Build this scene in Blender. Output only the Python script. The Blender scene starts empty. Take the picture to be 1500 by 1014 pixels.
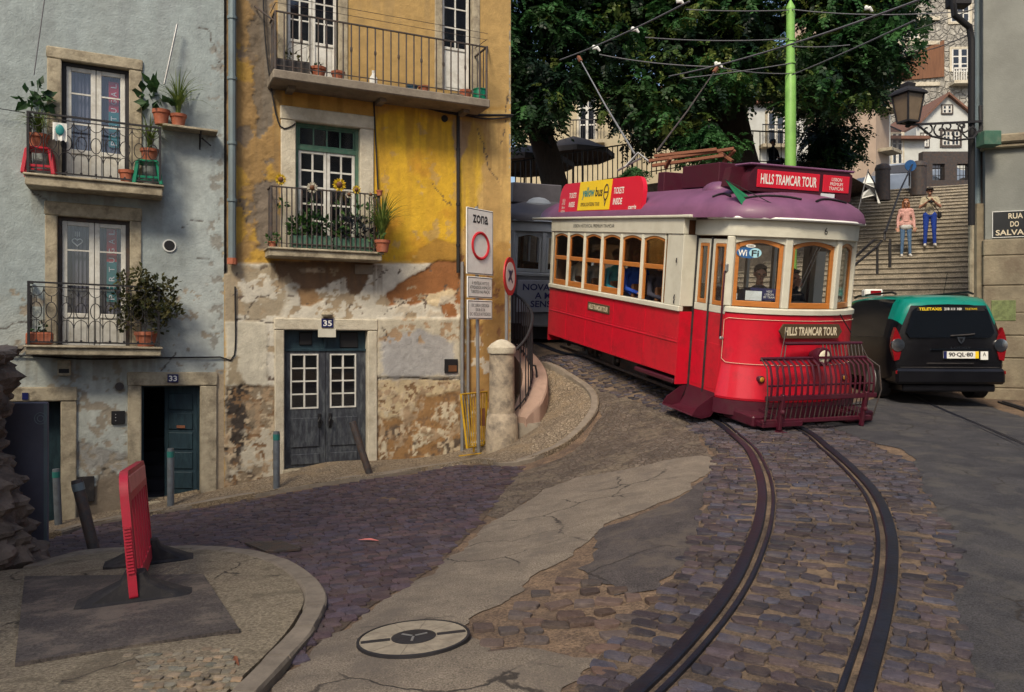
import bpy, bmesh, math, random
import numpy as np
from mathutils import Vector, Matrix
from mathutils.geometry import delaunay_2d_cdt
random.seed(7); RNG = np.random.default_rng(7)
SC = bpy.context.scene; COL = SC.collection
FPX, CX, HY, EYE = 1166.667, 750.0, 480.0, 1.6
R = math.radians

def at(px, py, Y):
    return Vector(((px-CX)/FPX*Y, Y, EYE+(HY-py)/FPX*Y))
def project(X, Y, Z):
    return CX+FPX*X/Y, HY-FPX*(Z-EYE)/Y

# ------------------------------------------------------------ numpy noise
_T = RNG.random((256, 256))
def vnoise(x, y, seed=0):
    x = np.asarray(x, float)+seed*17.31; y = np.asarray(y, float)+seed*9.77
    xi = np.floor(x).astype(int); yi = np.floor(y).astype(int); fx = x-xi; fy = y-yi
    fx = fx*fx*(3-2*fx); fy = fy*fy*(3-2*fy)
    a = _T[xi & 255, yi & 255]; b = _T[(xi+1) & 255, yi & 255]; c = _T[xi & 255, (yi+1) & 255]; d = _T[(xi+1) & 255, (yi+1) & 255]
    return (a*(1-fx)+b*fx)*(1-fy)+(c*(1-fx)+d*fx)*fy
def fbm(x, y, seed=0, octv=5):
    s = 0; a = .5; t = 0
    for i in range(octv):
        s = s+a*vnoise(x*2**i, y*2**i, seed+i*3); t += a; a *= .55
    return s/t
def sdpoly(P, x, y):
    """signed distance, negative inside"""
    x = np.asarray(x, float); y = np.asarray(y, float)
    d = np.full(x.shape, 1e9); ins = np.zeros(x.shape, bool); n = len(P)
    for i in range(n):
        x0, y0 = P[i]; x1, y1 = P[(i+1) % n]; ex, ey = x1-x0, y1-y0
        t = np.clip(((x-x0)*ex+(y-y0)*ey)/(ex*ex+ey*ey+1e-12), 0, 1)
        d = np.minimum(d, (x-x0-t*ex)**2+(y-y0-t*ey)**2)
        c = ((y0 > y) != (y1 > y)) & (x < (x1-x0)*(y-y0)/(y1-y0+1e-12)+x0)
        ins ^= c
    return np.where(ins, -1, 1)*np.sqrt(d)

# ------------------------------------------------------------ mesh builder
class MB:
    def __init__(s): s.v = []; s.f = []; s.mi = []; s.cur = 0
    def add(s, vs, fs, T=None):
        o = len(s.v)
        s.v += [tuple(T @ Vector(p)) if T is not None else tuple(p) for p in vs]
        s.f += [tuple(i+o for i in f) for f in fs]; s.mi += [s.cur]*len(fs); return s
    def box(s, x0, x1, y0, y1, z0, z1, b=0, T=None):
        if x0 > x1: x0, x1 = x1, x0
        if y0 > y1: y0, y1 = y1, y0
        if z0 > z1: z0, z1 = z1, z0
        if b <= 0:
            vs = [(x, y, z) for x in (x0, x1) for y in (y0, y1) for z in (z0, z1)]
            return s.add(vs, [(0, 1, 3, 2), (4, 6, 7, 5), (0, 4, 5, 1), (2, 3, 7, 6), (0, 2, 6, 4), (1, 5, 7, 3)], T)
        b = min(b, (x1-x0)*.45, (y1-y0)*.45, (z1-z0)*.45); vs = []; ix = {}
        for i, (x, sx) in enumerate(((x0, 1), (x1, -1))):
            for j, (y, sy) in enumerate(((y0, 1), (y1, -1))):
                for k, (z, sz) in enumerate(((z0, 1), (z1, -1))):
                    for a in range(3):
                        ix[(i, j, k, a)] = len(vs)
                        vs.append((x+(0 if a == 0 else sx*b), y+(0 if a == 1 else sy*b), z+(0 if a == 2 else sz*b)))
        fs = []
        for i in (0, 1):
            fs += [tuple(ix[(i, j, k, 0)] for j, k in ((0, 0), (0, 1), (1, 1), (1, 0))), tuple(ix[(j, i, k, 1)] for j, k in ((0, 0), (0, 1), (1, 1), (1, 0))), tuple(ix[(j, k, i, 2)] for j, k in ((0, 0), (0, 1), (1, 1), (1, 0)))]
        for i in (0, 1):
            for j in (0, 1):
                fs += [(ix[(i, j, 0, 0)], ix[(i, j, 1, 0)], ix[(i, j, 1, 1)], ix[(i, j, 0, 1)]), (ix[(i, 0, j, 0)], ix[(i, 1, j, 0)], ix[(i, 1, j, 2)], ix[(i, 0, j, 2)]), (ix[(0, i, j, 1)], ix[(1, i, j, 1)], ix[(1, i, j, 2)], ix[(0, i, j, 2)])]
                for k in (0, 1): fs.append((ix[(i, j, k, 0)], ix[(i, j, k, 1)], ix[(i, j, k, 2)]))
        return s.add(vs, fs, T)
    def bar(s, p, q, w, h=None, up=(0, 0, 1), b=0, T=None):
        p = Vector(p); q = Vector(q); h = h or w; d = q-p; L = d.length
        y = d.normalized(); u = Vector(up)
        if abs(u.dot(y)) > .98: u = Vector((1, 0, 0))
        x = y.cross(u).normalized(); z = x.cross(y)
        M = Matrix(((x.x, y.x, z.x, p.x), (x.y, y.y, z.y, p.y), (x.z, y.z, z.z, p.z), (0, 0, 0, 1)))
        return s.box(-w/2, w/2, 0, L, -h/2, h/2, b, (T @ M) if T is not None else M)
    def tube(s, path, r, n=8, closed=False, T=None):
        P = [Vector(p) for p in path]; m = len(P); rr = r if isinstance(r, (list, tuple)) else [r]*m
        vs = []; fs = []; prev = None
        for i in range(m):
            if closed: t = P[(i+1) % m]-P[i-1]
            else: t = P[min(i+1, m-1)]-P[max(i-1, 0)]
            if t.length < 1e-9: t = Vector((0, 0, 1))
            t.normalize()
            if prev is None:
                a = Vector((0, 0, 1)) if abs(t.z) < .9 else Vector((1, 0, 0)); x = t.cross(a).normalized()
            else:
                x = prev-t*prev.dot(t); x = x.normalized() if x.length > 1e-6 else t.orthogonal().normalized()
            prev = x; y = t.cross(x)
            for k in range(n):
                a = 2*math.pi*k/n; vs.append(P[i]+(x*math.cos(a)+y*math.sin(a))*rr[i])
        for i in range(m if closed else m-1):
            j = (i+1) % m
            for k in range(n): fs.append((i*n+k, i*n+(k+1) % n, j*n+(k+1) % n, j*n+k))
        if not closed: fs += [tuple(range(n)), tuple((m-1)*n+k for k in range(n))]
        return s.add(vs, fs, T)
    def lathe(s, prof, c=(0, 0, 0), n=16, T=None):
        vs = [(c[0]+r*math.cos(2*math.pi*k/n), c[1]+r*math.sin(2*math.pi*k/n), c[2]+z) for r, z in prof for k in range(n)]
        fs = [(i*n+k, i*n+(k+1) % n, (i+1)*n+(k+1) % n, (i+1)*n+k) for i in range(len(prof)-1) for k in range(n)]
        fs += [tuple(range(n)), tuple((len(prof)-1)*n+k for k in range(n))]
        return s.add(vs, fs, T)
    def prism(s, poly, d0, d1, T=None):
        """poly in local xz, depth along y"""
        n = len(poly); vs = [(x, d0, z) for x, z in poly]+[(x, d1, z) for x, z in poly]
        return s.add(vs, [tuple(range(n)), tuple(range(2*n-1, n-1, -1))]+[(i, (i+1) % n, n+(i+1) % n, n+i) for i in range(n)], T)
    def slab(s, poly, z0, z1, T=None):
        n = len(poly); vs = [(x, y, z0) for x, y in poly]+[(x, y, z1) for x, y in poly]
        return s.add(vs, [tuple(range(n)), tuple(range(2*n-1, n-1, -1))]+[(i, (i+1) % n, n+(i+1) % n, n+i) for i in range(n)], T)
    def loft(s, rings, closed=True, caps=True, T=None):
        n = len(rings[0]); vs = [p for r in rings for p in r]; fs = []
        for i in range(len(rings)-1):
            for k in range(n if closed else n-1):
                fs.append((i*n+k, i*n+(k+1) % n, (i+1)*n+(k+1) % n, (i+1)*n+k))
        if caps and closed: fs += [tuple(range(n)), tuple((len(rings)-1)*n+k for k in range(n))]
        return s.add(vs, fs, T)
    def ball(s, c, r, n=10, m=7, T=None):
        if not isinstance(r, (list, tuple)): r = (r, r, r)
        vs = [(c[0], c[1], c[2]-r[2])]
        for i in range(1, m):
            a = math.pi*i/m-math.pi/2
            for k in range(n):
                b = 2*math.pi*k/n; vs.append((c[0]+r[0]*math.cos(a)*math.cos(b), c[1]+r[1]*math.cos(a)*math.sin(b), c[2]+r[2]*math.sin(a)))
        vs.append((c[0], c[1], c[2]+r[2])); fs = [(0, 1+(k+1) % n, 1+k) for k in range(n)]
        for i in range(m-2):
            for k in range(n): fs.append((1+i*n+k, 1+i*n+(k+1) % n, 1+(i+1)*n+(k+1) % n, 1+(i+1)*n+k))
        e = len(vs)-1; b = 1+(m-2)*n; fs += [(b+k, b+(k+1) % n, e) for k in range(n)]
        return s.add(vs, fs, T)
    def cone(s, p, q, r0, r1, n=10, T=None):
        """rounded tapered capsule"""
        p = Vector(p); q = Vector(q); d = (q-p); L = d.length; u = d.normalized() if L > 1e-6 else Vector((0, 0, 1)); pts = []; rr = []
        for a in (-80, -50, -20): pts.append(p+u*r0*math.sin(R(a))); rr.append(r0*math.cos(R(a)))
        for a in (20, 50, 80): pts.append(q+u*r1*math.sin(R(a))); rr.append(r1*math.cos(R(a)))
        return s.tube(pts, rr, n, T=T)
    def build(s, name, mat, parent=None, T=None, smooth=35, recalc=True):
        me = bpy.data.meshes.new(name); V = s.v
        W = None
        if parent is not None: W = WM[parent.name].inverted()
        if T is not None: W = (W @ T) if W is not None else T
        if W is not None: V = [tuple(W @ Vector(p)) for p in V]
        me.from_pydata(V, [], s.f)
        mats = mat if isinstance(mat, (list, tuple)) else [mat]
        for m in mats: me.materials.append(m)
        if len(mats) > 1: me.polygons.foreach_set('material_index', s.mi)
        if recalc:
            bm = bmesh.new(); bm.from_mesh(me); bmesh.ops.recalc_face_normals(bm, faces=bm.faces); bm.to_mesh(me); bm.free()
        return link(name, me, parent, smooth)
WM = {}
def link(name, me, parent=None, smooth=35):
    if smooth:
        me.polygons.foreach_set('use_smooth', [True]*len(me.polygons)); me.set_sharp_from_angle(angle=R(smooth))
    me.update(); o = bpy.data.objects.new(name, me); COL.objects.link(o)
    if parent is not None: o.parent = parent; WM[o.name] = WM[parent.name]
    else: WM[o.name] = Matrix()
    return o
def tag(o, label=None, cat=None, group=None, kind=None):
    if label: o['label'] = label
    if cat: o['category'] = cat
    if group: o['group'] = group
    if kind: o['kind'] = kind
    return o
def thing(name, label, cat, loc=(0, 0, 0), rotz=0, group=None, T=None):
    o = bpy.data.objects.new(name, None); COL.objects.link(o); o.empty_display_size = .2
    Mx = T if T is not None else Matrix.Translation(Vector(loc)) @ Matrix.Rotation(rotz, 4, 'Z')
    o.matrix_world = Mx; WM[o.name] = Mx.copy(); return tag(o, label, cat, group)
def copy_tree(o, parent=None):
    c = o.copy(); COL.objects.link(c)
    if parent is not None: c.parent = parent
    WM[c.name] = WM.get(o.name, Matrix())
    for ch in list(o.children): copy_tree(ch, c)
    return c
def place(o, loc, rotz=0, scale=1):
    o.matrix_world = Matrix.Translation(Vector(loc)) @ Matrix.Rotation(rotz, 4, 'Z') @ Matrix.Scale(scale, 4)
    WM[o.name] = o.matrix_world.copy(); return o
def raw_mesh(name, V, Fc, mat, parent=None, attrs=None, smooth=0, mi=None):
    """numpy verts (n,3), faces (m,3|4)"""
    me = bpy.data.meshes.new(name); V = np.asarray(V, np.float32); Fc = np.asarray(Fc, np.int32); k = Fc.shape[1]
    me.vertices.add(len(V)); me.vertices.foreach_set('co', V.ravel())
    me.loops.add(Fc.size); me.loops.foreach_set('vertex_index', Fc.ravel())
    me.polygons.add(len(Fc)); me.polygons.foreach_set('loop_start', np.arange(0, Fc.size, k, dtype=np.int32))
    for m in (mat if isinstance(mat, (list, tuple)) else [mat]): me.materials.append(m)
    if mi is not None: me.polygons.foreach_set('material_index', np.asarray(mi, np.int32))
    me.update(calc_edges=True); me.validate()
    for nm, arr in (attrs or {}).items():
        arr = np.asarray(arr, np.float32)
        if arr.ndim == 2:
            a = me.attributes.new(nm, 'FLOAT_COLOR', 'POINT'); a.data.foreach_set('color', np.c_[arr, np.ones(len(arr), np.float32)].ravel().astype(np.float32))
        else:
            a = me.attributes.new(nm, 'FLOAT', 'POINT'); a.data.foreach_set('value', arr)
    return link(name, me, parent, smooth)

# ------------------------------------------------------------ materials
def nt(name):
    m = bpy.data.materials.new(name); m.use_nodes = True; t = m.node_tree
    for n in list(t.nodes): t.nodes.remove(n)
    out = t.nodes.new('ShaderNodeOutputMaterial'); return m, t, out
def N(t, typ, **kw):
    n = t.nodes.new(typ)
    for k, v in kw.items():
        if k.startswith('i_'):
            n.inputs[int(k[2:]) if k[2:].isdigit() else k[2:].replace('_', ' ')].default_value = v
        else: setattr(n, k, v)
    return n
def c4(c): return (c[0], c[1], c[2], 1)
def mat(name, col, rough=.75, metal=0, var=.18, vs=5, bump=.25, bs=45, dirt=None, dirt_amt=.5, dirt_scale=3, attr=None, spec=.4, coat=0, stretch=None, bdist=.01):
    m, t, out = nt(name); L = t.links.new
    tc = N(t, 'ShaderNodeTexCoord'); src = tc.outputs['Object']
    if stretch:
        mp = N(t, 'ShaderNodeMapping'); mp.inputs['Scale'].default_value = stretch; L(src, mp.inputs[0]); src = mp.outputs[0]
    n1 = N(t, 'ShaderNodeTexNoise'); n1.inputs['Scale'].default_value = vs; n1.inputs['Detail'].default_value = 7; n1.inputs['Roughness'].default_value = .65; L(src, n1.inputs['Vector'])
    mr = N(t, 'ShaderNodeMapRange'); mr.inputs[1].default_value = .25; mr.inputs[2].default_value = .75; mr.inputs[3].default_value = 1-var; mr.inputs[4].default_value = 1+var; L(n1.outputs[0], mr.inputs[0])
    mx = N(t, 'ShaderNodeMix', data_type='RGBA', blend_type='MULTIPLY'); mx.inputs[0].default_value = 1
    if attr:
        at_ = N(t, 'ShaderNodeAttribute', attribute_name=attr); L(at_.outputs['Color'], mx.inputs[6])
    else: mx.inputs[6].default_value = c4(col)
    L(mr.outputs[0], mx.inputs[7]); colout = mx.outputs[2]
    if dirt:
        n3 = N(t, 'ShaderNodeTexNoise'); n3.inputs['Scale'].default_value = dirt_scale; n3.inputs['Detail'].default_value = 9; n3.inputs['Roughness'].default_value = .7; L(src, n3.inputs['Vector'])
        m3 = N(t, 'ShaderNodeMapRange'); m3.inputs[1].default_value = .46; m3.inputs[2].default_value = .66; m3.inputs[3].default_value = 0; m3.inputs[4].default_value = dirt_amt; L(n3.outputs[0], m3.inputs[0])
        x3 = N(t, 'ShaderNodeMix', data_type='RGBA'); L(m3.outputs[0], x3.inputs[0]); L(colout, x3.inputs[6]); x3.inputs[7].default_value = c4(dirt); colout = x3.outputs[2]
    p = N(t, 'ShaderNodeBsdfPrincipled'); L(colout, p.inputs['Base Color'])
    p.inputs['Metallic'].default_value = metal; p.inputs['Specular IOR Level'].default_value = spec; p.inputs['Coat Weight'].default_value = coat; p.inputs['Coat Roughness'].default_value = .12
    rr = N(t, 'ShaderNodeMapRange'); rr.inputs[3].default_value = max(.03, rough-.1); rr.inputs[4].default_value = min(1, rough+.12); L(n1.outputs[0], rr.inputs[0]); L(rr.outputs[0], p.inputs['Roughness'])
    if bump > 0:
        n2 = N(t, 'ShaderNodeTexNoise'); n2.inputs['Scale'].default_value = bs; n2.inputs['Detail'].default_value = 6; L(src, n2.inputs['Vector'])
        b = N(t, 'ShaderNodeBump'); b.inputs['Strength'].default_value = bump; b.inputs['Distance'].default_value = bdist; L(n2.outputs[0], b.inputs['Height']); L(b.outputs[0], p.inputs['Normal'])
    L(p.outputs[0], out.inputs[0]); return m
def glass(name, tint=(.6, .65, .7), refl=.25, rough=.03):
    m, t, out = nt(name); L = t.links.new
    tr = N(t, 'ShaderNodeBsdfTransparent'); tr.inputs[0].default_value = c4(tint)
    gl = N(t, 'ShaderNodeBsdfGlossy'); gl.inputs[0].default_value = (.9, .93, .95, 1); gl.inputs['Roughness'].default_value = rough
    lw = N(t, 'ShaderNodeLayerWeight'); lw.inputs[0].default_value = refl
    mr = N(t, 'ShaderNodeMapRange'); mr.inputs[3].default_value = .05; mr.inputs[4].default_value = .8; L(lw.outputs['Fresnel'], mr.inputs[0])
    mx = N(t, 'ShaderNodeMixShader'); L(mr.outputs[0], mx.inputs[0]); L(tr.outputs[0], mx.inputs[1]); L(gl.outputs[0], mx.inputs[2]); L(mx.outputs[0], out.inputs[0]); return m
MT = {}
def mk(k, *a, **kw): MT[k] = mat(k, *a, **kw); return MT[k]
mk('stone', (.37, .325, .235), .9, var=.3, vs=7, bump=.7, bs=30, dirt=(.14, .115, .08), dirt_amt=.8, dirt_scale=5)
mk('stone_pale', (.52, .48, .38), .9, var=.2, vs=9, bump=.8, bs=35, dirt=(.26, .21, .14), dirt_amt=.5)
mk('kerbstone', (.20, .17, .135), .85, var=.25, vs=6, bump=.5, bs=30, dirt=(.12, .1, .08), dirt_amt=.6, dirt_scale=8)
mk('white_paint', (.60, .60, .56), .6, var=.15, vs=8, bump=.3, bs=20, dirt=(.30, .27, .22), dirt_amt=.45, dirt_scale=7)
mk('cream_paint', (.58, .57, .48), .45, var=.06, vs=5, bump=.08, bs=20, dirt=(.35, .32, .24), dirt_amt=.25, dirt_scale=4)
mk('tram_red', (.54, .007, .025), .36, var=.16, vs=4, bump=.1, bs=12, dirt=(.17, .012, .016), dirt_amt=.55, dirt_scale=4, coat=.3)
mk('tram_purple', (.17, .068, .14), .5, var=.12, vs=2.5, bump=.04, bs=25, dirt=(.085, .04, .075), dirt_amt=.4, dirt_scale=3, coat=.04)
mk('maroon', (.060, .006, .017), .45, var=.2, vs=6, bump=.15, bs=30, dirt=(.04, .015, .018), dirt_amt=.6, dirt_scale=6)
mk('wood_orange', (.42, .15, .03), .4, var=.2, vs=6, bump=.1, bs=30, coat=.3, stretch=(1, 1, 6))
mk('dark_iron', (.018, .017, .02), .6, var=.3, vs=10, bump=.25, bs=50)
mk('iron_worn', (.045, .04, .04), .6, var=.4, vs=10, bump=.35, bs=50, dirt=(.12, .06, .03), dirt_amt=.5, dirt_scale=12)
mk('black', (.008, .008, .01), .6, var=.2, bump=.05)
mk('rubber', (.02, .019, .022), .75, var=.3, vs=6, bump=.3, bs=40, dirt=(.10, .085, .07), dirt_amt=.45, dirt_scale=6)
mk('steel', (.30, .31, .32), .45, metal=.6, var=.2, vs=8, bump=.15, bs=30, dirt=(.16, .13, .1), dirt_amt=.4, dirt_scale=8)
mk('rail_steel', (.042, .048, .072), .5, metal=.85, var=.3, vs=4, bump=.25, bs=40, dirt=(.055, .038, .032), dirt_amt=.5, dirt_scale=7)
mk('zinc', (.16, .21, .23), .55, metal=.2, var=.2, vs=6, bump=.15, bs=20, dirt=(.09, .09, .09), dirt_amt=.5)
mk('terracotta', (.34, .10, .05), .8, var=.2, vs=8, bump=.25, bs=40, dirt=(.4, .26, .2), dirt_amt=.3, dirt_scale=9)
mk('soil', (.05, .032, .02), .95, var=.4, vs=20, bump=.8, bs=60)
mk('green_plastic', (.0, .16, .085), .4, var=.1, bump=.05)
mk('red_plastic', (.42, .012, .03), .45, var=.12, vs=4, bump=.1, dirt=(.2, .03, .03), dirt_amt=.3)
mk('barrier_red', (.50, .018, .045), .5, var=.15, vs=4, bump=.2, bs=25, dirt=(.28, .05, .05), dirt_amt=.5, dirt_scale=5)
mk('barrier_faded', (.70, .20, .18), .55, var=.15, vs=8, bump=.2, bs=25, dirt=(.35, .12, .1), dirt_amt=.5, dirt_scale=8)
mk('blue_plastic', (.03, .08, .14), .5, var=.1, bump=.05)
mk('yellow_paint', (.55, .33, .01), .5, var=.15, vs=8, bump=.2, dirt=(.22, .11, .02), dirt_amt=.6, dirt_scale=10)
mk('bollard_grey', (.14, .16, .18), .55, metal=.3, var=.2, vs=8, bump=.2, dirt=(.08, .07, .06), dirt_amt=.5, dirt_scale=10)
mk('teal_band', (.02, .15, .13), .5, var=.2, bump=.1)
mk('door_dark', (.030, .034, .045), .6, var=.35, vs=9, bump=.4, bs=30, dirt=(.20, .23, .24), dirt_amt=.35, dirt_scale=6, stretch=(3, 3, .8))
mk('door_blue', (.008, .025, .038), .55, var=.3, vs=7, bump=.3, bs=30, dirt=(.03, .07, .085), dirt_amt=.4, dirt_scale=6, stretch=(3, 3, .8))
mk('green_frame', (.05, .13, .09), .6, var=.25, vs=8, bump=.25, bs=30, dirt=(.2, .2, .15), dirt_amt=.35, dirt_scale=9)
mk('curtain', (.17, .165, .20), .9, var=.25, vs=3, bump=.3, bs=8, stretch=(8, 8, .6))
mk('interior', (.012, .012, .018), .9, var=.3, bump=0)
mk('interior_wood', (.12, .05, .02), .6, var=.3, vs=6, bump=.1)
mk('number_blue', (.012, .016, .09), .35, var=.1, bump=.02)
mk('white_letter', (.78, .78, .74), .6, var=.08, vs=12, bump=0)
mk('cream_letter', (.66, .58, .42), .6, var=.1, vs=12, bump=0)
mk('black_letter', (.015, .015, .02), .6, var=.1, bump=0)
mk('sign_white', (.72, .73, .70), .45, var=.05, bump=.03, dirt=(.45, .44, .4), dirt_amt=.3, dirt_scale=6)
mk('sign_red', (.48, .02, .03), .45, var=.06, bump=.03)
mk('ad_red', (.60, .012, .035), .35, var=.06, bump=.03)
mk('ad_yellow', (.80, .56, .02), .4, var=.05, bump=.02)
mk('ad_teal', (.03, .22, .22), .4, var=.05, bump=0)
mk('plate_brown', (.075, .05, .028), .45, var=.15, bump=.1)
mk('blue_sticker', (.02, .10, .28), .4, var=.05, bump=0)
mk('cyan_sticker', (.35, .62, .72), .4, var=.05, bump=0)
mk('flag_green', (.01, .16, .07), .8, var=.1, bump=.1)
mk('flag_red', (.40, .02, .03), .8, var=.1, bump=.1)
mk('paper', (.62, .68, .72), .7, var=.05, bump=.05)
mk('concrete', (.22, .19, .15), .9, var=.25, vs=4, bump=.5, bs=30, dirt=(.10, .08, .065), dirt_amt=.65, dirt_scale=3)
mk('pole_green', (.20, .42, .09), .5, var=.12, vs=5, bump=.1, dirt=(.1, .2, .05), dirt_amt=.4)
mk('rust', (.20, .075, .038), .75, var=.3, vs=8, bump=.3, bs=40, dirt=(.12, .05, .03), dirt_amt=.5, dirt_scale=8)
mk('bark', (.035, .026, .02), .95, var=.4, vs=7, bump=1, bs=20, stretch=(3, 3, .6), bdist=.03)
mk('cable', (.012, .012, .014), .7, var=.2, bump=0)
mk('wire_pale', (.12, .12, .13), .6, var=.1, bump=0)
mk('brass', (.55, .40, .12), .35, metal=.6, var=.1, bump=.1)
mk('lamp_lens', (.62, .58, .45), .15, var=.1, bump=0)
mk('amber', (.50, .24, .03), .3, var=.1, bump=0)
mk('taxi_black', (.004, .004, .006), .32, var=.2, vs=3, bump=0, coat=.25)
mk('taxi_green', (.0, .19, .145), .3, var=.12, vs=3, bump=0, coat=.5)
mk('car_glass', (.006, .008, .012), .06, var=.1, bump=0, spec=.8)
mk('chrome', (.6, .6, .62), .2, metal=1, var=.05, bump=0)
mk('tail_red', (.20, .004, .008), .25, var=.1, bump=0, coat=.5)
mk('car_silver', (.20, .24, .30), .3, metal=.3, var=.1, bump=0, coat=.4)
mk('canvas', (.08, .07, .065), .9, var=.2, vs=4, bump=.3, bs=20)
mk('tile_roof', (.17, .085, .06), .9, var=.35, vs=9, bump=.8, bs=25, dirt=(.1, .07, .05), dirt_amt=.5)
GL_HOUSE = glass('house_glass', (.84, .86, .90), .09, .05)
GL_TRAM = glass('tram_glass', (.94, .95, .95), .07, .04)
GL_DARK = glass('tram_tinted_glass', (.70, .56, .42), .14, .05)
GL_LAMP = glass('lantern_glass', (.7, .68, .6), .3, .1)

# ------------------------------------------------------------ lettering
def text(body, w, h, T, m, parent, name='lettering', bold=0, ext=.0015, label=None):
    """mesh text fitted into w x h, centred, lying in local xz plane of T facing -y"""
    cu = bpy.data.curves.new(name, 'FONT'); cu.body = body; cu.size = 1; cu.align_x = 'CENTER'; cu.resolution_u = 3; cu.offset = bold; cu.space_line = .95
    tmp = bpy.data.objects.new('tmp_text', cu); COL.objects.link(tmp)
    dg = bpy.context.evaluated_depsgraph_get(); dg.update(); me = bpy.data.meshes.new_from_object(tmp.evaluated_get(dg))
    bpy.data.objects.remove(tmp); bpy.data.curves.remove(cu)
    n = len(me.vertices); co = np.empty(n*3); me.vertices.foreach_get('co', co); co = co.reshape(-1, 3)
    lo = co.min(0); hi = co.max(0)
    fc = [tuple(p.vertices) for p in me.polygons]; bpy.data.meshes.remove(me)
    V = [((a-(lo[0]+hi[0])/2)/(hi[0]-lo[0])*w, -ext, (b-(lo[1]+hi[1])/2)/(hi[1]-lo[1])*h) for a, b, _ in co]
    mb = MB(); mb.add(V, fc); o = mb.build(name, m, parent, T, smooth=0, recalc=False)
    if label: o['label'] = label
    return o
def frame(o, x, z):
    """matrix with origin o, local x axis x, local z axis z, y = z cross x"""
    x = Vector(x).normalized(); z = Vector(z); z = (z-x*z.dot(x)).normalized(); y = z.cross(x)
    return Matrix(((x.x, y.x, z.x, o[0]), (x.y, y.y, z.y, o[1]), (x.z, y.z, z.z, o[2]), (0, 0, 0, 1)))
# ============================================================ TERRAIN
_cp = [(0,1014,3.55),(400,1014,3.5),(750,1014,3.43),(1100,1014,3.42),(1500,1014,3.4),(605,935,4.2),(190,892,5.2),(140,815,8.0),(80,775,10.3),(250,748,10.7),(405,722,11.0),
 (543,700,11.3),(476,685,12.0),(690,678,11.7),(690,660,13.0),(735,665,12.1),(790,640,11.4),(830,655,10.9),(875,595,11.9),(800,532,14.2),(950,650,9.6),(900,700,8.6),(750,800,6.3),(600,740,8.6),
 (1050,622,10.2),(1165,625,10.2),(1118,700,7.2),(1258,700,7.2),(1100,800,5.25),(1303,800,5.25),(1050,900,4.25),(1295,900,4.25),(1500,640,9.5),(1500,800,5.4),(1390,597,12.6),(350,815,6.9),(445,880,5.1),(100,950,4.3),(22,996,3.85),(30,830,7.2)]
CP = [((px-CX)/FPX*Y, Y, EYE+(HY-py)/FPX*Y) for px, py, Y in _cp]
CP += [(x, y, z+EYE) for x, y, z in [(0,0,-1.57),(-4,0,-1.6),(5,0,-1.5),(7,13,-1.23),(9.5,14,-1.15),(10,9,-1.3),(6,17,-.9),(12,18,-.6),(2,15,-.72),(3,15.3,-.72),(.3,18,-.3),(1.6,18.5,-.3),(-.8,22,.1),(3,22,.1),(-8,8,-2.7),(-8,12,-2.9),(0,14,-1.35)]]
_P = np.array(CP)
def _U(r2): return np.where(r2 > 1e-12, r2*np.log(np.maximum(r2, 1e-12)), 0)
_n = len(_P); _K = _U(((_P[:, None, :2]-_P[None, :, :2])**2).sum(2))+np.eye(_n)*.15
_A = np.zeros((_n+3, _n+3)); _A[:_n, :_n] = _K; _A[:_n, _n] = 1; _A[:_n, _n+1:] = _P[:, :2]; _A[_n, :_n] = 1; _A[_n+1:, :_n] = _P[:, :2].T
_w = np.linalg.solve(_A, np.r_[_P[:, 2], 0, 0, 0])
def gz(x, y):
    x = np.clip(np.asarray(x, float), -9, 12); y = np.clip(np.asarray(y, float), -2, 24); sh = x.shape; x = x.ravel(); y = y.ravel(); o = np.empty(len(x))
    for i in range(0, len(x), 20000):
        a = x[i:i+20000]; b = y[i:i+20000]
        o[i:i+20000] = _U((a[:, None]-_P[None, :, 0])**2+(b[:, None]-_P[None, :, 1])**2) @ _w[:_n]+_w[_n]+_w[_n+1]*a+_w[_n+2]*b
    return o.reshape(sh)
def gz1(x, y): return float(gz(np.array([x]), np.array([y]))[0])
_YS = np.exp(np.linspace(math.log(2.2), math.log(40), 900))
def gp(px, py, up=0):
    """the point of the ground seen at a pixel"""
    X = (px-CX)/FPX*_YS; Zr = EYE+(HY-py)/FPX*_YS; d = Zr-gz(X, _YS)-up; k = np.where((d[:-1] > 0) & (d[1:] <= 0))[0]
    i = k[0] if len(k) else int(np.argmin(np.abs(d))); a = _YS[i]; b = _YS[min(i+1, len(_YS)-1)]
    t = 0 if not len(k) else d[i]/(d[i]-d[i+1]); Y = a+(b-a)*t; X = (px-CX)/FPX*Y
    return Vector((X, Y, gz1(X, Y)+up))
def smooth_path(P, step):
    """Catmull-Rom resample of 2d/3d points"""
    P = [np.array(p, float) for p in P]; P = [2*P[0]-P[1]]+P+[2*P[-1]-P[-2]]; out = []
    for i in range(1, len(P)-2):
        n = max(2, int(np.linalg.norm(P[i+1]-P[i])/step))
        for k in range(n):
            t = k/n; a, b, c, d = P[i-1:i+3]
            out.append(.5*((2*b)+(-a+c)*t+(2*a-5*b+4*c-d)*t*t+(-a+3*b-3*c+d)*t**3))
    out.append(P[-2]); return out

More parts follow.
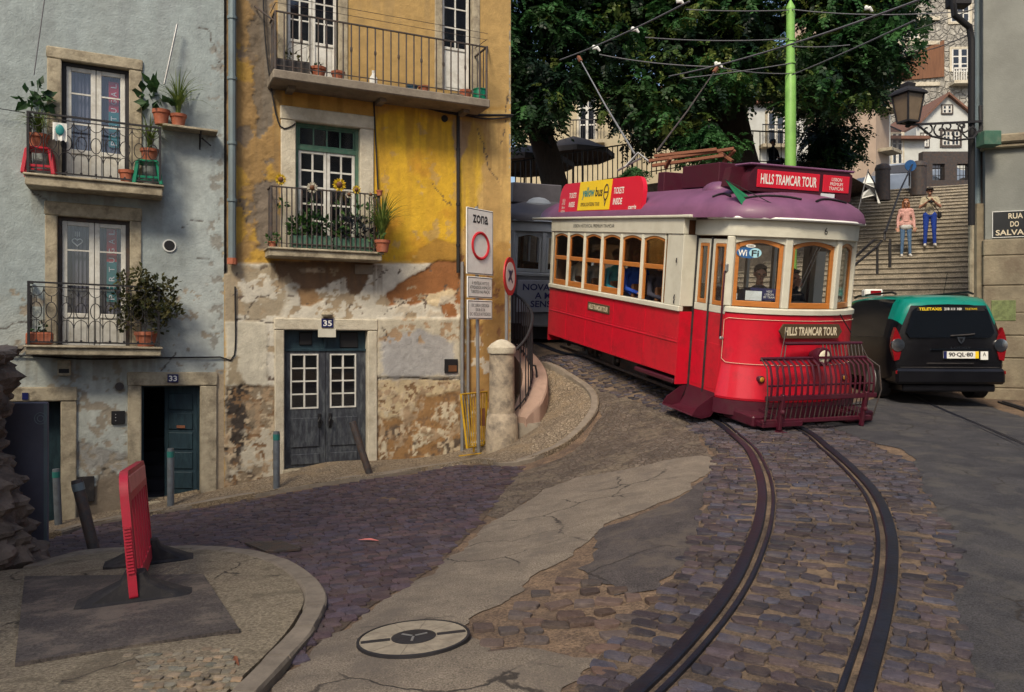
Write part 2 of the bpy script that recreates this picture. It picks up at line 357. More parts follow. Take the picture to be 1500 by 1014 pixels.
# --- ground materials
def ground_mat(name, col, col2, scale, bump, bscale, spots=None, rough=.9, dist=.015, joint=(.10, .075, .055), vor=0, crack=0):
    m, t, out = nt(name); L = t.links.new; tc = N(t, 'ShaderNodeTexCoord'); src = tc.outputs['Object']
    n1 = N(t, 'ShaderNodeTexNoise'); n1.inputs['Scale'].default_value = scale; n1.inputs['Detail'].default_value = 9; n1.inputs['Roughness'].default_value = .7; L(src, n1.inputs[0])
    cr = N(t, 'ShaderNodeValToRGB'); cr.color_ramp.elements[0].position = .36; cr.color_ramp.elements[1].position = .64; cr.color_ramp.elements[0].color = c4(col); cr.color_ramp.elements[1].color = c4(col2); L(n1.outputs[0], cr.inputs[0]); co = cr.outputs[0]
    n2 = N(t, 'ShaderNodeTexNoise'); n2.inputs['Scale'].default_value = bscale; n2.inputs['Detail'].default_value = 5; n2.inputs['Roughness'].default_value = .7; L(src, n2.inputs[0]); h = n2.outputs[0]
    g = N(t, 'ShaderNodeMapRange'); g.inputs[1].default_value = .36; g.inputs[2].default_value = .64; g.inputs[3].default_value = .5; g.inputs[4].default_value = 1.5; L(n2.outputs[0], g.inputs[0])
    mx = N(t, 'ShaderNodeMix', data_type='RGBA', blend_type='MULTIPLY'); mx.inputs[0].default_value = 1; L(co, mx.inputs[6]); L(g.outputs[0], mx.inputs[7]); co = mx.outputs[2]
    if vor:
        v = N(t, 'ShaderNodeTexVoronoi', feature='DISTANCE_TO_EDGE'); v.inputs['Scale'].default_value = vor; L(src, v.inputs[0])
        v2 = N(t, 'ShaderNodeTexVoronoi'); v2.inputs['Scale'].default_value = vor; L(src, v2.inputs[0])
        vm = N(t, 'ShaderNodeMapRange'); vm.inputs[1].default_value = .0; vm.inputs[2].default_value = .12; L(v.outputs[0], vm.inputs[0])
        e = N(t, 'ShaderNodeMix', data_type='RGBA', blend_type='MULTIPLY'); e.inputs[0].default_value = 1; L(co, e.inputs[6])
        s = N(t, 'ShaderNodeMapRange'); s.inputs[3].default_value = .75; s.inputs[4].default_value = 1.2; L(v2.outputs['Color'], s.inputs[0]); L(s.outputs[0], e.inputs[7])
        j = N(t, 'ShaderNodeMix', data_type='RGBA'); L(vm.outputs[0], j.inputs[0]); j.inputs[6].default_value = c4(joint); L(e.outputs[2], j.inputs[7]); co = j.outputs[2]
        ad = N(t, 'ShaderNodeMath', operation='MULTIPLY_ADD'); ad.inputs[1].default_value = 1.2; L(vm.outputs[0], ad.inputs[0]); L(h, ad.inputs[2]); h = ad.outputs[0]
    if spots:
        n3 = N(t, 'ShaderNodeTexNoise'); n3.inputs['Scale'].default_value = 2.2; n3.inputs['Detail'].default_value = 8; n3.inputs['Roughness'].default_value = .75; L(src, n3.inputs[0])
        m3 = N(t, 'ShaderNodeMapRange'); m3.inputs[1].default_value = .5; m3.inputs[2].default_value = .6; m3.inputs[4].default_value = .75; L(n3.outputs[0], m3.inputs[0])
        x3 = N(t, 'ShaderNodeMix', data_type='RGBA'); L(m3.outputs[0], x3.inputs[0]); L(co, x3.inputs[6]); x3.inputs[7].default_value = c4(spots); co = x3.outputs[2]
    if crack:
        nd = N(t, 'ShaderNodeTexNoise'); nd.inputs['Scale'].default_value = 3; nd.inputs['Detail'].default_value = 5; L(src, nd.inputs[0]); va = N(t, 'ShaderNodeMix', data_type='RGBA', blend_type='ADD'); va.inputs[0].default_value = .35; L(src, va.inputs[6]); L(nd.outputs['Color'], va.inputs[7])
        vc = N(t, 'ShaderNodeTexVoronoi', feature='DISTANCE_TO_EDGE'); vc.inputs['Scale'].default_value = 1.3; L(va.outputs[2], vc.inputs[0]); cm = N(t, 'ShaderNodeMapRange'); cm.inputs[1].default_value = .004; cm.inputs[2].default_value = .016; cm.inputs[3].default_value = crack; cm.inputs[4].default_value = 0; L(vc.outputs[0], cm.inputs[0])
        nb = N(t, 'ShaderNodeTexNoise'); nb.inputs['Scale'].default_value = 1.1; L(src, nb.inputs[0]); nm_ = N(t, 'ShaderNodeMapRange'); nm_.inputs[1].default_value = .48; nm_.inputs[2].default_value = .56; L(nb.outputs[0], nm_.inputs[0]); ml = N(t, 'ShaderNodeMath', operation='MULTIPLY'); L(cm.outputs[0], ml.inputs[0]); L(nm_.outputs[0], ml.inputs[1])
        xc = N(t, 'ShaderNodeMix', data_type='RGBA'); L(ml.outputs[0], xc.inputs[0]); L(co, xc.inputs[6]); xc.inputs[7].default_value = (.035, .03, .028, 1); co = xc.outputs[2]; hs = N(t, 'ShaderNodeMath', operation='SUBTRACT'); L(h, hs.inputs[0]); L(ml.outputs[0], hs.inputs[1]); h = hs.outputs[0]
    p = N(t, 'ShaderNodeBsdfPrincipled'); p.inputs['Roughness'].default_value = rough; p.inputs['Specular IOR Level'].default_value = .3; L(co, p.inputs['Base Color'])
    b = N(t, 'ShaderNodeBump'); b.inputs['Strength'].default_value = bump; b.inputs['Distance'].default_value = dist; L(h, b.inputs['Height']); L(b.outputs[0], p.inputs['Normal'])
    L(p.outputs[0], out.inputs[0]); return m
M_SAND = ground_mat('sandy_earth', (.11, .078, .058), (.21, .145, .095), 4, .8, 60, spots=(.085, .062, .05))
M_ASPH_L = ground_mat('worn_asphalt_light', (.155, .13, .105), (.225, .19, .15), 3, .7, 110, spots=(.135, .115, .098), crack=.9)
M_ASPH_D = ground_mat('asphalt_dark', (.055, .048, .05), (.095, .082, .08), 3.5, .9, 90, spots=(.12, .10, .085), crack=.8)
M_ASPH_R = ground_mat('asphalt_grey', (.036, .036, .043), (.066, .064, .069), 2.5, .7, 100, spots=(.085, .08, .075), crack=.8)
M_OLDP = ground_mat('worn_paving', (.085, .07, .06), (.15, .122, .10), 3, .9, 70, spots=(.19, .155, .115), vor=13)
M_CALC = ground_mat('limestone_pavement', (.20, .16, .115), (.295, .24, .17), 3, .7, 60, spots=(.25, .19, .12), vor=19)
M_CORNER = ground_mat('cement_pavement', (.18, .148, .108), (.31, .265, .185), 2.2, .9, 55, spots=(.11, .088, .065), crack=.8)
M_STONE = mat('basalt_stone', None, .66, attr='col', var=.35, vs=26, bump=.9, bs=70, bdist=.008, dirt=(.17, .125, .09), dirt_amt=.28, dirt_scale=4)

# --- base sheet to the horizon
def axis_vals(a, b, st, far):
    v = list(np.arange(a, b, st)); k = st; x = b; hi = []; lo = []
    while x < far: hi.append(x); k *= 1.6; x += k
    k = st; x = a-st
    while x > -far: lo.append(x); k *= 1.6; x -= k
    return np.array(lo[::-1]+v+hi)
gx = axis_vals(-9, 12, .12, 600); gy = axis_vals(1.2, 24, .12, 600)
GX, GY = np.meshgrid(gx, gy, indexing='ij'); GZ = gz(GX, GY)+(fbm(GX*2.2, GY*2.2, 3)-.5)*.012-.002
nx, ny = GX.shape; idx = np.arange(nx*ny).reshape(nx, ny)
quad = np.stack([idx[:-1, :-1], idx[1:, :-1], idx[1:, 1:], idx[:-1, 1:]], -1).reshape(-1, 4)
tag(raw_mesh('ground', np.c_[GX.ravel(), GY.ravel(), GZ.ravel()], quad, M_SAND, smooth=60), kind='structure')

# --- sheets with ragged outlines, thin edges
def ragged(P, amp, step=.035, seed=1, fs=3.4):
    out = []; n = len(P)
    for i in range(n):
        a = np.array(P[i][:2]); b = np.array(P[(i+1) % n][:2]); L = np.linalg.norm(b-a); k = max(1, int(L/step))
        for j in range(k): out.append(a+(b-a)*j/k)
    out = np.array(out); return out+np.c_[fbm(out[:, 0]*fs, out[:, 1]*fs, seed)-.5, fbm(out[:, 0]*fs, out[:, 1]*fs, seed+40)-.5]*2*amp
def sheet(name, poly_px, m, up=.02, amp=.05, grid=.14, seed=1, edge=.003, bumpy=.012, skirt=0, world=None):
    P = [gp(*p) for p in poly_px] if world is None else world
    O = ragged(P, amp, seed=seed) if amp > 0 else np.array([p[:2] for p in P])
    lo = O.min(0); hi = O.max(0); X, Y = np.meshgrid(np.arange(lo[0], hi[0], grid), np.arange(lo[1], hi[1], grid), indexing='ij'); X = X.ravel()+.03*RNG.random(X.size); Y = Y.ravel()+.03*RNG.random(Y.size)
    sd = sdpoly([tuple(o) for o in O], X, Y); k = sd < -.05; IX, IY, IS = X[k], Y[k], sd[k]; n = len(O)
    V2 = [Vector(o) for o in O]+[Vector((a, b)) for a, b in zip(IX, IY)]
    vs, _, fs, _, _, _ = delaunay_2d_cdt(V2, [(i, (i+1) % n) for i in range(n)], [], 1, 1e-5)
    xy = np.array([tuple(v) for v in vs]); d = -sdpoly([tuple(o) for o in O], xy[:, 0], xy[:, 1]); prof = np.clip(d/.12, 0, 1)
    z = gz(xy[:, 0], xy[:, 1])+edge+(up-edge)*(prof if skirt == 0 else 1)+(.001+(fbm(xy[:, 0]*2.2, xy[:, 1]*2.2, 3)-.5)*.012)*(1-prof if skirt == 0 else 0)+(fbm(xy[:, 0]*1.7, xy[:, 1]*1.7, seed+9)-.5)*bumpy*prof
    mb = MB(); mb.add([(a, b, c) for (a, b), c in zip(xy, z)], [tuple(f) for f in fs])
    if skirt:
        o = len(mb.v); cnt = {}
        for f in fs:
            for i in range(len(f)):
                e = (f[i], f[(i+1) % len(f)]); cnt[tuple(sorted(e))] = cnt.get(tuple(sorted(e)), 0)+1
        for (a, b), c in cnt.items():
            if c == 1: mb.add([tuple(xy[a])+(z[a],), tuple(xy[b])+(z[b],), tuple(xy[b])+(z[b]-skirt,), tuple(xy[a])+(z[a]-skirt,)], [(0, 1, 2, 3)])
    return mb.build(name, m, smooth=50)
M_JOINT = ground_mat('joint_earth', (.045, .034, .03), (.085, .062, .048), 5, .8, 60, spots=(.14, .10, .07)); M_BED = ground_mat('track_bed_earth', (.055, .043, .037), (.12, .088, .064), 4, .8, 60, spots=(.21, .15, .10))
A_TONGUE = [(1042,667),(980,674),(905,690),(845,700),(800,716),(722,766),(640,832),(560,880),(505,920),(455,950),(420,985),(395,1030),(560,1030),(800,1030),(830,1000),(872,962),(800,950),(720,955),(690,925),(700,905),(745,878),(782,842),(850,808),(878,770),(950,746),(1000,722),(1046,684)]
A_UPPER = [(760,692),(830,668),(880,610),(866,570),(860,556),(920,585),(1000,612),(1030,650),(1046,672),(980,676),(905,692),(845,702),(800,718),(730,762),(712,756),(735,722)]
A_DARK = [(1048,690),(1010,722),(960,748),(888,772),(868,800),(856,850),(905,872),(960,868),(1000,830),(1020,780),(1035,730)]
A_RIGHT = [(1186,612),(1250,640),(1330,662),(1344,690),(1352,722),(1396,790),(1407,850),(1400,905),(1424,960),(1440,1035),(1720,1035),(1720,640),(1500,612),(1420,585),(1320,575),(1250,590)]
D_SAND = [(745,885),(850,850),(905,870),(962,880),(930,915),(900,965),(880,985),(868,962),(800,950),(720,955),(690,925)]
C_LEFT = [(60,800),(130,772),(300,742),(690,682),(765,686),(735,722),(712,756),(640,830),(560,878),(505,918),(455,948),(425,985),(400,975),(445,905),(455,880),(425,840),(360,812),(250,806),(130,815),(60,830)]
T_TRACK = [(780,532),(830,550),(900,580),(1000,612),(1046,665),(1046,690),(1035,730),(1020,780),(1000,830),(960,875),(915,920),(880,970),(830,1035),(1440,1035),(1424,960),(1400,905),(1407,850),(1396,790),(1352,722),(1340,680),(1250,640),(1186,612),(1160,540),(800,520)]
for nm, P, m, up, amp, sd_ in (('street_bed', C_LEFT, M_JOINT, .0055, .05, 15), ('track_bed', T_TRACK, M_BED, .005, .08, 17), ('asphalt_patch', A_TONGUE, M_ASPH_L, .026, .10, 2), ('worn_road_surface', A_UPPER, M_OLDP, .018, .06, 5), ('asphalt_patch', A_DARK, M_ASPH_D, .024, .12, 8), ('asphalt_road', A_RIGHT, M_ASPH_R, .024, .11, 11)):
    tag(sheet(nm, P, m, up, amp, seed=sd_, bumpy=.002 if up < .01 else .012, grid=.10), kind='structure')

# --- rails (grooved rail pairs seen in the street)
RL = [(938,1016),(1000,955),(1058,885),(1094,822),(1114,765),(1117,712),(1100,665),(1072,637),(1048,618)]
RR = [(1262,1016),(1288,925),(1303,845),(1303,785),(1286,735),(1256,697),(1215,660),(1168,626)]
TRF = Vector((.348, -.9375)); TRR = Vector((.9375, .348)); TRO = Vector((3.33, 11.41)); T_PITCH = math.atan(.122)
def tram_axis(u, w): q = TRO+TRF*u+TRR*w; return (q.x, q.y)
gl = [tuple(gp(*p))[:2] for p in RL]; gr = [tuple(gp(*p))[:2] for p in RR]
gl = [tuple(np.array(gl[0])*2-np.array(gl[1]))]+gl; gr = [tuple(np.array(gr[0])*2-np.array(gr[1]))]+gr
gl = smooth_path(gl+[tram_axis(-1, -.45), tram_axis(-4, -.45), tram_axis(-9, -.45), tram_axis(-13, -.45)], .12)
gr = smooth_path(gr+[tram_axis(-1, .45), tram_axis(-4, .45), tram_axis(-9, .45), tram_axis(-13, .45)], .12)
def rail(path, side, name='tram_rail'):
    mb = MB(); n = len(path); rings = [[], []]
    for i in range(n):
        p = path[i]; t = np.array(path[min(i+1, n-1)])-np.array(path[max(i-1, 0)]); t = t/np.linalg.norm(t); nr = np.array((t[1], -t[0]))*side; z = gz1(*p)
        for k, prof in enumerate((((-.045, -.05), (-.045, .024), (-.035, .030), (.02, .030), (.028, .024), (.03, -.05)), ((.062, -.05), (.062, .022), (.068, .027), (.085, .027), (.09, .022), (.092, -.05)))):
            rings[k].append([(p[0]+nr[0]*a, p[1]+nr[1]*a, z+b) for a, b in prof])
    for r in rings: mb.loft(r)
    return tag(mb.build(name, MT['rail_steel']), kind='structure')
rail(gl, 1); rail(gr, -1)
g2 = [tuple(gp(*p))[:2] for p in [(1330,578),(1375,600),(1440,628),(1520,665),(1600,710)]]; rail(smooth_path(g2, .15), 1)
g3 = [tuple(gp(*p))[:2] for p in [(1470,590),(1520,607),(1600,640)]]; rail(smooth_path(g3, .15), 1)

# --- basalt setts
def stones(name, cen, ang, ln, wd, h, col):
    n = len(cen); th = np.linspace(0, 2*np.pi, 10, endpoint=False); c, s = np.cos(th), np.sin(th); e = .42
    ux = np.sign(c)*np.abs(c)**e; uy = np.sign(s)*np.abs(s)**e
    jit = 1+(RNG.random((n, 10))-.5)*.28; lv = [(1.0, -.5), (1.0, .6), (.965, .92), (.80, 1.0)]; V = []
    tx = (RNG.random(n)-.5)*.07; ty = (RNG.random(n)-.5)*.07
    for sc_, hz in lv:
        a = ux*jit*ln[:, None]*sc_; b = uy*jit*wd[:, None]*sc_
        X = cen[:, 0:1]+a*np.cos(ang)[:, None]-b*np.sin(ang)[:, None]; Y = cen[:, 1:2]+a*np.sin(ang)[:, None]+b*np.cos(ang)[:, None]
        Z = cen[:, 2:3]+(h*hz)[:, None]+(a*tx[:, None]+b*ty[:, None])*(1 if hz > 0 else 0); V.append(np.stack([X, Y, Z], -1))
    top = np.stack([cen[:, 0], cen[:, 1], cen[:, 2]+h*1.02], -1)[:, None, :]
    A = np.concatenate(V+[top], 1); k = A.shape[1]; q = []
    for l in range(3):
        for i in range(10): q.append((l*10+i, l*10+(i+1) % 10, (l+1)*10+(i+1) % 10, (l+1)*10+i))
    for i in range(0, 10, 2): q.append((30+i, 30+(i+1) % 10, 30+(i+2) % 10, 40))
    Fc = (np.array(q)[None]+np.arange(n)[:, None, None]*k).reshape(-1, 4)
    return tag(raw_mesh(name, A.reshape(-1, 3), Fc, M_STONE, attrs={'col': np.repeat(col, k, 0)}, smooth=50), kind='structure')
def stone_cols(n, base=(.062, .050, .056), var=.5):
    f = 1+(RNG.random(n)-.5)*2*var; w = RNG.random(n); c = np.array(base)[None]*f[:, None]; c[:, 0] *= 1+.35*(w-.5); c[:, 2] *= 1-.25*(w-.5); return c
def inside(polys, excl, X, Y, Z, am=6):
    px, py = project(X, Y, Z); nz = (fbm(X*3, Y*3, 21)-.5)*am*2; k = np.zeros(len(X), bool)
    for P in polys: k |= sdpoly(P, px, py)+nz < 0
    for P in excl: k &= sdpoly(P, px, py)+nz > 0
    return k
# left street: courses roughly along the houses, gently fanning
a0 = math.atan2(.423, .906)-.05; rows = np.arange(-4, 9.5, .0845); cen = []
for r_i, r in enumerate(rows):
    x = -9+RNG.random()*.2
    while x < 8:
        w = .122*(.72+.56*RNG.random()); cen.append((x+w/2, r+(RNG.random()-.5)*.02+.12*math.sin(x*.5+r*.3), w/2*.98, .0415*(.95+.1*RNG.random()))); x += w
cen = np.array(cen); ca, sa = math.cos(a0), math.sin(a0)
X = cen[:, 0]*ca-cen[:, 1]*sa-1; Y = cen[:, 0]*sa+cen[:, 1]*ca+7; k = (Y > 3.2) & (Y < 13) & (X > -8) & (X < 3); X, Y, cen = X[k], Y[k], cen[k]; Z = gz(X, Y)
k = inside([C_LEFT], [], X, Y, Z); X, Y, Z, cen = X[k], Y[k], Z[k], cen[k]; nC = len(X)
far = np.clip((Y-5)/5, 0, 1); base = stone_cols(nC, (.054, .039, .054), .4)
stones('cobblestone_street', np.c_[X, Y, Z], np.full(nC, a0)+.06*np.cos(X*.5)+RNG.normal(0, .05, nC), cen[:, 2], cen[:, 3], .014+.006*RNG.random(nC), base)
# track bed: courses square to the rails
cl = [(np.array(a)+np.array(b))/2 for a, b in zip(smooth_path(gl, .5), smooth_path(gr, .5))]
mid = smooth_path([tuple((np.array(gp(*a))[:2]+np.array(gp(*b))[:2])/2) for a, b in (((938,1016),(1262,1016)),((1058,885),(1294,900)),((1094,822),(1303,820)),((1114,765),(1298,765)),((1117,712),(1270,715)),((1100,665),(1225,668)))]+[tram_axis(1, 0), tram_axis(-3, 0), tram_axis(-9, 0)], .05)
mid = np.array(mid); d = np.r_[0, np.cumsum(np.linalg.norm(np.diff(mid, axis=0), axis=1))]; st = np.arange(-1.2, d[-1], .0865)
GLA = np.array([p[:2] for p in gl]); GRA = np.array([p[:2] for p in gr]); cc = []
for s_ in st:
    if s_ < 0: p = mid[0]+(mid[0]-mid[1])/np.linalg.norm(mid[0]-mid[1])*(-s_); t = (mid[3]-mid[0])
    else: i = min(int(np.searchsorted(d, s_)), len(mid)-4); p = mid[i]; t = mid[i+3]-mid[max(i-3, 0)]
    t = t/np.linalg.norm(t); nr = np.array((t[1], -t[0])); lat = []
    for G in (GLA, GRA): e = G-p; j = int(np.argmin(np.abs(e @ t)+.2*np.abs(e @ nr))); lat.append(float(e[j] @ nr))
    la, lb = min(lat), max(lat)
    if lb-la < .4: continue
    for x0, x1 in ((-2.6, la-.055), (la+.10, lb-.10), (lb+.055, 2.7)):
        x = x0 if x0 > -2.5 else x0+RNG.random()*.12; ws = []
        while x < x1-.02:
            w = .118*(.62+.76*RNG.random())
            if x1 < 2.6 and x1-x < w+.06: w = x1-x
            q = p+nr*(x+w/2)+t*(RNG.random()-.5)*.018; cc.append((q[0], q[1], math.atan2(nr[1], nr[0]), w/2*.98, .0425*(.95+.10*RNG.random()))); x += w
cc = np.array(cc); cc = cc[cc[:, 1] > 2.6]
Z = gz(cc[:, 0], cc[:, 1]); k = inside([T_TRACK], [], cc[:, 0], cc[:, 1], Z, 5) & (RNG.random(len(cc)) > .02); cc, Z = cc[k], Z[k]
# drop stones that overlap where the courses converge
cell = {}; keep = []
for i in RNG.permutation(len(cc)):
    q = cc[i]; g = (int(q[0]/.2), int(q[1]/.2)); ok = True
    for a in (-1, 0, 1):
        for b in (-1, 0, 1):
            for j in cell.get((g[0]+a, g[1]+b), ()):
                e = cc[j]; dx, dy = q[0]-e[0], q[1]-e[1]; u = abs(dx*math.cos(q[2])+dy*math.sin(q[2])); v = abs(-dx*math.sin(q[2])+dy*math.cos(q[2]))
                if u < (q[3]+e[3])*.8 and v < (q[4]+e[4])*.72: ok = False
    if ok: keep.append(i); cell.setdefault(g, []).append(i)
cc, Z = cc[keep], Z[keep]; n = len(cc)
stones('cobblestone_trackway', np.c_[cc[:, 0], cc[:, 1], Z], cc[:, 2]+RNG.normal(0, .06, n), cc[:, 3], cc[:, 4], .015+.006*RNG.random(n), stone_cols(n, (.047, .040, .052), .5))
# scattered setts in the sand
S = []
for i in range(420):
    px, py = RNG.uniform(690, 970), RNG.uniform(850, 985)
    if sdpoly(D_SAND, np.array([px]), np.array([py]))[0] < 4 and vnoise(px*.02, py*.04, 5) > .35: q = gp(px, py); S.append((q.x, q.y, q.z))
S = np.array(S); keep = []
for i in range(len(S)):
    if all((S[i, 0]-S[j, 0])**2+(S[i, 1]-S[j, 1])**2 > .018 for j in keep): keep.append(i)
S = S[keep]; n = len(S)
stones('loose_setts', S, RNG.normal(.2, .25, n), RNG.uniform(.045, .10, n), RNG.uniform(.035, .055, n), .012+.012*RNG.random(n), stone_cols(n, (.075, .055, .05), .4))

# --- pavements and kerbs
def kerb(name, P, w, up, side=1, blk=.75, m=None):
    path = smooth_path([tuple(p[:2]) for p in P], .06); mb = MB(); d = 0; rings = []; n = len(path); jog = 0
    for i in range(n):
        p = np.array(path[i]); t = np.array(path[min(i+1, n-1)])-np.array(path[max(i-1, 0)]); t = t/np.linalg.norm(t); nr = np.array((t[1], -t[0]))*side; z = gz1(*p); o = (vnoise(p[0]*3, p[1]*3, 4)-.5)*.02; j = (vnoise(p[0]*6, p[1]*6, 14)-.5)*.012
        rings.append([(p[0]+nr[0]*a+nr[0]*o, p[1]+nr[1]*a+nr[1]*o, z+b) for a, b in ((0, -.1), (jog, up-.02), (.02+jog, up+j+jog*.6), (w-.01, up+j+jog*.6), (w, up-.01), (w, -.1))])
        if i: d += np.linalg.norm(p-np.array(path[i-1]))
        if d > blk or i == n-1:
            if len(rings) > 1:
                # leave a joint between blocks
                a = np.array(rings[-1]); b = np.array(rings[-2]); last = a*.88+b*.12; mb.loft(rings[:-1]+[[tuple(q) for q in last]])
            rings = [rings[-1]]; d = 0; jog = RNG.uniform(-.012, .012)
    return tag(mb.build(name, m or MT['kerbstone'], smooth=30), kind='structure')
K1 = [gp(*p) for p in [(90,786),(140,772),(250,752),(405,724),(550,702),(640,688),(690,680),(735,684),(775,678),(830,655),(868,618),(877,592),(864,570),(830,548),(800,535)]]
kerb('kerb', K1, .12, .07, -1)
P1 = [tuple(p)[:2] for p in K1]
c_in = [(.3,14.6),(.05,13.9),(0,13.35),(-.65,13.2),(-2.8,12.15),(-6.4,10.45),(-7.4,10.0),(-7.0,9.4)]
k1s = [tuple(q) for q in smooth_path(P1, .15)]
tag(sheet('pavement', None, M_CALC, .066, 0, seed=3, bumpy=.01, skirt=.12, world=k1s+c_in), kind='structure')
K2 = [gp(*p) for p in [(60,838),(130,818),(250,812),(350,818),(412,842),(444,880),(432,918),(398,962),(345,1014),(320,1040)]]
kerb('kerb', K2, .14, .05, -1, .42)
tag(sheet('pavement', None, M_CORNER, .043, 0, seed=6, bumpy=.03, skirt=.12, world=[tuple(q) for q in smooth_path([tuple(p[:2]) for p in K2], .12)]+[(-.9,2.2),(-4.5,2.2),(-5.5,6.8)]), kind='structure')
# small setts in the near corner
S = []
for i in range(11):
    for j in range(6):
        q = gp(190+i*14+j*4+RNG.normal(0, 2), 978+j*11-i*1.2+RNG.normal(0, 1.5)); S.append((q.x, q.y, q.z+.043))
S = np.array(S); n = len(S); stones('pavement_setts', S, RNG.normal(.1, .2, n), np.full(n, .024)*RNG.uniform(.8, 1.2, n), np.full(n, .02)*RNG.uniform(.8, 1.2, n), .006+.006*RNG.random(n), stone_cols(n, (.20, .165, .12), .35))
# ============================================================ FACADES
FD = Vector((.906, .423, 0)); FN = Vector((.423, -.906, 0)); FO = Vector((-2.82, 12.0, 0))
class Facade:
    """local frame: x along the wall to the right, y into the wall, z up; k = settlement of the courses"""
    def __init__(s, k, px0):
        s.k = k; s.s0 = 0; s.s0 = s.p(px0, 480)[0]
        A = Matrix(((FD.x, -FN.x, 0, FO.x), (FD.y, -FN.y, 0, FO.y), (0, 0, 1, 0), (0, 0, 0, 1)))
        S = Matrix.Identity(4); S[2][0] = -k; S[2][3] = k*s.s0; s.M = A @ S
    def p(s, px, py, off=0):
        rx = (px-CX)/FPX; o = FO+FN*off
        Y = (FN.x*o.x+FN.y*o.y)/(FN.x*rx+FN.y); X = rx*Y
        sx = (X-FO.x)*FD.x+(Y-FO.y)*FD.y; z = EYE+(HY-py)/FPX*Y
        return sx, z+s.k*(sx-s.s0)
    def r(s, x0, y0, x1, y1, off=0):
        xm, ym = (x0+x1)/2, (y0+y1)/2
        return s.p(x0, ym, off)[0], s.p(xm, y1, off)[1], s.p(x1, ym, off)[0], s.p(xm, y0, off)[1]   # s0,z0,s1,z1
    def w(s, x, y, z): return s.M @ Vector((x, y, z))
    def base(s, x): v = s.w(x, 0, 0); return Vector((v.x, v.y, gz1(v.x, v.y)))
FL = Facade(.028, 190); FY = Facade(.010, 476)

def wall_sheet(name, F, px0, px1, z0, z1, holes, painter, mat_, parent, step=.022):
    s0 = F.p(px0, 480)[0]; s1 = F.p(px1, 480)[0]
    xs = np.linspace(s0, s1, int((s1-s0)/step)+1); zs = np.linspace(z0, z1, int((z1-z0)/step)+1)
    for h in holes:
        for a, b, v in ((h[0], h[2], xs), (h[1], h[3], zs)):
            for e in (a, b): v[np.argmin(np.abs(v-e))] = e
    X, Z = np.meshgrid(xs, zs, indexing='ij'); col, rel = painter(F, X, Z)
    nx, nz = X.shape; idx = np.arange(nx*nz).reshape(nx, nz); cx = (X[:-1, :-1]+X[1:, 1:])/2; cz = (Z[:-1, :-1]+Z[1:, 1:])/2; k = np.ones(cx.shape, bool)
    for h in holes: k &= ~((cx > h[0]) & (cx < h[2]) & (cz > h[1]) & (cz < h[3]))
    q = np.stack([idx[:-1, :-1], idx[1:, :-1], idx[1:, 1:], idx[:-1, 1:]], -1)[k]
    L = np.c_[X.ravel(), -rel.ravel(), Z.ravel(), np.ones(X.size)]; MM = np.array(WM[parent.name].inverted() @ F.M)
    return raw_mesh(name, (L @ MM.T)[:, :3], q, mat_, parent, attrs={'col': col.reshape(-1, 3)}, smooth=60)
class Painter:
    def __init__(s, X, Z, base, F):
        s.X, s.Z, s.F = X, Z, F; s.col = np.ones(X.shape+(3,))*np.array(base); s.rel = (fbm(X*1.3, Z*1.3, 2)-.5)*.012
        s.n1 = fbm(X*3.2, Z*3.2, 11, 6)-.5; s.n2 = fbm(X*11, Z*11, 31, 4)-.5; s.n3 = fbm(X*26, Z*26, 61, 3)-.5; s.n2 = s.n2*.75+s.n3*.55; s.col *= (1+.3*s.n1+.2*s.n2)[..., None]; s.rel = s.rel+s.n2*.007
    def layer(s, poly, col, amp=.12, soft=.012, rel=0, px=True, var=.4, op=1, amp2=None):
        P = [s.F.p(*p) for p in poly] if px else poly
        d = sdpoly(P, s.X, s.Z)+(s.n1*2*amp+s.n2*(amp*.75 if amp2 is None else amp2)); m = np.clip(.5-d/(2*soft), 0, 1)*op; c = np.array(col)*(1+var*s.n1[..., None]+var*.6*s.n2[..., None])
        s.col = s.col*(1-m[..., None])+c*m[..., None]; s.rel = s.rel+m*rel*1.7
    def spots(s, poly, col, thr, sc=4, seed=50, rel=0, soft=.02, px=True, amp=.1, var=.3):
        P = [s.F.p(*p) for p in poly] if px else poly
        f = fbm(s.X*sc, s.Z*sc, seed, 6)+s.n2*.10; d = sdpoly(P, s.X, s.Z)+s.n1*2*amp; m = np.clip((f-thr)/soft, 0, 1)*np.clip(.5-d/.06, 0, 1); c = np.array(col)*(1+var*s.n2[..., None])
        s.col = s.col*(1-m[..., None])+c*m[..., None]; s.rel = s.rel+m*rel
    def drip(s, x0, x1, y0, y1, col, thr=.55, op=.5, seed=9):
        a = s.F.r(x0, y0, x1, y1); f = fbm(s.X*9, s.Z*.7+seed, seed, 4); u = np.clip((a[3]-s.Z)/max(.01, a[3]-a[1]), 0, 1); k = (s.X > a[0]) & (s.X < a[2]) & (s.Z < a[3]) & (s.Z > a[1]); m = np.clip((f-thr+.08*(1-u))/.08, 0, 1)*(1-u)**.7*k*op
        s.col = s.col*(1-m[..., None])+np.array(col)*m[..., None]
    def crack(s, pts, w=.008, col=(.07, .055, .045)):
        P = [np.array(s.F.p(*p)) for p in pts]
        for a, b in zip(P[:-1], P[1:]):
            e = b-a; jx = s.X+s.n2*.12; jz = s.Z+s.n1*.15; t = np.clip(((jx-a[0])*e[0]+(jz-a[1])*e[1])/(e @ e), 0, 1); d = np.hypot(jx-a[0]-t*e[0], jz-a[1]-t*e[1]); m = np.clip(1.3-d/w, 0, 1)[..., None]
            s.col = s.col*(1-m)+np.array(col)*m; s.rel = s.rel-m[..., 0]*.006
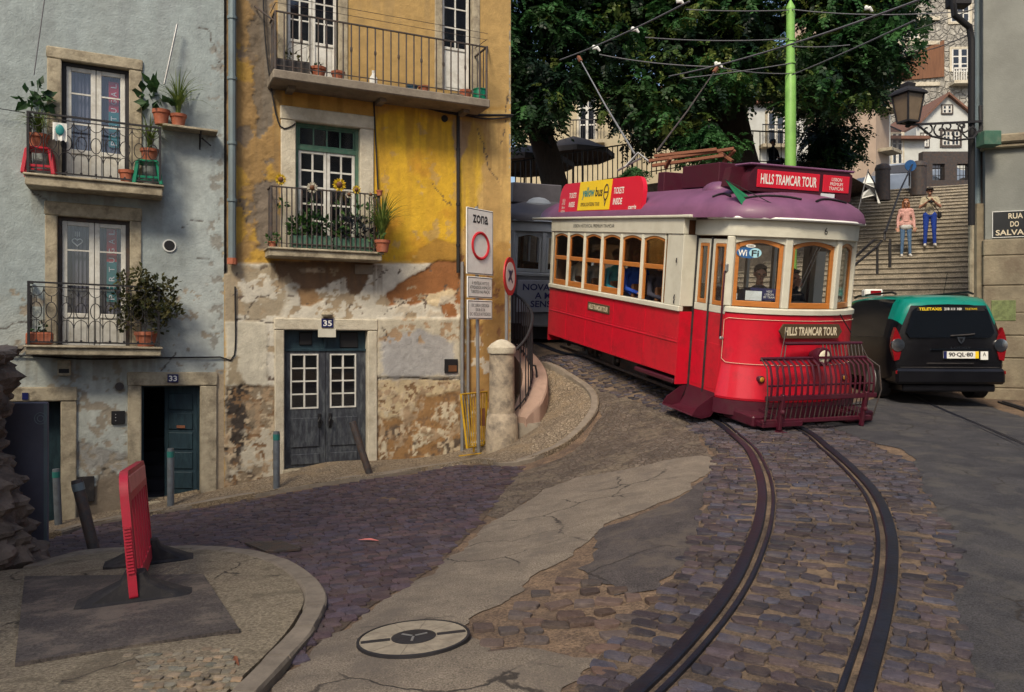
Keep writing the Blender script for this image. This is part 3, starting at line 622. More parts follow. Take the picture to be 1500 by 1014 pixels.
def paint_left(F, X, Z):
    p = Painter(X, Z, (.295, .345, .35), F); A = lambda *q: list(q)
    p.layer(A((-300,440),(140,470),(330,430),(330,1000),(-300,1000)), (.385,.415,.39), .35, .35)
    p.layer(A((255,190),(330,190),(330,560),(250,560)), (.42,.465,.46), .3, .4, op=.7)
    p.spots(A((-300,-100),(330,-100),(330,640),(-300,640)), (.25,.285,.285), .58, 1.6, 63, soft=.25)
    p.spots(A((-100,420),(330,420),(330,740),(-100,740)), (.28,.25,.2), .67, 8, 53, rel=-.005, soft=.01)
    p.layer(A((108,650),(190,668),(190,690),(150,690),(112,682)), (.30,.30,.28), .12, rel=-.004)
    p.layer(A((108,705),(140,715),(150,688),(190,700),(190,800),(100,800)), (.20,.165,.125), .12, rel=-.012)
    p.layer(A((-300,700),(60,690),(60,900),(-300,900)), (.20,.165,.125), .12, rel=-.012)
    p.spots(A((108,560),(190,560),(190,700),(108,700)), (.28,.25,.2), .58, 9, 77, rel=-.005)
    p.layer(A((316,540),(332,540),(332,740),(316,740)), (.33,.27,.19), .05)
    p.spots(A((305,60),(330,60),(330,560),(305,560)), (.24,.24,.22), .63, 9, 91, rel=-.004)
    p.drip(36, 240, 277, 345, (.2,.2,.18), .5, .6, 3); p.drip(36, 240, 520, 580, (.19,.18,.15), .5, .6, 5); p.drip(185, 318, 545, 640, (.2,.18,.14), .55, .5, 7); p.drip(238, 330, 195, 330, (.24,.26,.26), .56, .5, 8); p.drip(-20, 330, -60, 200, (.24,.27,.28), .58, .45, 12)
    for c in ([(290,40),(308,48),(318,78),(325,100)],[(240,475),(260,460),(262,430)],[(268,335),(280,322),(300,324)],[(45,280),(75,300)],[(290,375),(310,378)],[(260,520),(225,560)],[(0,480),(40,470)]): p.crack(c)
    return p.col, p.rel
def paint_yellow(F, X, Z):
    p = Painter(X, Z, (.40, .265, .10), F); A = lambda *q: list(q)
    # tan upper storey and ochre band under the long balcony
    p.layer(A((410,120),(560,132),(680,155),(750,160),(750,300),(410,300)), (.42,.235,.055), .12, .05)
    p.layer(A((330,-200),(412,-200),(405,160),(412,385),(330,385)), (.30,.19,.075), .12, .06)
    p.spots(A((335,-200),(412,-200),(412,385),(335,385)), (.17,.135,.10), .55, 2.6, 71, rel=-.008, soft=.03)
    p.spots(A((335,60),(412,60),(412,385),(335,385)), (.44,.27,.05), .58, 3.3, 72, soft=.05)
    p.rel = p.rel+p.n2*.022*np.clip((F.p(412, 300)[0]-p.X)/.2, 0, 1)*(p.Z > F.p(370, 386)[1]); p.layer(A((362,-60),(400,-60),(402,180),(380,200),(366,60)), (.165,.14,.11), .14, rel=-.006)
    p.layer(A((375,270),(412,265),(412,370),(380,365)), (.19,.155,.12), .12, rel=-.006)
    # the bright yellow field
    p.layer(A((548,165),(600,158),(669,182),(670,386),(556,384),(548,300)), (.60,.365,.028), .06, .03, var=.3)
    p.spots(A((552,160),(669,180),(669,384),(556,382)), (.48,.25,.025), .52, 1.3, 84, soft=.12)
    p.spots(A((552,160),(669,180),(669,384),(556,382)), (.46,.30,.09), .66, 5, 85, soft=.03)
    p.layer(A((600,386),(612,366),(640,350),(672,356),(672,388)), (.36,.20,.035), .05, .02, rel=-.002)
    # right-hand strip
    p.layer(A((669,165),(750,160),(750,500),(669,500)), (.48,.32,.115), .04, .02)
    p.layer(A((671,170),(708,185),(712,240),(690,320),(672,350)), (.56,.36,.04), .12, .05)
    p.layer(A((664,170),(690,180),(684,215),(668,250)), (.33,.24,.16), .06, rel=-.004)
    p.layer(A((680,360),(750,355),(750,480),(680,470)), (.40,.24,.07), .15, .04)
    p.layer(A((672,480),(750,455),(750,700),(672,700)), (.36,.215,.075), .12, .03)
    p.spots(A((672,330),(750,330),(750,680),(672,680)), (.25,.13,.06), .635, 5, 95, rel=-.006)
    p.spots(A((672,480),(750,480),(750,680),(672,680)), (.52,.47,.38), .6, 6, 97, rel=.004)
    # white ground storey
    p.layer(A((330,386),(676,386),(676,900),(330,900)), (.55,.52,.44), .02, .01, rel=.004)
    p.layer(A((330,386),(345,386),(345,570),(330,570)), (.36,.30,.21), .03)
    p.spots(A((345,390),(415,390),(415,470),(345,470)), (.33,.28,.2), .52, 3, 98, rel=-.004)
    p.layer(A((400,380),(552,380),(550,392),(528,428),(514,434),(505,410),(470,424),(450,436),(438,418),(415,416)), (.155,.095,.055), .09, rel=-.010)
    p.layer(A((434,392),(478,390),(480,402),(440,402)), (.40,.33,.25), .06)
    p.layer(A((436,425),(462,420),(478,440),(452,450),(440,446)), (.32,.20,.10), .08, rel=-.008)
    p.layer(A((592,412),(640,384),(676,384),(676,462),(650,464),(640,440),(600,446),(570,448),(568,432)), (.27,.115,.042), .05, rel=-.012)
    p.layer(A((622,432),(655,424),(676,424),(660,440),(640,452),(624,446)), (.56,.46,.30), .06, rel=.006)
    p.spots(A((580,440),(676,430),(676,466),(580,466)), (.52,.46,.36), .55, 7, 99, rel=.006)
    p.spots(A((345,390),(560,390),(676,470),(676,900),(345,900)), (.34,.27,.18), .62, 5, 101, rel=-.004)
    p.spots(A((345,390),(676,390),(676,900),(345,900)), (.12,.09,.07), .71, 9, 102, rel=-.006)
    # panels, plinth
    p.layer(A((330,472),(392,472),(392,566),(330,566)), (.50,.47,.38), .02, .008, rel=.006)
    p.layer(A((330,520),(352,515),(356,566),(330,566)), (.30,.25,.17), .12)
    p.layer(A((330,566),(418,566),(418,900),(330,900)), (.235,.185,.125), .03, rel=-.004)
    p.spots(A((330,566),(418,566),(418,900),(330,900)), (.47,.43,.34), .52, 3.2, 104, rel=.008, soft=.015)
    p.layer(A((332,568),(362,568),(360,630),(350,690),(334,660)), (.045,.036,.03), .22, .03, rel=-.006)
    p.layer(A((545,556),(682,556),(682,900),(545,900)), (.48,.39,.245), .02, .008, rel=-.002)
    p.layer(A((545,608),(600,622),(612,578),(682,574),(682,900),(545,900)), (.27,.155,.065), .14, .03, rel=-.008)
    p.spots(A((545,600),(682,590),(682,680),(545,690)), (.50,.44,.32), .575, 4, 107, rel=.008)
    p.layer(A((553,640),(567,640),(569,672),(556,676)), (.50,.44,.32), .08, rel=.008)
    p.layer(A((612,628),(632,622),(640,636),(622,642)), (.50,.44,.32), .08, rel=.008)
    p.spots(A((330,640),(682,620),(682,720),(330,740)), (.10,.075,.055), .62, 4, 108, soft=.05)
    for q in (A((545,556),(682,556),(682,690),(545,690)), A((330,566),(418,566),(418,740),(330,740))):
        p.spots(q, (.44,.36,.25), .60, 12, 121, rel=.004); p.spots(q, (.19,.115,.06), .62, 14, 123, rel=-.004); p.spots(q, (.33,.24,.15), .60, 8, 125, soft=.06)
    p.layer(A((552,467),(673,467),(673,553),(552,553)), (.46,.42,.33), .005, .006, rel=.014)
    p.layer(A((556,496),(620,488),(668,500),(670,551),(556,551)), (.34,.335,.33), .12, .03)
    p.spots(A((552,467),(673,467),(673,500),(552,500)), (.33,.23,.14), .58, 8, 110, rel=-.004)
    p.drip(400, 720, 135, 260, (.24,.13,.03), .54, .6, 3); p.drip(555, 672, 150, 385, (.40,.22,.03), .56, .45, 4); p.drip(395, 560, 384, 440, (.12,.085,.06), .5, .7, 5); p.drip(400, 555, 466, 560, (.25,.2,.14), .55, .5, 6); p.drip(340, 412, -60, 385, (.13,.09,.05), .55, .5, 7); p.drip(672, 748, 168, 480, (.25,.15,.06), .56, .5, 11); p.drip(500, 645, -60, 110, (.28,.2,.1), .55, .5, 13)
    p.layer(A((320,-300),(333,-300),(333,400),(320,400)), (.02,.02,.025), .002, .004, rel=-.03)  # shade of the gap between the houses painted as a dark sunken strip
    for c in ([(700,190),(720,250),(735,270)],[(560,460),(600,440)],[(355,470),(372,440),(395,435)],[(630,270),(660,300)],[(560,480),(565,500)],[(700,300),(703,350)],[(745,140),(735,210)],[(345,470),(412,470)],[(545,555),(680,555)],[(350,290),(362,330)]): p.crack(c)
    return p.col, p.rel
M_WALL = mat('painted_plaster', None, .92, attr='col', var=.16, vs=9, bump=.6, bs=38, bdist=.012)

# --- joinery
def casement(parent, F, rect, y, leaves, cols, rows, m_frame, stile=.05, barw=.022, panel=0., nm='window', gl=None, bars_rows=None):
    """glazed leaves: one child mesh per leaf with its pane and glazing bars"""
    s0, z0, s1, z1 = rect; w = (s1-s0)/leaves; out = []
    for i in range(leaves):
        a, b = s0+i*w+.004, s0+(i+1)*w-.004; mb = MB(); zp = z0+(z1-z0)*panel
        mb.box(a, a+stile, y, y+.045, z0, z1, .006); mb.box(b-stile, b, y, y+.045, z0, z1, .006); mb.box(a+stile, b-stile, y+.002, y+.043, z1-stile, z1, .006); mb.box(a+stile, b-stile, y+.002, y+.043, z0, z0+stile, .006)
        if panel > 0:
            mb.box(a+stile, b-stile, y+.002, y+.043, zp-stile*.5, zp+stile*.5, .006); mb.box(a+stile, b-stile, y+.02, y+.036, z0+stile, zp-stile*.5); mb.box(a+stile+.03, b-stile-.03, y+.010, y+.021, z0+stile+.03, zp-stile*.5-.03, .008)
        g0 = zp+stile*.5 if panel > 0 else z0+stile; g1 = z1-stile
        for c in range(1, cols): x = a+stile+(b-a-2*stile)*c/cols; mb.box(x-barw/2, x+barw/2, y+.006, y+.035, g0, g1)
        for r in range(1, rows):
            z = g0+(g1-g0)*(r/rows if not bars_rows else bars_rows[r-1]); mb.box(a+stile, b-stile, y+.008, y+.034, z-barw/2, z+barw/2)
        leaf = mb.build(nm+'_leaf', m_frame, parent, F.M); g = MB(); g.box(a+stile, b-stile, y+.019, y+.023, g0, g1); g.build('pane', gl or GL_HOUSE, leaf, F.M, smooth=0); out.append((a, b, g0, g1))
    return out
def niche(parent, F, rect, y1, m, nm='reveal'):
    s0, z0, s1, z1 = rect; mb = MB(); e = .02
    mb.add([(s0-e, -.0, z0-e), (s1+e, 0, z0-e), (s1+e, 0, z1+e), (s0-e, 0, z1+e), (s0-e, y1, z0-e), (s1+e, y1, z0-e), (s1+e, y1, z1+e), (s0-e, y1, z1+e)], [(4, 5, 6, 7), (0, 4, 7, 3), (1, 2, 6, 5), (3, 7, 6, 2), (0, 1, 5, 4)])
    return mb.build(nm, m, parent, F.M, smooth=0)
def surround(parent, F, rect, outer, m, y0=-.03, y1=.10, sill=False):
    s0, z0, s1, z1 = rect; a, b, c, d = outer; mb = MB()
    mb.box(a, s0, y0, y1, b, z1-.002, .012); mb.box(s1, c, y0, y1, b, z1-.002, .012); mb.box(a-.01, c+.01, y0-.006, y1, z1, d, .015)
    if sill: mb.box(a, c, y0-.03, y1, b-.08, b, .01)
    return mb.build('stone_surround', m, parent, F.M)
def bottle_balcony(parent, F, slab, rail_top, proj, nm='balcony'):
    """stone slab with a wrought railing of looped bars"""
    s0, z0, s1, z1 = slab; mb = MB(); mb.box(s0, s1, -proj, .05, z0, z1-.03, .012); mb.box(s0-.02, s1+.02, -proj-.03, .05, z1-.03, z1, .010)
    b = mb.build(nm, MT['stone'], parent, F.M); r = MB(); y = -proj+.05; a, c = s0+.03, s1-.03; h = rail_top-z1
    def run(p, q, n):
        p = Vector(p); q = Vector(q); d = q-p
        r.bar(p+Vector((0, 0, h)), q+Vector((0, 0, h)), .035, .022); r.bar(p+Vector((0, 0, .04)), q+Vector((0, 0, .04)), .02, .02); r.bar(p+Vector((0, 0, h*.93)), q+Vector((0, 0, h*.93)), .012, .012)
        for i in range(n):
            o = p+d*((i+.5)/n); o0 = p+d*(i/n); w = d.length/n; u = d.normalized()
            r.tube([o0+Vector((0, 0, .04)), o0+Vector((0, 0, h*.93))], .006, 5)
            for zc, hh in ((h*.56, h*.13), ):
                r.tube([o+u*w*.36*math.sin(t)+Vector((0, 0, zc+hh*math.cos(t))) for t in np.linspace(0, 2*math.pi, 15)[:-1]], .006, 5, closed=True)
            for sg in (-1, 1):
                r.tube([o+u*(sg*w*.5*math.sin(t))+Vector((0, 0, h*.93-.16*h*math.cos(t)*.9)) for t in np.linspace(0, math.pi/2, 6)], .005, 5)
                r.tube([o+u*(sg*w*.48*math.sin(t))+Vector((0, 0, h*.28+.13*h*math.cos(t))) for t in np.linspace(0, math.pi/2, 6)], .005, 5)
            r.tube([o+Vector((0, 0, .04)), o+Vector((0, 0, h*.42))], .005, 5); r.tube([o+Vector((0, 0, h*.69)), o+Vector((0, 0, h*.79))], .005, 5)
            r.ball((o.x, o.y, o.z+.06), .016, 6, 4)
    n = max(5, int((c-a)/.155)); run((a, y, z1), (c, y, z1), n); run((a, -.02, z1), (a, y, z1), 2); run((c, y, z1), (c, -.02, z1), 2)
    for x in (a, c): r.box(x-.015, x+.015, y-.015, y+.015, z1, rail_top+.01)
    r.build('railing', MT['dark_iron'], b, F.M); return b
def curtains(parent, F, g, y, gap=.0):
    mb = MB(); n = 40
    for a, b, z0, z1 in g:
        vs = []; 
        for i in range(n+1):
            x = a-.03+(b-a+.06)*i/n; yy = y+.012*math.sin(i*1.3)+.006*math.sin(i*2.9)
            vs += [(x, yy, z0-.03), (x, yy, z1+.03)]
        mb.add(vs, [(2*i, 2*i+2, 2*i+3, 2*i+1) for i in range(n)])
    return mb.build('curtain', MT['curtain'], parent, F.M)
def banner(parent, F, px, y0, y1, y, tail=None):
    """red and green fabric strip lettered upwards"""
    s0, z0, s1, z1 = F.r(px-7.5, y0, px+7.5, y1); zm = z0+(z1-z0)*.54; g = MB(); g.box(s0, s1, y, y+.004, z0, zm); b = g.build('hanging_banner', MT['ad_teal'], parent, F.M, smooth=0)
    g = MB(); g.box(s0, s1, y, y+.004, zm, z1); g.build('red_half', MT['sign_red'], b, F.M, smooth=0)
    L = 'PORTUGAL'; n = len(L); h = (z1-z0)/n
    for i, ch in enumerate(L):
        c = F.M @ Vector(((s0+s1)/2, y-.002, z0+h*(i+.5))); text(ch, h*.52, (s1-s0)*.55, frame(c, (0, 0, 1), -FD), MT['white_letter'], b)

# ============================================================ LEFT HOUSE
xL = FL.p(-40, 480)[0]; house = thing('town_house', 'pale blue-grey plastered old house with two iron balconies and door number 33', 'house', FL.base(FL.p(190, 480)[0]))
W1 = FL.r(90, 95, 189, 268); W2 = FL.r(84, 320, 190, 512); D1 = FL.r(207, 565, 293, 760); D0 = FL.r(20, 588, 89, 800); PIPE = FL.p(248, 360)
hl = wall_sheet('wall', FL, -300, 328, -1.6, 7.6, [W1, W2, D1, D0], paint_left, M_WALL, house)
mb = MB(); sl_, sr_ = FL.p(-300, 480)[0], FL.p(328, 480)[0]; mb.box(sl_, sr_, 1.75, 5, -1.6, 7.6); mb.box(sr_-.02, sr_+.002, .004, 1.74, -1.6, 7.6); mb.box(sl_, sr_, -.25, 5, 7.6, 7.8); mb.build('house_core', MT['stone'], house, FL.M)
for W_, o, gapb in ((W1, FL.r(69, 78, 208, 268), (195, 290)), (W2, FL.r(66, 300, 207, 512), (0, 0))):
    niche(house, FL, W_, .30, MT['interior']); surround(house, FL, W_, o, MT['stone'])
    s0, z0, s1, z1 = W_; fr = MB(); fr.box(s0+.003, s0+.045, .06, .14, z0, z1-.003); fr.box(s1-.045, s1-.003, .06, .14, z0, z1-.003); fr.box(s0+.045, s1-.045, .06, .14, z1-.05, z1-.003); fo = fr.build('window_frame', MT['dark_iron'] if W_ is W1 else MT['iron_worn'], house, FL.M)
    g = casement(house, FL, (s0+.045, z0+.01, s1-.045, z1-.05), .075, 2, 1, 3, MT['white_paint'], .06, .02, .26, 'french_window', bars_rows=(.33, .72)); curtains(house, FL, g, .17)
banner(house, FL, 166, 116, 213, .145); banner(house, FL, 163, 332, 442, .145)
c = FL.M @ Vector(FL.p(112, 350)[:1]+(.15,)+FL.p(112, 350)[1:]); mb = MB(); q = Matrix.Translation(Vector(FL.p(112, 353)[:1]+(.150,)+FL.p(112, 353)[1:]))
mb.tube([(.055*math.sin(t)**3*1.1, 0, .05*(13*math.cos(t)-5*math.cos(2*t)-2*math.cos(3*t)-math.cos(4*t))/14) for t in np.linspace(0, 2*math.pi, 24)[:-1]], .007, 5, closed=True, T=q)
for x in (-.025, 0, .025): mb.tube([(x, 0, .075), (x, 0, .14)], .005, 5, T=q)
mb.build('heart_ornament', MT['white_letter'], house, FL.M)
b1 = FL.r(36, 262, 238, 279, .42); bottle_balcony(house, FL, b1, FL.r(38, 175, 238, 200, .4)[3], .42)
b2 = FL.r(37, 507, 236, 521, .42); bottle_balcony(house, FL, b2, FL.r(38, 417, 238, 500, .4)[3], .42)
# door 33: open blue leaf, dark stair behind
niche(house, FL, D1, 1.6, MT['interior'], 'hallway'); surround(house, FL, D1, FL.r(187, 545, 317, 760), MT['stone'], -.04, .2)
s0, z0, s1, z1 = D1; zb = FL.p(250, 733)[1]
mb = MB(); ang = R(22); T = Matrix.Translation((s1-.03, .12, 0)) @ Matrix.Rotation(-ang, 4, 'Z'); wd = .46
mb.box(-wd, 0, 0, .045, zb, z1-.02, .006, T)
for i in range(5): a = zb+.10+(z1-zb-.2)/5*i; mb.box(-wd+.06, -.06, -.018, .004, a+.02, a+(z1-zb-.2)/5-.02, .014, T)
dl = mb.build('door_leaf', MT['door_blue'], house, FL.M); mb = MB(); mb.box(-wd+.18, -wd+.30, -.032, -.016, zb+.98, zb+1.02, .004, T); mb.build('letter_slot', MT['rust'], dl, FL.M)
mb = MB(); mb.box(s0, s0+.03, .10, .16, zb, z1); mb.box(s1-.03, s1, .10, .16, zb, z1); mb.box(s0+.03, s1-.03, .10, .16, z1-.03, z1); mb.build('door_frame', MT['door_blue'], house, FL.M)
mb = MB()
for i in range(5): mb.box(s0, s1, .35+.24*i, 1.58, zb-.2, zb+.02+.17*i)
mb.build('stair_flight', MT['interior'], house, FL.M); mb = MB(); mb.box(s0, s1, -.05, .35, zb-.3, zb-.01); mb.build('door_sill', MT['stone'], house, FL.M)
def plate(parent, F, px0, py0, px1, py1, txt, y=-.05):
    s0, z0, s1, z1 = F.r(px0, py0, px1, py1); mb = MB(); mb.box(s0, s1, y-.012, y+.012, z0, z1, .004); o = mb.build('house_number_plate', MT['number_blue'], parent, F.M)
    text(txt, (s1-s0)*.74, (z1-z0)*.66, F.M @ Matrix.Translation(((s0+s1)/2, y-.013, (z0+z1)/2)), MT['white_letter'], o, bold=.02); return o
plate(house, FL, 245, 548, 261, 560, '33', -.06)
niche(house, FL, D0, .25, MT['door_blue'], 'doorway'); surround(house, FL, D0, FL.r(2, 567, 112, 800), MT['stone'], -.04, .2)
mb = MB(); a = FL.r(33, 575, 42, 585); mb.box(a[0], a[2], -.06, -.03, a[1], a[3]); mb.build('house_number_plate', MT['number_blue'], house, FL.M)
def fbox(parent, F, nm, m, px0, py0, px1, py1, y0, y1=.02, b=.006): a = F.r(px0, py0, px1, py1); mb = MB(); mb.box(a[0], a[2], y0, y1, a[1], a[3], b); return mb.build(nm, m, parent, F.M)
o = fbox(house, FL, 'intercom_box', MT['black'], 163, 602, 183, 621, -.035); a = FL.r(168, 607, 171, 616)
for i in range(3): z = a[1]+(a[3]-a[1])*i/2; mb = MB(); mb.ball(((a[0]+a[2])/2, -.037, z), .008, 8, 5); mb.build('push_button', MT['steel'], o, FL.M)
fbox(house, FL, 'meter_cover', MT['rubber'], 114, 698, 138, 735, -.02)
o = fbox(house, FL, 'vent_box', MT['stone'], 85, 527, 104, 550, -.10); a = FL.r(87, 540, 102, 546); mb = MB(); mb.box(a[0], a[2], -.108, -.098, a[1], a[3]); mb.build('vent_slot', MT['black'], o, FL.M)
def disc(parent, F, nm, m, px, py, r, y0, y1, n=20): x, z = F.p(px, py); mb = MB(); mb.tube([(x, y0, z), (x, y1, z)], r, n); return mb.build(nm, m, parent, F.M)
disc(house, FL, 'vent_rim', MT['sign_white'], 248, 360, .088, -.02, .02); disc(house, FL, 'vent_hole', MT['black'], 248, 360, .070, -.025, .02)
disc(house, FL, 'round_vent', MT['iron_worn'], 175, 566, .055, -.05, .02)
mb = MB(); P = [FL.p(*q) for q in ((-20, 522), (40, 521), (130, 526), (240, 524), (322, 523), (343, 520), (344, 420))]; mb.tube([(x, -.03, z) for x, z in smooth_path(P, .1)], .012, 6); mb.build('wall_cable', MT['cable'], house, FL.M); mb = MB()
P = [FL.p(*q) for q in ((20, 523), (38, 505), (42, 470))]; mb.tube([(x, -.03, z) for x, z in smooth_path(P, .1)], .009, 6); mb.build('wall_cable', MT['cable'], house, FL.M); mb = MB()
P = [FL.p(*q) for q in ((-40, 158), (0, 162), (38, 168))]; mb.tube([(x, -.1, z) for x, z in P], .006, 5); mb.build('wall_cable', MT['cable'], house, FL.M)
mb = MB(); (xa, za), (xb, zb_) = FL.p(70, 0), FL.p(54, 120); mb.tube([(xa+.05, -.3, za+.4), (xb, -.32, zb_)], .007, 5); mb.build('clothes_line', MT['wire_pale'], house, FL.M)
mb = MB(); (xa, za), (xb, zb_) = FL.p(259, 40), FL.p(240, 128); mb.tube([(xa, -.12, za), (xb, -.15, zb_)], .014, 8); mb.build('aerial_pole', MT['steel'], house, FL.M)

# ============================================================ YELLOW HOUSE
yh = thing('town_house', 'ochre yellow house with peeling plaster, long iron balcony and door number 35', 'house', FY.base(FY.p(476, 480)[0]))
Wa = FY.r(420, -90, 497, 125); Wb = FY.r(648, -80, 692, 134); Wm = FY.r(433, 183, 527, 368); D2 = FY.r(416, 484, 538, 700)
wall_sheet('wall', FY, 328, 748, -1.2, 7.9, [Wa, Wb, Wm, D2], paint_yellow, M_WALL, yh)
mb = MB(); sl_, sr_ = FY.p(329, 480)[0], FY.p(748, 480)[0]; mb.box(sl_, sr_-.032, .55, 5, -1.2, 7.9); mb.box(sr_-.03, sr_+.004, .0, 5, -1.2, 7.9); mb.box(sl_, sr_+.2, -.3, 5, 7.9, 8.1); mb.build('house_core', MT['stone'], yh, FY.M)
for W_, cols_, lv in ((Wa, 2, 2), (Wb, 2, 1)):
    s0, z0, s1, z1 = W_; niche(yh, FY, W_, .3, MT['interior']); casement(yh, FY, (s0+.02, z0, s1-.02, z1), .09, lv, cols_, 5, MT['white_paint'], .045, .02, .30, 'french_window')
    mb = MB(); mb.box(s0-.13, s0, -.02, .1, z0, z1, .01); mb.box(s1, s1+.13, -.02, .1, z0, z1, .01); mb.build('stone_surround', MT['stone'], yh, FY.M)
s0, z0, s1, z1 = Wm; niche(yh, FY, Wm, .35, MT['interior']); surround(yh, FY, Wm, FY.r(411, 163, 547, 370), MT['stone_pale'], -.035, .12)
zt = FY.p(480, 217)[1]; fr = MB(); fr.box(s0, s0+.05, .07, .15, z0, z1); fr.box(s1-.05, s1, .07, .15, z0, z1); fr.box(s0+.05, s1-.05, .07, .15, z1-.04, z1); fr.box(s0+.05, s1-.05, .068, .15, zt-.05, zt+.015); fr.build('window_frame', MT['green_frame'], yh, FY.M)
casement(yh, FY, (s0+.05, zt+.015, s1-.05, z1-.04), .085, 1, 4, 1, MT['green_frame'], .025, .022, 0, 'transom'); casement(yh, FY, (s0+.05, z0, s1-.05, zt-.05), .085, 2, 2, 5, MT['white_paint'], .045, .026, .12, 'french_window')
# balconies with plain bars
def bar_balcony(parent, F, slab, rail_top, proj, n, m_slab, braces=False, bulge=True):
    s0, z0, s1, z1 = slab; mb = MB(); mb.box(s0, s1, -proj, .05, z0, z1, .015)
    if braces: mb.box(s0-.02, s1+.02, -proj-.03, .05, z1-.03, z1+.004, .01)
    b = mb.build('balcony', m_slab, parent, F.M); r = MB(); y = -proj+.05; h = rail_top-z1; a, c = s0+.04, s1-.04
    for p, q in (((a, y), (c, y)), ((a, -.01), (a, y)), ((c, -.01), (c, y))):
        for zz, w in ((h, .03), (.07, .018)): r.bar((p[0], p[1], z1+zz), (q[0], q[1], z1+zz), w, w*.6)
    for i in range(n+1):
        x = a+(c-a)*i/n; r.tube([(x, y, z1), (x, y, z1+h)], .011 if i % n else .017, 6)
        if bulge and i % 3 == 0: r.ball((x, y, z1+h*.55), (.02, .02, .05), 6, 5)
    for i in range(1, 4):
        for x in (a, c): r.tube([(x, y*i/4, z1), (x, y*i/4, z1+h)], .009, 6)
    r.build('railing', MT['iron_worn'], b, F.M); return b
LB = FY.r(400, 123, 718, 136, .55); b = bar_balcony(yh, FY, LB, FY.r(400, 42, 716, 100, .52)[3], .55, 27, MT['concrete'])
mb = MB(); zr = FY.r(400, 42, 716, 100, .52)[3]
for x, sg in ((LB[0]+.04, -1), (LB[2]-.04, 1)): mb.tube([(x, -.5, zr-.15), (x+sg*.22, -.02, zr+.2)], .014, 6); mb.tube([(x, -.5, zr+.12), (x, -.02, zr+.14)], .006, 5)
for zz in (.1, .2): mb.tube([(LB[0]+.04, -.55, zr+zz), (LB[2]-.04, -.55, zr+zz)], .004, 4)
mb.build('rail_stay', MT['iron_worn'], b, FY.M)
for i in range(3): mb = MB(); x = LB[0]+.3+i*(LB[2]-LB[0]-.6)/2; mb.prism([(x-.05, LB[1]), (x+.05, LB[1]), (x+.05, LB[1]-.05), (x-.05, LB[1]-.05)], -.3, 0); mb.build('corbel', MT['concrete'], b, FY.M)
MBAL = FY.r(394, 366, 560, 379, .40); bar_balcony(yh, FY, MBAL, FY.r(400, 279, 557, 330, .37)[3], .40, 22, MT['stone'], True, False)
# door 35
surround(yh, FY, D2, FY.r(402, 467, 552, 700), MT['stone_pale'], -.035, .15); s0, z0, s1, z1 = D2; zs = FY.p(476, 684)[1]; zt = FY.p(476, 513)[1]; zm = (s0+s1)/2
mb = MB(); mb.box(s0, s1, .12, .16, zt, z1); mb.box(s0, s1, .07, .121, zt-.02, zt+.02, .005); mb.box(zm-.02, zm+.02, .09, .121, zt+.02, z1)
fo = mb.build('transom_panel', MT['door_blue'], yh, FY.M)
for a in (FY.r(440, 487, 459, 506), FY.r(500, 487, 527, 510)): mb = MB(); mb.box(a[0], a[2], .095, .122, a[1], a[3], .01); mb.build('grille', MT['black'], fo, FY.M)
for i in (0, 1):
    a, b_ = (s0+.003, zm-.004) if i == 0 else (zm+.004, s1-.003); w = b_-a; mb = MB(); y = .09
    gx0, gx1 = a+w*(.20 if i == 0 else .14), a+w*(.80 if i == 0 else .72); gz0, gz1_ = zs+(zt-zs)*.42+.16, zt-.08
    mb.box(a, gx0, y, y+.045, zs, zt-.02); mb.box(gx1, b_, y, y+.045, zs, zt-.02); mb.box(gx0, gx1, y+.001, y+.044, zs, gz0); mb.box(gx0, gx1, y+.001, y+.044, gz1_, zt-.02)
    mb.box(gx0-.02, gx1+.04, y-.016, y+.002, zs+.30, zs+(zt-zs)*.42, .010); mb.box(gx0-.02, gx1+.04, y-.020, y+.002, zs+.04, zs+.20, .012)
    for k in range(6): xx = gx0+(gx1+.02-gx0)*k/5; mb.box(xx-.003, xx+.003, y-.019, y-.012, zs+.32, zs+(zt-zs)*.42-.02)
    lf = mb.build('door_leaf', MT['door_dark'], yh, FY.M); g = MB(); bw = .022
    g.box(gx0-bw, gx0, y-.012, y+.03, gz0-bw, gz1_+bw); g.box(gx1, gx1+bw, y-.012, y+.03, gz0-bw, gz1_+bw); g.box(gx0, gx1, y-.012, y+.03, gz1_, gz1_+bw); g.box(gx0, gx1, y-.012, y+.03, gz0-bw, gz0)
    g.box((gx0+gx1)/2-.011, (gx0+gx1)/2+.011, y-.009, y+.03, gz0, gz1_)
    for k in range(1, 4): zz = gz0+(gz1_-gz0)*k/4; g.box(gx0, gx1, y-.006, y+.03, zz-.010, zz+.010)
    g.build('glazing_bars', MT['white_paint'], lf, FY.M); g = MB(); g.box(gx0, gx1, y+.032, y+.036, gz0, gz1_); g.build('pane', GL_HOUSE, lf, FY.M, smooth=0)
    xk = zm+(-.09 if i == 0 else .07); g = MB(); zk = zs+(zt-zs)*.40; g.box(xk-.025, xk+.025, y-.03, y, zk-.12, zk+.10, .01); g.tube([(xk, y-.05, zk+.04), (xk+.03, y-.075, zk-.02), (xk, y-.06, zk-.12), (xk-.03, y-.075, zk-.02)], .012, 6, closed=True); g.build('door_knocker', MT['black'], lf, FY.M)
niche(yh, FY, D2, .5, MT['interior']); mb = MB(); mb.box(s0-.02, s1+.05, -.05, .2, zs-.3, zs-.005, .01); mb.build('door_sill', MT['stone'], yh, FY.M)
plate(yh, FY, 470, 467, 487, 480, '35', -.048); fbox(yh, FY, 'paper_notice', MT['cream_paint'], 465, 482, 491, 494, -.047, -.04, 0)
x, z = FY.p(478, 461); mb = MB(); mb.ball((x, -.06, z), (.09, .06, .045), 10, 6); mb.build('lamp_housing', MT['stone'], yh, FY.M)
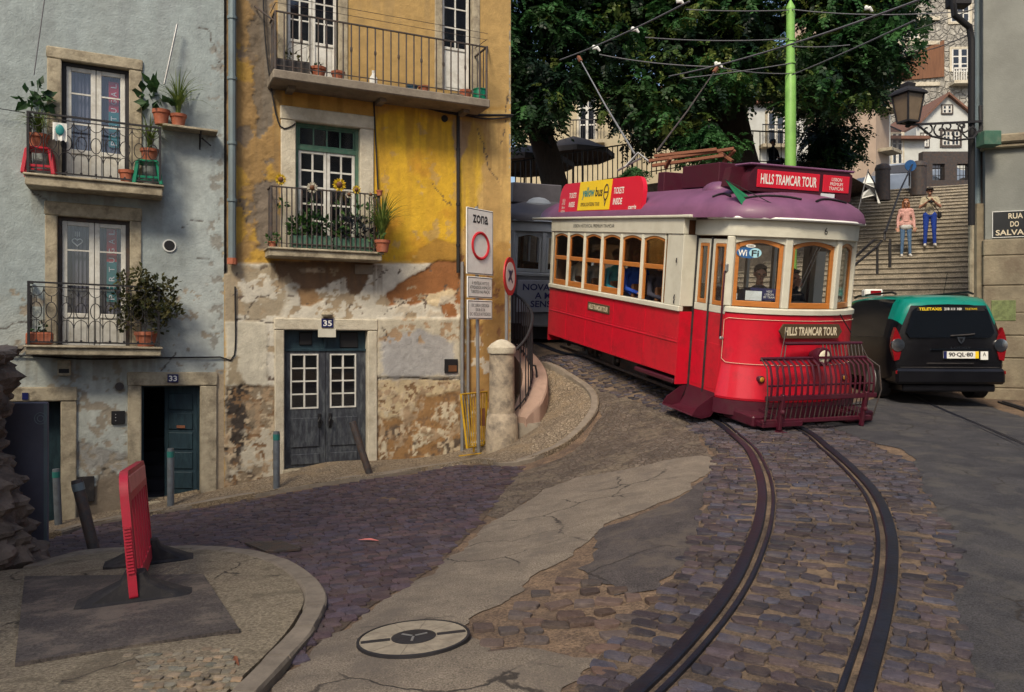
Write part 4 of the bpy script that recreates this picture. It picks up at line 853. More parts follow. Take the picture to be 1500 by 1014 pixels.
a = FY.r(650, 526, 669, 546); mb = MB(); mb.box(a[0], a[2], -.055, -.015, a[1], a[3]); o = mb.build('meter_niche', MT['black'], yh, FY.M); mb = MB(); mb.box(a[0]+.06, a[2]-.02, -.062, -.054, a[1]+.02, a[1]+.12); mb.build('meter', MT['interior_wood'], o, FY.M)
disc(yh, FY, 'round_vent', MT['black'], 651, 174, .055, -.02, .02); fbox(yh, FY, 'wall_patch', MT['concrete'], 520, 388, 546, 402, -.012, .02, .003)
def pipe(parent, F, nm, m, px, y0, y1, r, off=.09, collars=(), ends=None):
    xa, za = F.p(px, y0); xb, zb_ = F.p(px, y1); mb = MB(); mb.tube([(xa, -off, za), (xa, -off, zb_)], r, 10)
    for c in collars: z = F.p(px, c)[1]; mb.tube([(xa, -off, z-.02), (xa, -off, z+.02)], r*1.25, 10); mb.box(xa-.01, xa+.01, -off, .0, z-.01, z+.01)
    o = mb.build(nm, m, parent, F.M)
    if ends: mb = MB(); zz = F.p(px, ends)[1]; mb.tube([(xa, -off, zb_+.01), (xa, -off, zz)], r*1.3, 10); mb.build('pipe_foot', MT['terracotta'], o, F.M)
    return o
pipe(yh, FY, 'drainpipe', MT['zinc'], 339, -90, 380, .055, .10, (30, 118, 212, 295), 388)
pipe(yh, FY, 'conduit', MT['cable'], 669.5, 166, 400, .028, .05, (220, 300, 360)); pipe(yh, FY, 'conduit', MT['steel'], 675.5, 384, 660, .03, .05, (450, 560)); pipe(yh, FY, 'conduit', MT['steel'], 684, 440, 650, .026, .05, (480, 590))
for pts, r in ((((546, 140), (600, 152), (668, 168), (750, 170)), .022), (((546, 140), (549, 200), (553, 285)), .012), (((383, -60), (388, 60), (400, 150), (410, 186), (422, 188), (432, 182)), .012), (((668, 168), (712, 175), (748, 172)), .012)):
    mb = MB(); mb.tube([(x, -.04, z) for x, z in smooth_path([FY.p(*q) for q in pts], .1)], r, 6); mb.build('wall_cable', MT['cable'], yh, FY.M)
# ============================================================ PLANTS, POTS
def leaf_mat(name, c1, c2, tr=.35, sc=9):
    m, t, out = nt(name); L = t.links.new; tc = N(t, 'ShaderNodeTexCoord'); n1 = N(t, 'ShaderNodeTexNoise'); n1.inputs['Scale'].default_value = sc; n1.inputs['Detail'].default_value = 4; L(tc.outputs['Object'], n1.inputs[0])
    cr = N(t, 'ShaderNodeValToRGB'); cr.color_ramp.elements[0].position = .38; cr.color_ramp.elements[1].position = .66; cr.color_ramp.elements[0].color = c4(c1); cr.color_ramp.elements[1].color = c4(c2); L(n1.outputs[0], cr.inputs[0])
    p = N(t, 'ShaderNodeBsdfPrincipled'); p.inputs['Roughness'].default_value = .5; p.inputs['Specular IOR Level'].default_value = .35; L(cr.outputs[0], p.inputs['Base Color'])
    tl = N(t, 'ShaderNodeBsdfTranslucent'); L(cr.outputs[0], tl.inputs[0]); mx = N(t, 'ShaderNodeMixShader'); mx.inputs[0].default_value = tr; L(p.outputs[0], mx.inputs[1]); L(tl.outputs[0], mx.inputs[2]); L(mx.outputs[0], out.inputs[0]); return m
LF_GRASS = leaf_mat('grassy_leaf', (.05, .10, .02), (.20, .26, .06)); LF_DARK = leaf_mat('dark_leaf', (.012, .04, .015), (.04, .10, .03)); LF_OLIVE = leaf_mat('olive_leaf', (.022, .032, .010), (.10, .09, .03)); LF_MID = leaf_mat('mid_leaf', (.02, .07, .02), (.09, .18, .04)); LF_PURP = leaf_mat('purple_leaf', (.02, .025, .04), (.05, .06, .06))
PETAL = leaf_mat('sunflower_petal', (.62, .40, .01), (.75, .55, .03)); PETALW = leaf_mat('white_petal', (.55, .5, .4), (.7, .68, .55))
def blades(mb, c, n, ln, w, spread=1., seed=0):
    r = random.Random(seed); c = Vector(c)
    for i in range(n):
        a = r.uniform(0, 6.283); tilt = r.uniform(.05, .75)*spread; L = ln*r.uniform(.6, 1.1); d = Vector((math.cos(a), math.sin(a), 0)); s_ = Vector((-d.y, d.x, 0)); b = c+d*r.uniform(0, .03); vs = []; k = 5
        for j in range(k+1):
            t = j/k; bend = tilt*(t**1.6); p = b+d*(L*t*math.sin(bend*1.3))+Vector((0, 0, L*t*math.cos(bend*1.35))); ww = w*(1-t)**.6*.5+.0008; vs += [p-s_*ww, p+s_*ww]
        mb.add(vs, [(2*j, 2*j+1, 2*j+3, 2*j+2) for j in range(k)])
def leafs(mb, c, r3, n, size, seed=0, shell=.3, squash=1):
    r = random.Random(seed); c = Vector(c)
    for i in range(n):
        while True:
            u = Vector((r.uniform(-1, 1), r.uniform(-1, 1), r.uniform(-1, 1))); l = u.length
            if shell < l < 1: break
        p = c+Vector((u.x*r3[0], u.y*r3[1], u.z*r3[2])); d = (u+Vector((r.uniform(-.8, .8), r.uniform(-.8, .8), r.uniform(-.6, .9)))).normalized(); s_ = d.orthogonal().normalized(); s_ = Matrix.Rotation(r.uniform(0, 6.28), 3, d) @ s_; nn = d.cross(s_); L = size*r.uniform(.6, 1.2); w = L*.3
        mb.add([p, p+d*L*.45+s_*w+nn*L*.08, p+d*L, p+d*L*.45-s_*w+nn*L*.08], [(0, 1, 2, 3)])
def pot(parent, c, r, h, m, rim=True, soil=True):
    mb = MB(); pr = [(r*.68, 0), (r*.9, h*.75), (r*1.0, h*.76), (r*1.02, h), (r*.9, h), (r*.86, h*.86)] if rim else [(r*.82, 0), (r, h), (r*.93, h), (r*.9, h*.86)]
    mb.lathe(pr, c, 18); p = mb.build('pot', m, parent)
    if soil: mb = MB(); mb.lathe([(r*.87, h*.80), (r*.87, h*.87)], c, 14); mb.build('soil', MT['soil'], p)
    return p
def potted(F, px, py, off, r, h, m, label, grow, rim=True, z=None, name='potted_plant', cat='potted plant', group=None):
    x, zz = F.p(px, py, off); v = F.w(x, -off, zz if z is None else z); t = thing(name, label, cat, v, group=group); pot(t, v, r, h, m, rim); top = v+Vector((0, 0, h*.85))
    for fn, m2 in grow: mb = MB(); fn(mb, top); mb.build('foliage', m2, t, smooth=0, recalc=False)
    return t
def stool(F, px, off, z, w, h, m, label):
    x = F.p(px, 250, off)[0]; v = F.w(x, -off, z); t = thing('plastic_stool', label, 'stool', v, R(25)); T = WM[t.name]; s = w/2; mb = MB(); mb.box(-s*.8, s*.8, -s*.8, s*.8, h-.04, h, .015); mb.build('seat', m, t, T)
    for a in (-1, 1):
        for b in (-1, 1): mb = MB(); mb.bar((a*s, b*s, 0), (a*s*.74, b*s*.74, h-.035), .055, .05, b=.01); mb.build('leg', m, t, T)
    for a in (-1, 1): mb = MB(); mb.bar((a*s*.92, -s*.9, h*.3), (a*s*.92, s*.9, h*.3), .02, .03); mb.build('stretcher', m, t, T); mb = MB(); mb.bar((-s*.9, a*s*.92, h*.3), (s*.9, a*s*.92, h*.3), .02, .03); mb.build('stretcher', m, t, T)
    return t, v+Vector((0, 0, h))
FZ1 = FL.M @ Vector((b1[0], 0, b1[3])); z1_ = b1[3]+.002
_, tp = stool(FL, 58, .2, z1_, .34, .36, MT['red_plastic'], 'red plastic stool at left end of the upper blue-house balcony')
potted(FL, 56, 215, .2, .13, .17, MT['terracotta'], 'tall grassy pot plant on the red stool on the blue house balcony', [(lambda mb, c: blades(mb, c, 70, .42, .018, 1.5, 3), LF_GRASS), (lambda mb, c: leafs(mb, c+Vector((-.02, 0, .5)), (.16, .14, .16), 46, .17, 4), LF_DARK)], z=FL.p(56, 250, .2)[1]*0+z1_+.365)
_, tp = stool(FL, 216, .2, z1_, .33, .34, MT['green_plastic'], 'green plastic stool at right end of the upper blue-house balcony')
potted(FL, 219, 230, .2, .12, .16, MT['terracotta'], 'spiky plant in a pot on the green stool on the blue house balcony', [(lambda mb, c: blades(mb, c, 60, .5, .02, 1.2, 8), LF_GRASS)], z=z1_+.345)
potted(FL, 186, 262, .3, .105, .17, MT['terracotta'], 'small empty terracotta pot on the floor of the upper blue-house balcony', [(lambda mb, c: blades(mb, c, 6, .06, .01, 1, 9), LF_DARK)], z=z1_, name='plant_pot', cat='pot')
# wall shelf with two pots
a = FL.r(238, 186, 319, 190, .25); tsh = thing('wall_shelf', 'thin wooden wall shelf carrying flower pots beside the upper blue-house balcony', 'shelf', FL.w(a[0], 0, a[1])); zsh = a[3]
mb = MB(); mb.box(a[0], a[2], -.28, -.0, zsh-.03, zsh, .005); mb.build('board', MT['stone'], tsh, FL.M)
mb = MB(); x = a[2]-.22; mb.bar((x, -.02, zsh-.03), (x, -.02, zsh-.25), .02); mb.bar((x, -.24, zsh-.03), (x, -.02, zsh-.22), .02); mb.bar((x+.02, -.1, zsh-.1), (x+.14, -.12, zsh-.2), .02); mb.build('bracket', MT['dark_iron'], tsh, FL.M)
potted(FL, 236, 186, .16, .115, .20, MT['terracotta'], 'broad-leaved plant in terracotta pot at left on the wall shelf', [(lambda mb, c: leafs(mb, c+Vector((-.1, -.02, .22)), (.22, .14, .14), 34, .20, 14), LF_DARK)], z=zsh)
potted(FL, 261, 186, .16, .11, .17, MT['terracotta'], 'arching grass in terracotta pot at right on the wall shelf', [(lambda mb, c: blades(mb, c, 90, .62, .018, 1.25, 16), LF_GRASS)], z=zsh)
# washing
def cloth(F, px0, py0, px1, py1, off, m, label, n=9):
    s0, za, s1, zb = F.r(px0, py0, px1, py1, off); t = thing('hanging_cloth', label, 'cloth', F.w((s0+s1)/2, -off, za)); mb = MB(); vs = []
    for k, th in ((0, 0), (1, .006)):
        for i in range(n+1):
            x = s0+(s1-s0)*i/n
            for j in range(5): z = zb+(za-zb)*j/4; vs.append((x, -off-.02*math.sin(i*1.4)*(j/4)+th, z+.012*math.sin(i*2.1)*(j/4)))
    o = 5*(n+1); fs = [(k*o+i*5+j, k*o+(i+1)*5+j, k*o+(i+1)*5+j+1, k*o+i*5+j+1) for k in (0, 1) for i in range(n) for j in range(4)]
    mb.add(vs, fs); fb = mb.build('fabric', m, t, F.M); return t, (s0, za, s1, zb)
tc_, q = cloth(FL, 77, 180, 98, 206, .44, MT['sign_white'], 'small white cloth with a teal print pegged to the blue house balcony rail')
mb = MB(); mb.ball(((q[0]+q[2])/2, -.455, (q[1]+q[3])/2+.02), (.05, .012, .07), 10, 6); mb.build('print', MT['ad_teal'], tc_, FL.M)
zr = FL.r(38, 175, 238, 200, .4)[3]
for i, px in enumerate((66, 80, 108, 125, 159, 163, 167, 180, 200, 236)):
    x = FL.p(px, 180, .4)[0]; mb = MB(); mb.bar((x, -.395, zr+.02), (x+.004, -.395, zr-.07), .014, .012); o = mb.build('clothes_peg', MT['yellow_paint']); tag(o, 'yellow wooden clothes peg clipped on the upper blue-house balcony rail', 'clothes peg', 'clothes pegs on the balcony rail')
# lower balcony
z2_ = b2[3]+.002
x = FL.p(58, 500, .25)[0]; v = FL.w(x, -.25, z2_); tt = thing('plant_trough', 'orange terracotta trough at left end of the lower blue-house balcony', 'planter', v, R(25)); mb = MB(); mb.box(-.15, .15, -.08, .08, 0, .16, .02); mb.build('trough', MT['terracotta'], tt, WM[tt.name]); mb = MB(); mb.box(-.13, .13, -.06, .06, .155, .168); mb.build('soil', MT['soil'], tt, WM[tt.name]); mb = MB(); leafs(mb, v+Vector((.0, 0, .22)), (.09, .06, .06), 30, .06, 22); mb.build('foliage', LF_DARK, tt, smooth=0, recalc=False)
def bush(mb, c):
    r = random.Random(5)
    for i in range(34):
        u = Vector((r.gauss(0, .6), r.gauss(0, .5), r.gauss(0, .55)))
        if u.length > 1.25: u *= 1.2/u.length
        leafs(mb, c+Vector((.02+u.x*.33, u.y*.2-.05, .42+u.z*.36)), (.11, .10, .10), 40, .075, i+100, .2)
potted(FL, 214, 505, .22, .15, .2, MT['terracotta'], 'large dark shrub spilling over the lower blue-house balcony', [(bush, LF_OLIVE)], z=z2_)
# yellow house, long balcony
zU = LB[3]+.002; x = FY.p(428, 100, .35)[0]; v = FY.w(x, -.35, zU); tt = thing('plant_trough', 'dark plastic trough with bare twigs at left end of the long balcony', 'planter', v, R(25)); mb = MB(); mb.box(-.25, .25, -.09, .09, 0, .19, .02); mb.build('trough', MT['rubber'], tt, WM[tt.name]); mb = MB(); mb.box(-.23, .23, -.07, .07, .18, .20); mb.build('soil', MT['soil'], tt, WM[tt.name])
mb = MB(); r_ = random.Random(3)
for i in range(5): xx = -.2+.1*i; mb.tube([(xx, 0, .2), (xx+r_.uniform(-.08, .08), 0, .35), (xx+r_.uniform(-.15, .2), r_.uniform(-.05, .05), .5)], [.006, .004, .002], 5)
leafs(mb, (.02, 0, .27), (.1, .06, .06), 18, .07, 12); mb.build('twigs', LF_OLIVE, tt, WM[tt.name])
for px, r, h, m, lab, gr in ((466, .12, .17, 'terracotta', 'terracotta pot with a stub plant before the tall window on the long balcony', 5), (495, .10, .15, 'terracotta', 'plain terracotta pot right of the stub plant on the long balcony', 0), (604, .085, .11, 'blue_plastic', 'dark blue flower pot on the long balcony floor', 0), (621, .09, .12, 'terracotta', 'reddish pot beside the dark blue pot on the long balcony', 0), (682, .10, .15, 'terracotta', 'terracotta pot beside the green bucket on the long balcony', 0)):
    potted(FY, px, 110, .33, r, h, MT[m], lab, [(lambda mb, c: leafs(mb, c+Vector((0, 0, .04)), (.07, .07, .05), 16, .06, 31), LF_DARK)] if gr else [], z=zU, name='plant_pot', cat='pot')
x = FY.p(703, 130, .33)[0]; v = FY.w(x, -.33, zU); tt = thing('bucket', 'bright green plastic bucket at right end of the long balcony', 'bucket', v); mb = MB(); mb.lathe([(.12, 0), (.125, .02), (.105, .18), (.115, .185), (.115, .2), (.1, .2)][:], v, 20); mb.build('body', MT['green_plastic'], tt)
x = FY.p(547, 110, .33)[0]; v = FY.w(x, -.33, zU); tt = thing('bottle', 'white plastic bottle standing on the long balcony', 'bottle', v); mb = MB(); mb.lathe([(.055, 0), (.06, .02), (.06, .13), (.025, .19), (.022, .22)], v, 14); mb.build('body', MT['sign_white'], tt); mb = MB(); mb.lathe([(.025, .22), (.025, .245)], v, 12); mb.build('cap', MT['sign_white'], tt)
x = FY.p(665, 130, .33)[0]; v = FY.w(x, -.33, zU); tt = thing('dish', 'shallow white dish on the long balcony floor', 'dish', v); mb = MB(); mb.lathe([(.12, 0), (.17, .035), (.16, .035), (.11, .01)], v, 18); mb.build('bowl', MT['sign_white'], tt)
# mid balcony: planters, sunflowers, grass
zM = MBAL[3]+.006
for px, lab in ((455, 'green planter box of dark leaves on the left half of the small flowered balcony'), (517, 'green planter box of dark leaves on the right half of the small flowered balcony')):
    x = FY.p(px, 350, .25)[0]; v = FY.w(x, -.25, zM); tt = thing('planter_box', lab, 'planter', v, R(25)); mb = MB(); mb.box(-.29, .29, -.085, .085, 0, .2, .015); mb.build('box', MT['green_frame'], tt, WM[tt.name]); mb = MB(); mb.box(-.27, .27, -.07, .07, .19, .21); mb.build('soil', MT['soil'], tt, WM[tt.name])
    mb = MB(); leafs(mb, (0, -.02, .36), (.30, .13, .18), 190, .09, px, .1); mb.build('foliage', LF_PURP if px > 480 else LF_DARK, tt, WM[tt.name], smooth=0, recalc=False)
    mb = MB(); leafs(mb, (-.2, -.04, .33), (.12, .1, .16), 60, .10, px+1, .1); mb.build('foliage', LF_MID, tt, WM[tt.name], smooth=0, recalc=False)
def flower(px, py, r, lab, petal=PETAL, np_=16, off=.36):
    x, z = FY.p(px, py, off); c = FY.w(x, -off, z); b = FY.w(x+.03, -.27, zM+.2); t = thing('sunflower' if petal is PETAL else 'daisy', lab, 'flower', b); mb = MB(); mb.tube([b, b*.5+c*.5+Vector((.02, .01, .05)), c+Vector((0, .03, 0))], .006, 5)
    leafs(mb, b*.4+c*.6, (.06, .05, .09), 7, .10, int(px)); mb.build('stem', LF_MID, t, smooth=0)
    T = frame(c, (.906, .423, 0), (.1, -.1, 1)); mb = MB()
    for i in range(np_):
        a = 2*math.pi*i/np_; u = Vector((math.cos(a), 0, math.sin(a))); s_ = Vector((-math.sin(a), 0, math.cos(a))); dz = Vector((0, -.012*(i % 2), 0)); mb.add([u*r*.35+dz, u*r*.7+s_*r*.17+dz, u*r+dz*2, u*r*.7-s_*r*.17+dz], [(0, 1, 2, 3)], T)
    mb.build('petals', petal, t, smooth=0, recalc=False); mb = MB(); mb.ball((0, -.01, 0), (r*.45, .025, r*.45), 12, 6, T); mb.build('seed_head', MT['interior_wood'], t)
flower(497, 271, .105, 'biggest sunflower, at the middle of the small balcony rail'); flower(411, 263, .085, 'sunflower at the left end of the small balcony rail'); flower(522, 278, .07, 'small sunflower just right of the biggest sunflower')
flower(457, 275, .085, 'pale daisy-like flower left of the biggest sunflower', PETALW); flower(511, 285, .06, 'small white flower just below the biggest sunflower', PETALW); flower(543, 285, .05, 'white flower at the right end of the small balcony rail', PETALW)
potted(FY, 560, 345, .40, .12, .18, MT['terracotta'], 'tall arching grass bursting from the right corner of the small balcony', [(lambda mb, c: blades(mb, c, 150, .78, .022, 1.15, 44), LF_GRASS), (lambda mb, c: leafs(mb, c+Vector((-.08, 0, .0)), (.12, .12, .2), 60, .07, 45), LF_MID)], z=zM)
x, z = FY.p(556, 281, .38); v = FY.w(x, -.38, z-.06); tt = thing('plant_pot', 'tiny terracotta pot hung on the small balcony rail', 'pot', v); pot(tt, v, .05, .08, MT['terracotta'])
potted(FY, 399, 362, .34, .06, .08, MT['terracotta'], 'little green plant at left foot of the small balcony', [(lambda mb, c: leafs(mb, c+Vector((0, 0, .05)), (.1, .08, .07), 50, .06, 51, .1), LF_MID)], z=zM)

# ============================================================ STREET FURNITURE
def bollard(bx, by, tx, ty, r, lab, dark=False, band=True):
    b = gp(bx, by); tp = at(tx, ty, b.y-.02*0); t = thing('bollard', lab, 'bollard', b, group='grey steel bollards along the street'); mb = MB(); d = (tp-b); mb.tube([b-d.normalized()*.1, b+d*.97, tp], [r, r, r*.9], 14); mb.build('post', MT['iron_worn'] if dark else MT['bollard_grey'], t)
    if band: mb = MB(); mb.tube([b+d*.86, b+d*.955], r*1.06, 14); mb.build('band', MT['teal_band'] if not dark else MT['zinc'], t)
    mb = MB(); mb.lathe([(r*2.1, -.004), (r*2.0, .012), (r*1.1, .02)], b, 14); mb.build('collar', MT['concrete'], t)
bollard(86, 776, 82, 687, .045, 'thin slightly leaning grey bollard beside the grey panel at the far left')
bollard(140, 815, 112, 703, .055, 'dark thick bollard tilted to the left near the red barrier', True)
bollard(250, 748, 250, 657, .045, 'upright grey bollard in front of door number 33')
bollard(405, 722, 405, 632, .045, 'upright grey bollard just left of door number 35')
bollard(543, 700, 516, 618, .05, 'dark bollard knocked askew in front of door number 35', True, False)
# zone sign
b = gp(701, 671); t = thing('traffic_sign', 'tall zone sign with a red ring and two small text plates on a grey post', 'traffic sign', b); Yp = b.y; topz = at(699, 303, Yp).z
mb = MB(); mb.tube([b-Vector((0, 0, .1)), Vector((at(698, 303, Yp).x, Yp, topz))], .028, 10); mb.build('post', MT['steel'], t)
aS = R(54); pu = Vector((math.cos(aS), math.sin(aS), 0)); zc = lambda y: at(699, y, Yp).z
def signplate(y0, y1, w, m, nm='plate'):
    c = Vector((at(699.5, 300, Yp).x, Yp, (zc(y0)+zc(y1))/2))+Vector((pu.y, -pu.x, 0))*.045; T = frame(c, pu, (0, 0, 1)); h = zc(y0)-zc(y1); mb = MB(); mb.box(-w/2, w/2, -.012, .012, -h/2, h/2, .006); o = mb.build(nm, m, t, T); mb = MB()
    for a, b_, c_, d in ((-w/2+.012, w/2-.012, h/2-.022, h/2-.012), (-w/2+.012, w/2-.012, -h/2+.012, -h/2+.022), (-w/2+.012, -w/2+.022, -h/2+.022, h/2-.022), (w/2-.022, w/2-.012, -h/2+.022, h/2-.022)): mb.box(a, b_, -.0135, -.011, c_, d)
    mb.build('border', MT['black_letter'], o, T); return o, T, w, h
o, T, w, h = signplate(307, 403, .66, MT['sign_white']); text('zona', .38, .13, T @ Matrix.Translation((0, -.013, h*.34)), MT['black_letter'], o, bold=.02)
mb = MB(); mb.tube([(.20*math.sin(a), -.013, -.06+.20*math.cos(a)) for a in np.linspace(0, 6.283, 40)[:-1]], .024, 6, closed=True); mb.build('red_ring', MT['sign_red'], o, T)
for y0, y1, tx in ((406, 437, 'À VENTELAS ANTÓS E\nATIVIDADE DE ANIMAÇÃO\nTURÍSTICA NAS PRAÇAS'), (440, 468, 'EXC. CARGA E DESCARGA\nDAS 8h ÀS 10h\nEXC. VEÍCULOS AUTORIZADOS')):
    o, T, w, h = signplate(y0, y1, .62, MT['sign_white']); text(tx, .52, h*.62, T @ Matrix.Translation((0, -.013, 0)), MT['black_letter'], o)
# round prohibition sign behind the pillar
p0 = at(742, 560, 12.9); g_ = gz1(p0.x, p0.y); t = thing('traffic_sign', 'round red-rimmed prohibition sign seen edge-on above the stone pillar', 'traffic sign', (p0.x, p0.y, g_)); mb = MB(); mb.tube([(p0.x, p0.y, g_-.1), (p0.x, p0.y, at(742, 384, 12.9).z)], .03, 10); mb.build('post', MT['steel'], t)
c = at(742.5, 405, 12.86); u = Vector((math.cos(R(72)), math.sin(R(72)), 0)); T = frame(c, u, (0, 0, 1)) @ Matrix.Translation((0, -.05, 0)); mb = MB(); mb.tube([(0, -.01, 0), (0, .01, 0)], .31, 32, T=T); o = mb.build('disc', MT['sign_red'], t); mb = MB(); mb.tube([(0, -.0125, 0), (0, -.0095, 0)], .23, 32, T=T); mb.build('white_field', MT['sign_white'], o)
mb = MB(); mb.bar((-.10, -.014, -.08), (.10, -.014, .1), .05, .004, up=(0, 1, 0), T=T); mb.bar((-.10, -.014, .1), (.10, -.014, -.1), .04, .004, up=(0, 1, 0), T=T); mb.ball((0, -.013, .02), (.06, .004, .08), 10, 6, T=T); mb.build('emblem', MT['number_blue'], o)
# stone pillar
b = gp(735, 664); t = thing('stone_pillar', 'stubby weathered stone pillar with a domed cap at the street corner', 'pillar', b); k = b.y/FPX; mb = MB(); n = 22; rings = []
hs = (664-505)*k; r0 = 19*k
for z, r in ((-.1, 1.25), (.0, 1.25), (.25, 1.27), (hs*.34, 1.2), (hs*.37, 1.0), (hs*.45, .99), (hs*.6, .98), (hs*.75, .97), (hs*.92, .96)): rings.append([(b.x+r0*r*math.cos(a)*(1+.05*(vnoise(a*2, z*4, 3)-.5)*(2 if z < .6 else 1)), b.y+r0*r*math.sin(a)*(1+.06*(vnoise(a*2, z*4, 8)-.5)), b.z+z) for a in np.linspace(0, 6.283, n, endpoint=False)])
mb.loft(rings); mb.build('shaft', mat('pillar_stone', (.36, .30, .22), .9, var=.3, vs=8, bump=.9, bs=25, dirt=(.10, .085, .075), dirt_amt=.8, dirt_scale=4.5), t)
mb = MB(); mb.lathe([(r0*1.06, hs*.92), (r0*1.10, hs*.935), (r0*1.08, hs*.975), (r0*.8, hs*1.01), (r0*.4, hs*1.04), (r0*.08, hs*1.05)], b, n); mb.build('cap', MT['stone_pale'], t)
mb = MB(); q = b+Vector((.42, .25, 0)); rk = random.Random(4); rings = []
for z, s_ in ((-.15, 1), (.15, 1.0), (.38, .92), (.44, .8)): rings.append([(q.x+.28*s_*math.cos(a)*(1+.1*rk.uniform(-1, 1)), q.y+.24*s_*math.sin(a)*(1+.1*rk.uniform(-1, 1)), q.z+z) for a in np.linspace(0, 6.283, 12, endpoint=False)])
mb.loft(rings); mb.build('footing', MT['concrete'], t)
# curved railing on a raised kerb
rp = [at(753, 608, 12.3), at(770, 588, 12.5), at(779, 562, 12.9), at(778, 540, 13.6), at(766, 520, 14.3), at(748, 505, 14.9), at(725, 498, 15.3)]; rs = [Vector(q) for q in smooth_path([tuple(q) for q in rp], .05)]
t = thing('wall_plinth', 'curved pinkish stone kerb wall carrying the black railing', 'low wall', rs[0]); mb = MB(); rings = []
for i, q in enumerate(rs):
    d = rs[min(i+1, len(rs)-1)]-rs[max(i-1, 0)]; d.z = 0; d.normalize(); nr = Vector((d.y, -d.x, 0)); g_ = gz1(q.x, q.y)-.25; rings.append([tuple(q+nr*a+Vector((0, 0, 0)))[:2]+(zz,) for a, zz in ((-.16, g_), (-.16, q.z-.01), (.24, q.z-.02), (.26, q.z-.05), (.27, g_))])
mb.loft(rings); mb.build('coping', mat('pinkish_stone', (.34, .235, .185), .85, var=.22, vs=6, bump=.4, bs=25, dirt=(.16, .12, .09), dirt_amt=.5), t)
t = thing('railing', 'black iron railing curving round the stone pillar at the house corner', 'railing', rs[0]); mb = MB(); H = .98
mb.tube([q+Vector((0, 0, H)) for q in rs[::2]], .022, 8); mb.build('top_rail', MT['dark_iron'], t); mb = MB(); mb.tube([q+Vector((0, 0, .06)) for q in rs[::2]], .014, 6); mb.build('bottom_rail', MT['dark_iron'], t)
mb = MB(); acc = 0
for i in range(1, len(rs)):
    acc += (rs[i]-rs[i-1]).length
    if acc > .125: acc = 0; mb.tube([rs[i], rs[i]+Vector((0, 0, H))], .011, 6)
mb.build('bars', MT['dark_iron'], t); q = at(786, 545, 13.2); mb = MB(); mb.tube([Vector((q.x-.1, q.y, q.z+.12)), Vector((q.x-.02, q.y, q.z+.1)), q, q-Vector((0, 0, .25))], .018, 7); mb.build('handrail_hook', MT['dark_iron'], t)
# yellow works barrier
t = thing('crowd_barrier', 'yellow tubular steel barrier leaning on the wall behind the zone sign', 'barrier', gp(690, 668)); A, B, C_, D_ = at(675, 578, 12.0), at(713, 574, 12.9), at(711, 652, 12.9), at(684, 656, 12.0)
mb = MB(); mb.tube([A, B, C_, D_], .018, 8, closed=True); mb.build('frame', MT['yellow_paint'], t)
mb = MB()
for i in range(1, 9): f = i/9; mb.tube([A.lerp(B, f), D_.lerp(C_, f)], .009, 6)
mb.build('bars', MT['yellow_paint'], t)
for f in (.35, .95): q = D_.lerp(C_, f); g_ = gz1(q.x, q.y)+.07; mb = MB(); mb.tube([(q.x, q.y, q.z), (q.x, q.y, g_+.05)], .016, 8); mb.bar((q.x-.22, q.y-.12, g_+.012), (q.x+.2, q.y+.1, g_+.03), .03, .012); mb.build('foot', MT['yellow_paint'], t)
mb = MB(); q = C_.lerp(B, .55); mb.box(q.x-.09, q.x-.01, q.y-.2, q.y-.16, q.z-.14, q.z+.14); mb.build('reflector_plate', MT['rust'], t)
# red plastic barrier with rubber feet
N0 = gp(196, 889, .045); F0 = gp(219, 836, .045); dY = 6.75; F0 = Vector((at(220, 820, dY).x, dY, gz1(at(220, 820, dY).x, dY)+.045)); ax = (F0-N0); LN = Vector((ax.x, ax.y, 0)).length; lean = -.10; HB = .80
t = thing('plastic_barrier', 'scuffed red plastic road barrier standing end-on on black rubber feet', 'barrier', N0); X_ = ax.normalized(); Z_ = Vector((lean, 0, 1)).normalized(); T = frame(N0+Vector((0, 0, .05)), X_, Z_)
mb = MB(); rr = .16
def rnd(x0, x1, z0, z1, r, n=5):
    P = []
    for cx, cz, a0 in ((x1-r, z1-r, 0), (x0+r, z1-r, 90), (x0+.02, z0+.02, 180), (x1-.02, z0+.02, 270)):
        rq = r if a0 < 180 else .02
        for i in range(n+1): a = R(a0+90*i/n); P.append((cx+rq*math.cos(a), cz+rq*math.sin(a)))
    return P
O = rnd(0, LN, 0, HB, rr); I = rnd(.085, LN-.085, .10, HB-.20, .05); mb = MB()
for d in (-.026, .026): mb.add([(x, d, z) for x, z in O]+[(x, d, z) for x, z in I], [(i, (i+1) % len(O), len(O)+(i+1) % len(O), len(O)+i) for i in range(len(O))])
for P_ in (O, I): n = len(P_); mb.add([(x, -.026, z) for x, z in P_]+[(x, .026, z) for x, z in P_], [(i, (i+1) % n, n+(i+1) % n, n+i) for i in range(n)])
mb.build('frame', MT['barrier_red'], t, T)
mb = MB(); mb.box(.10, LN-.10, -.032, .032, HB-.155, HB-.03, .012); mb.build('top_board', MT['barrier_faded'], t, T)
for i in range(7): xx = .19+(LN-.38)*i/6; mb = MB(); mb.box(xx-.034, xx+.034, -.022, .022, .09, HB-.19, .012); mb.build('slat', MT['barrier_red'], t, T)
mb = MB()
for i in range(15): z = .16+.02*i; mb.box(-.016, .01, -.02, .02, z, z+.011)
mb.build('hinge_teeth', MT['barrier_red'], t, T)
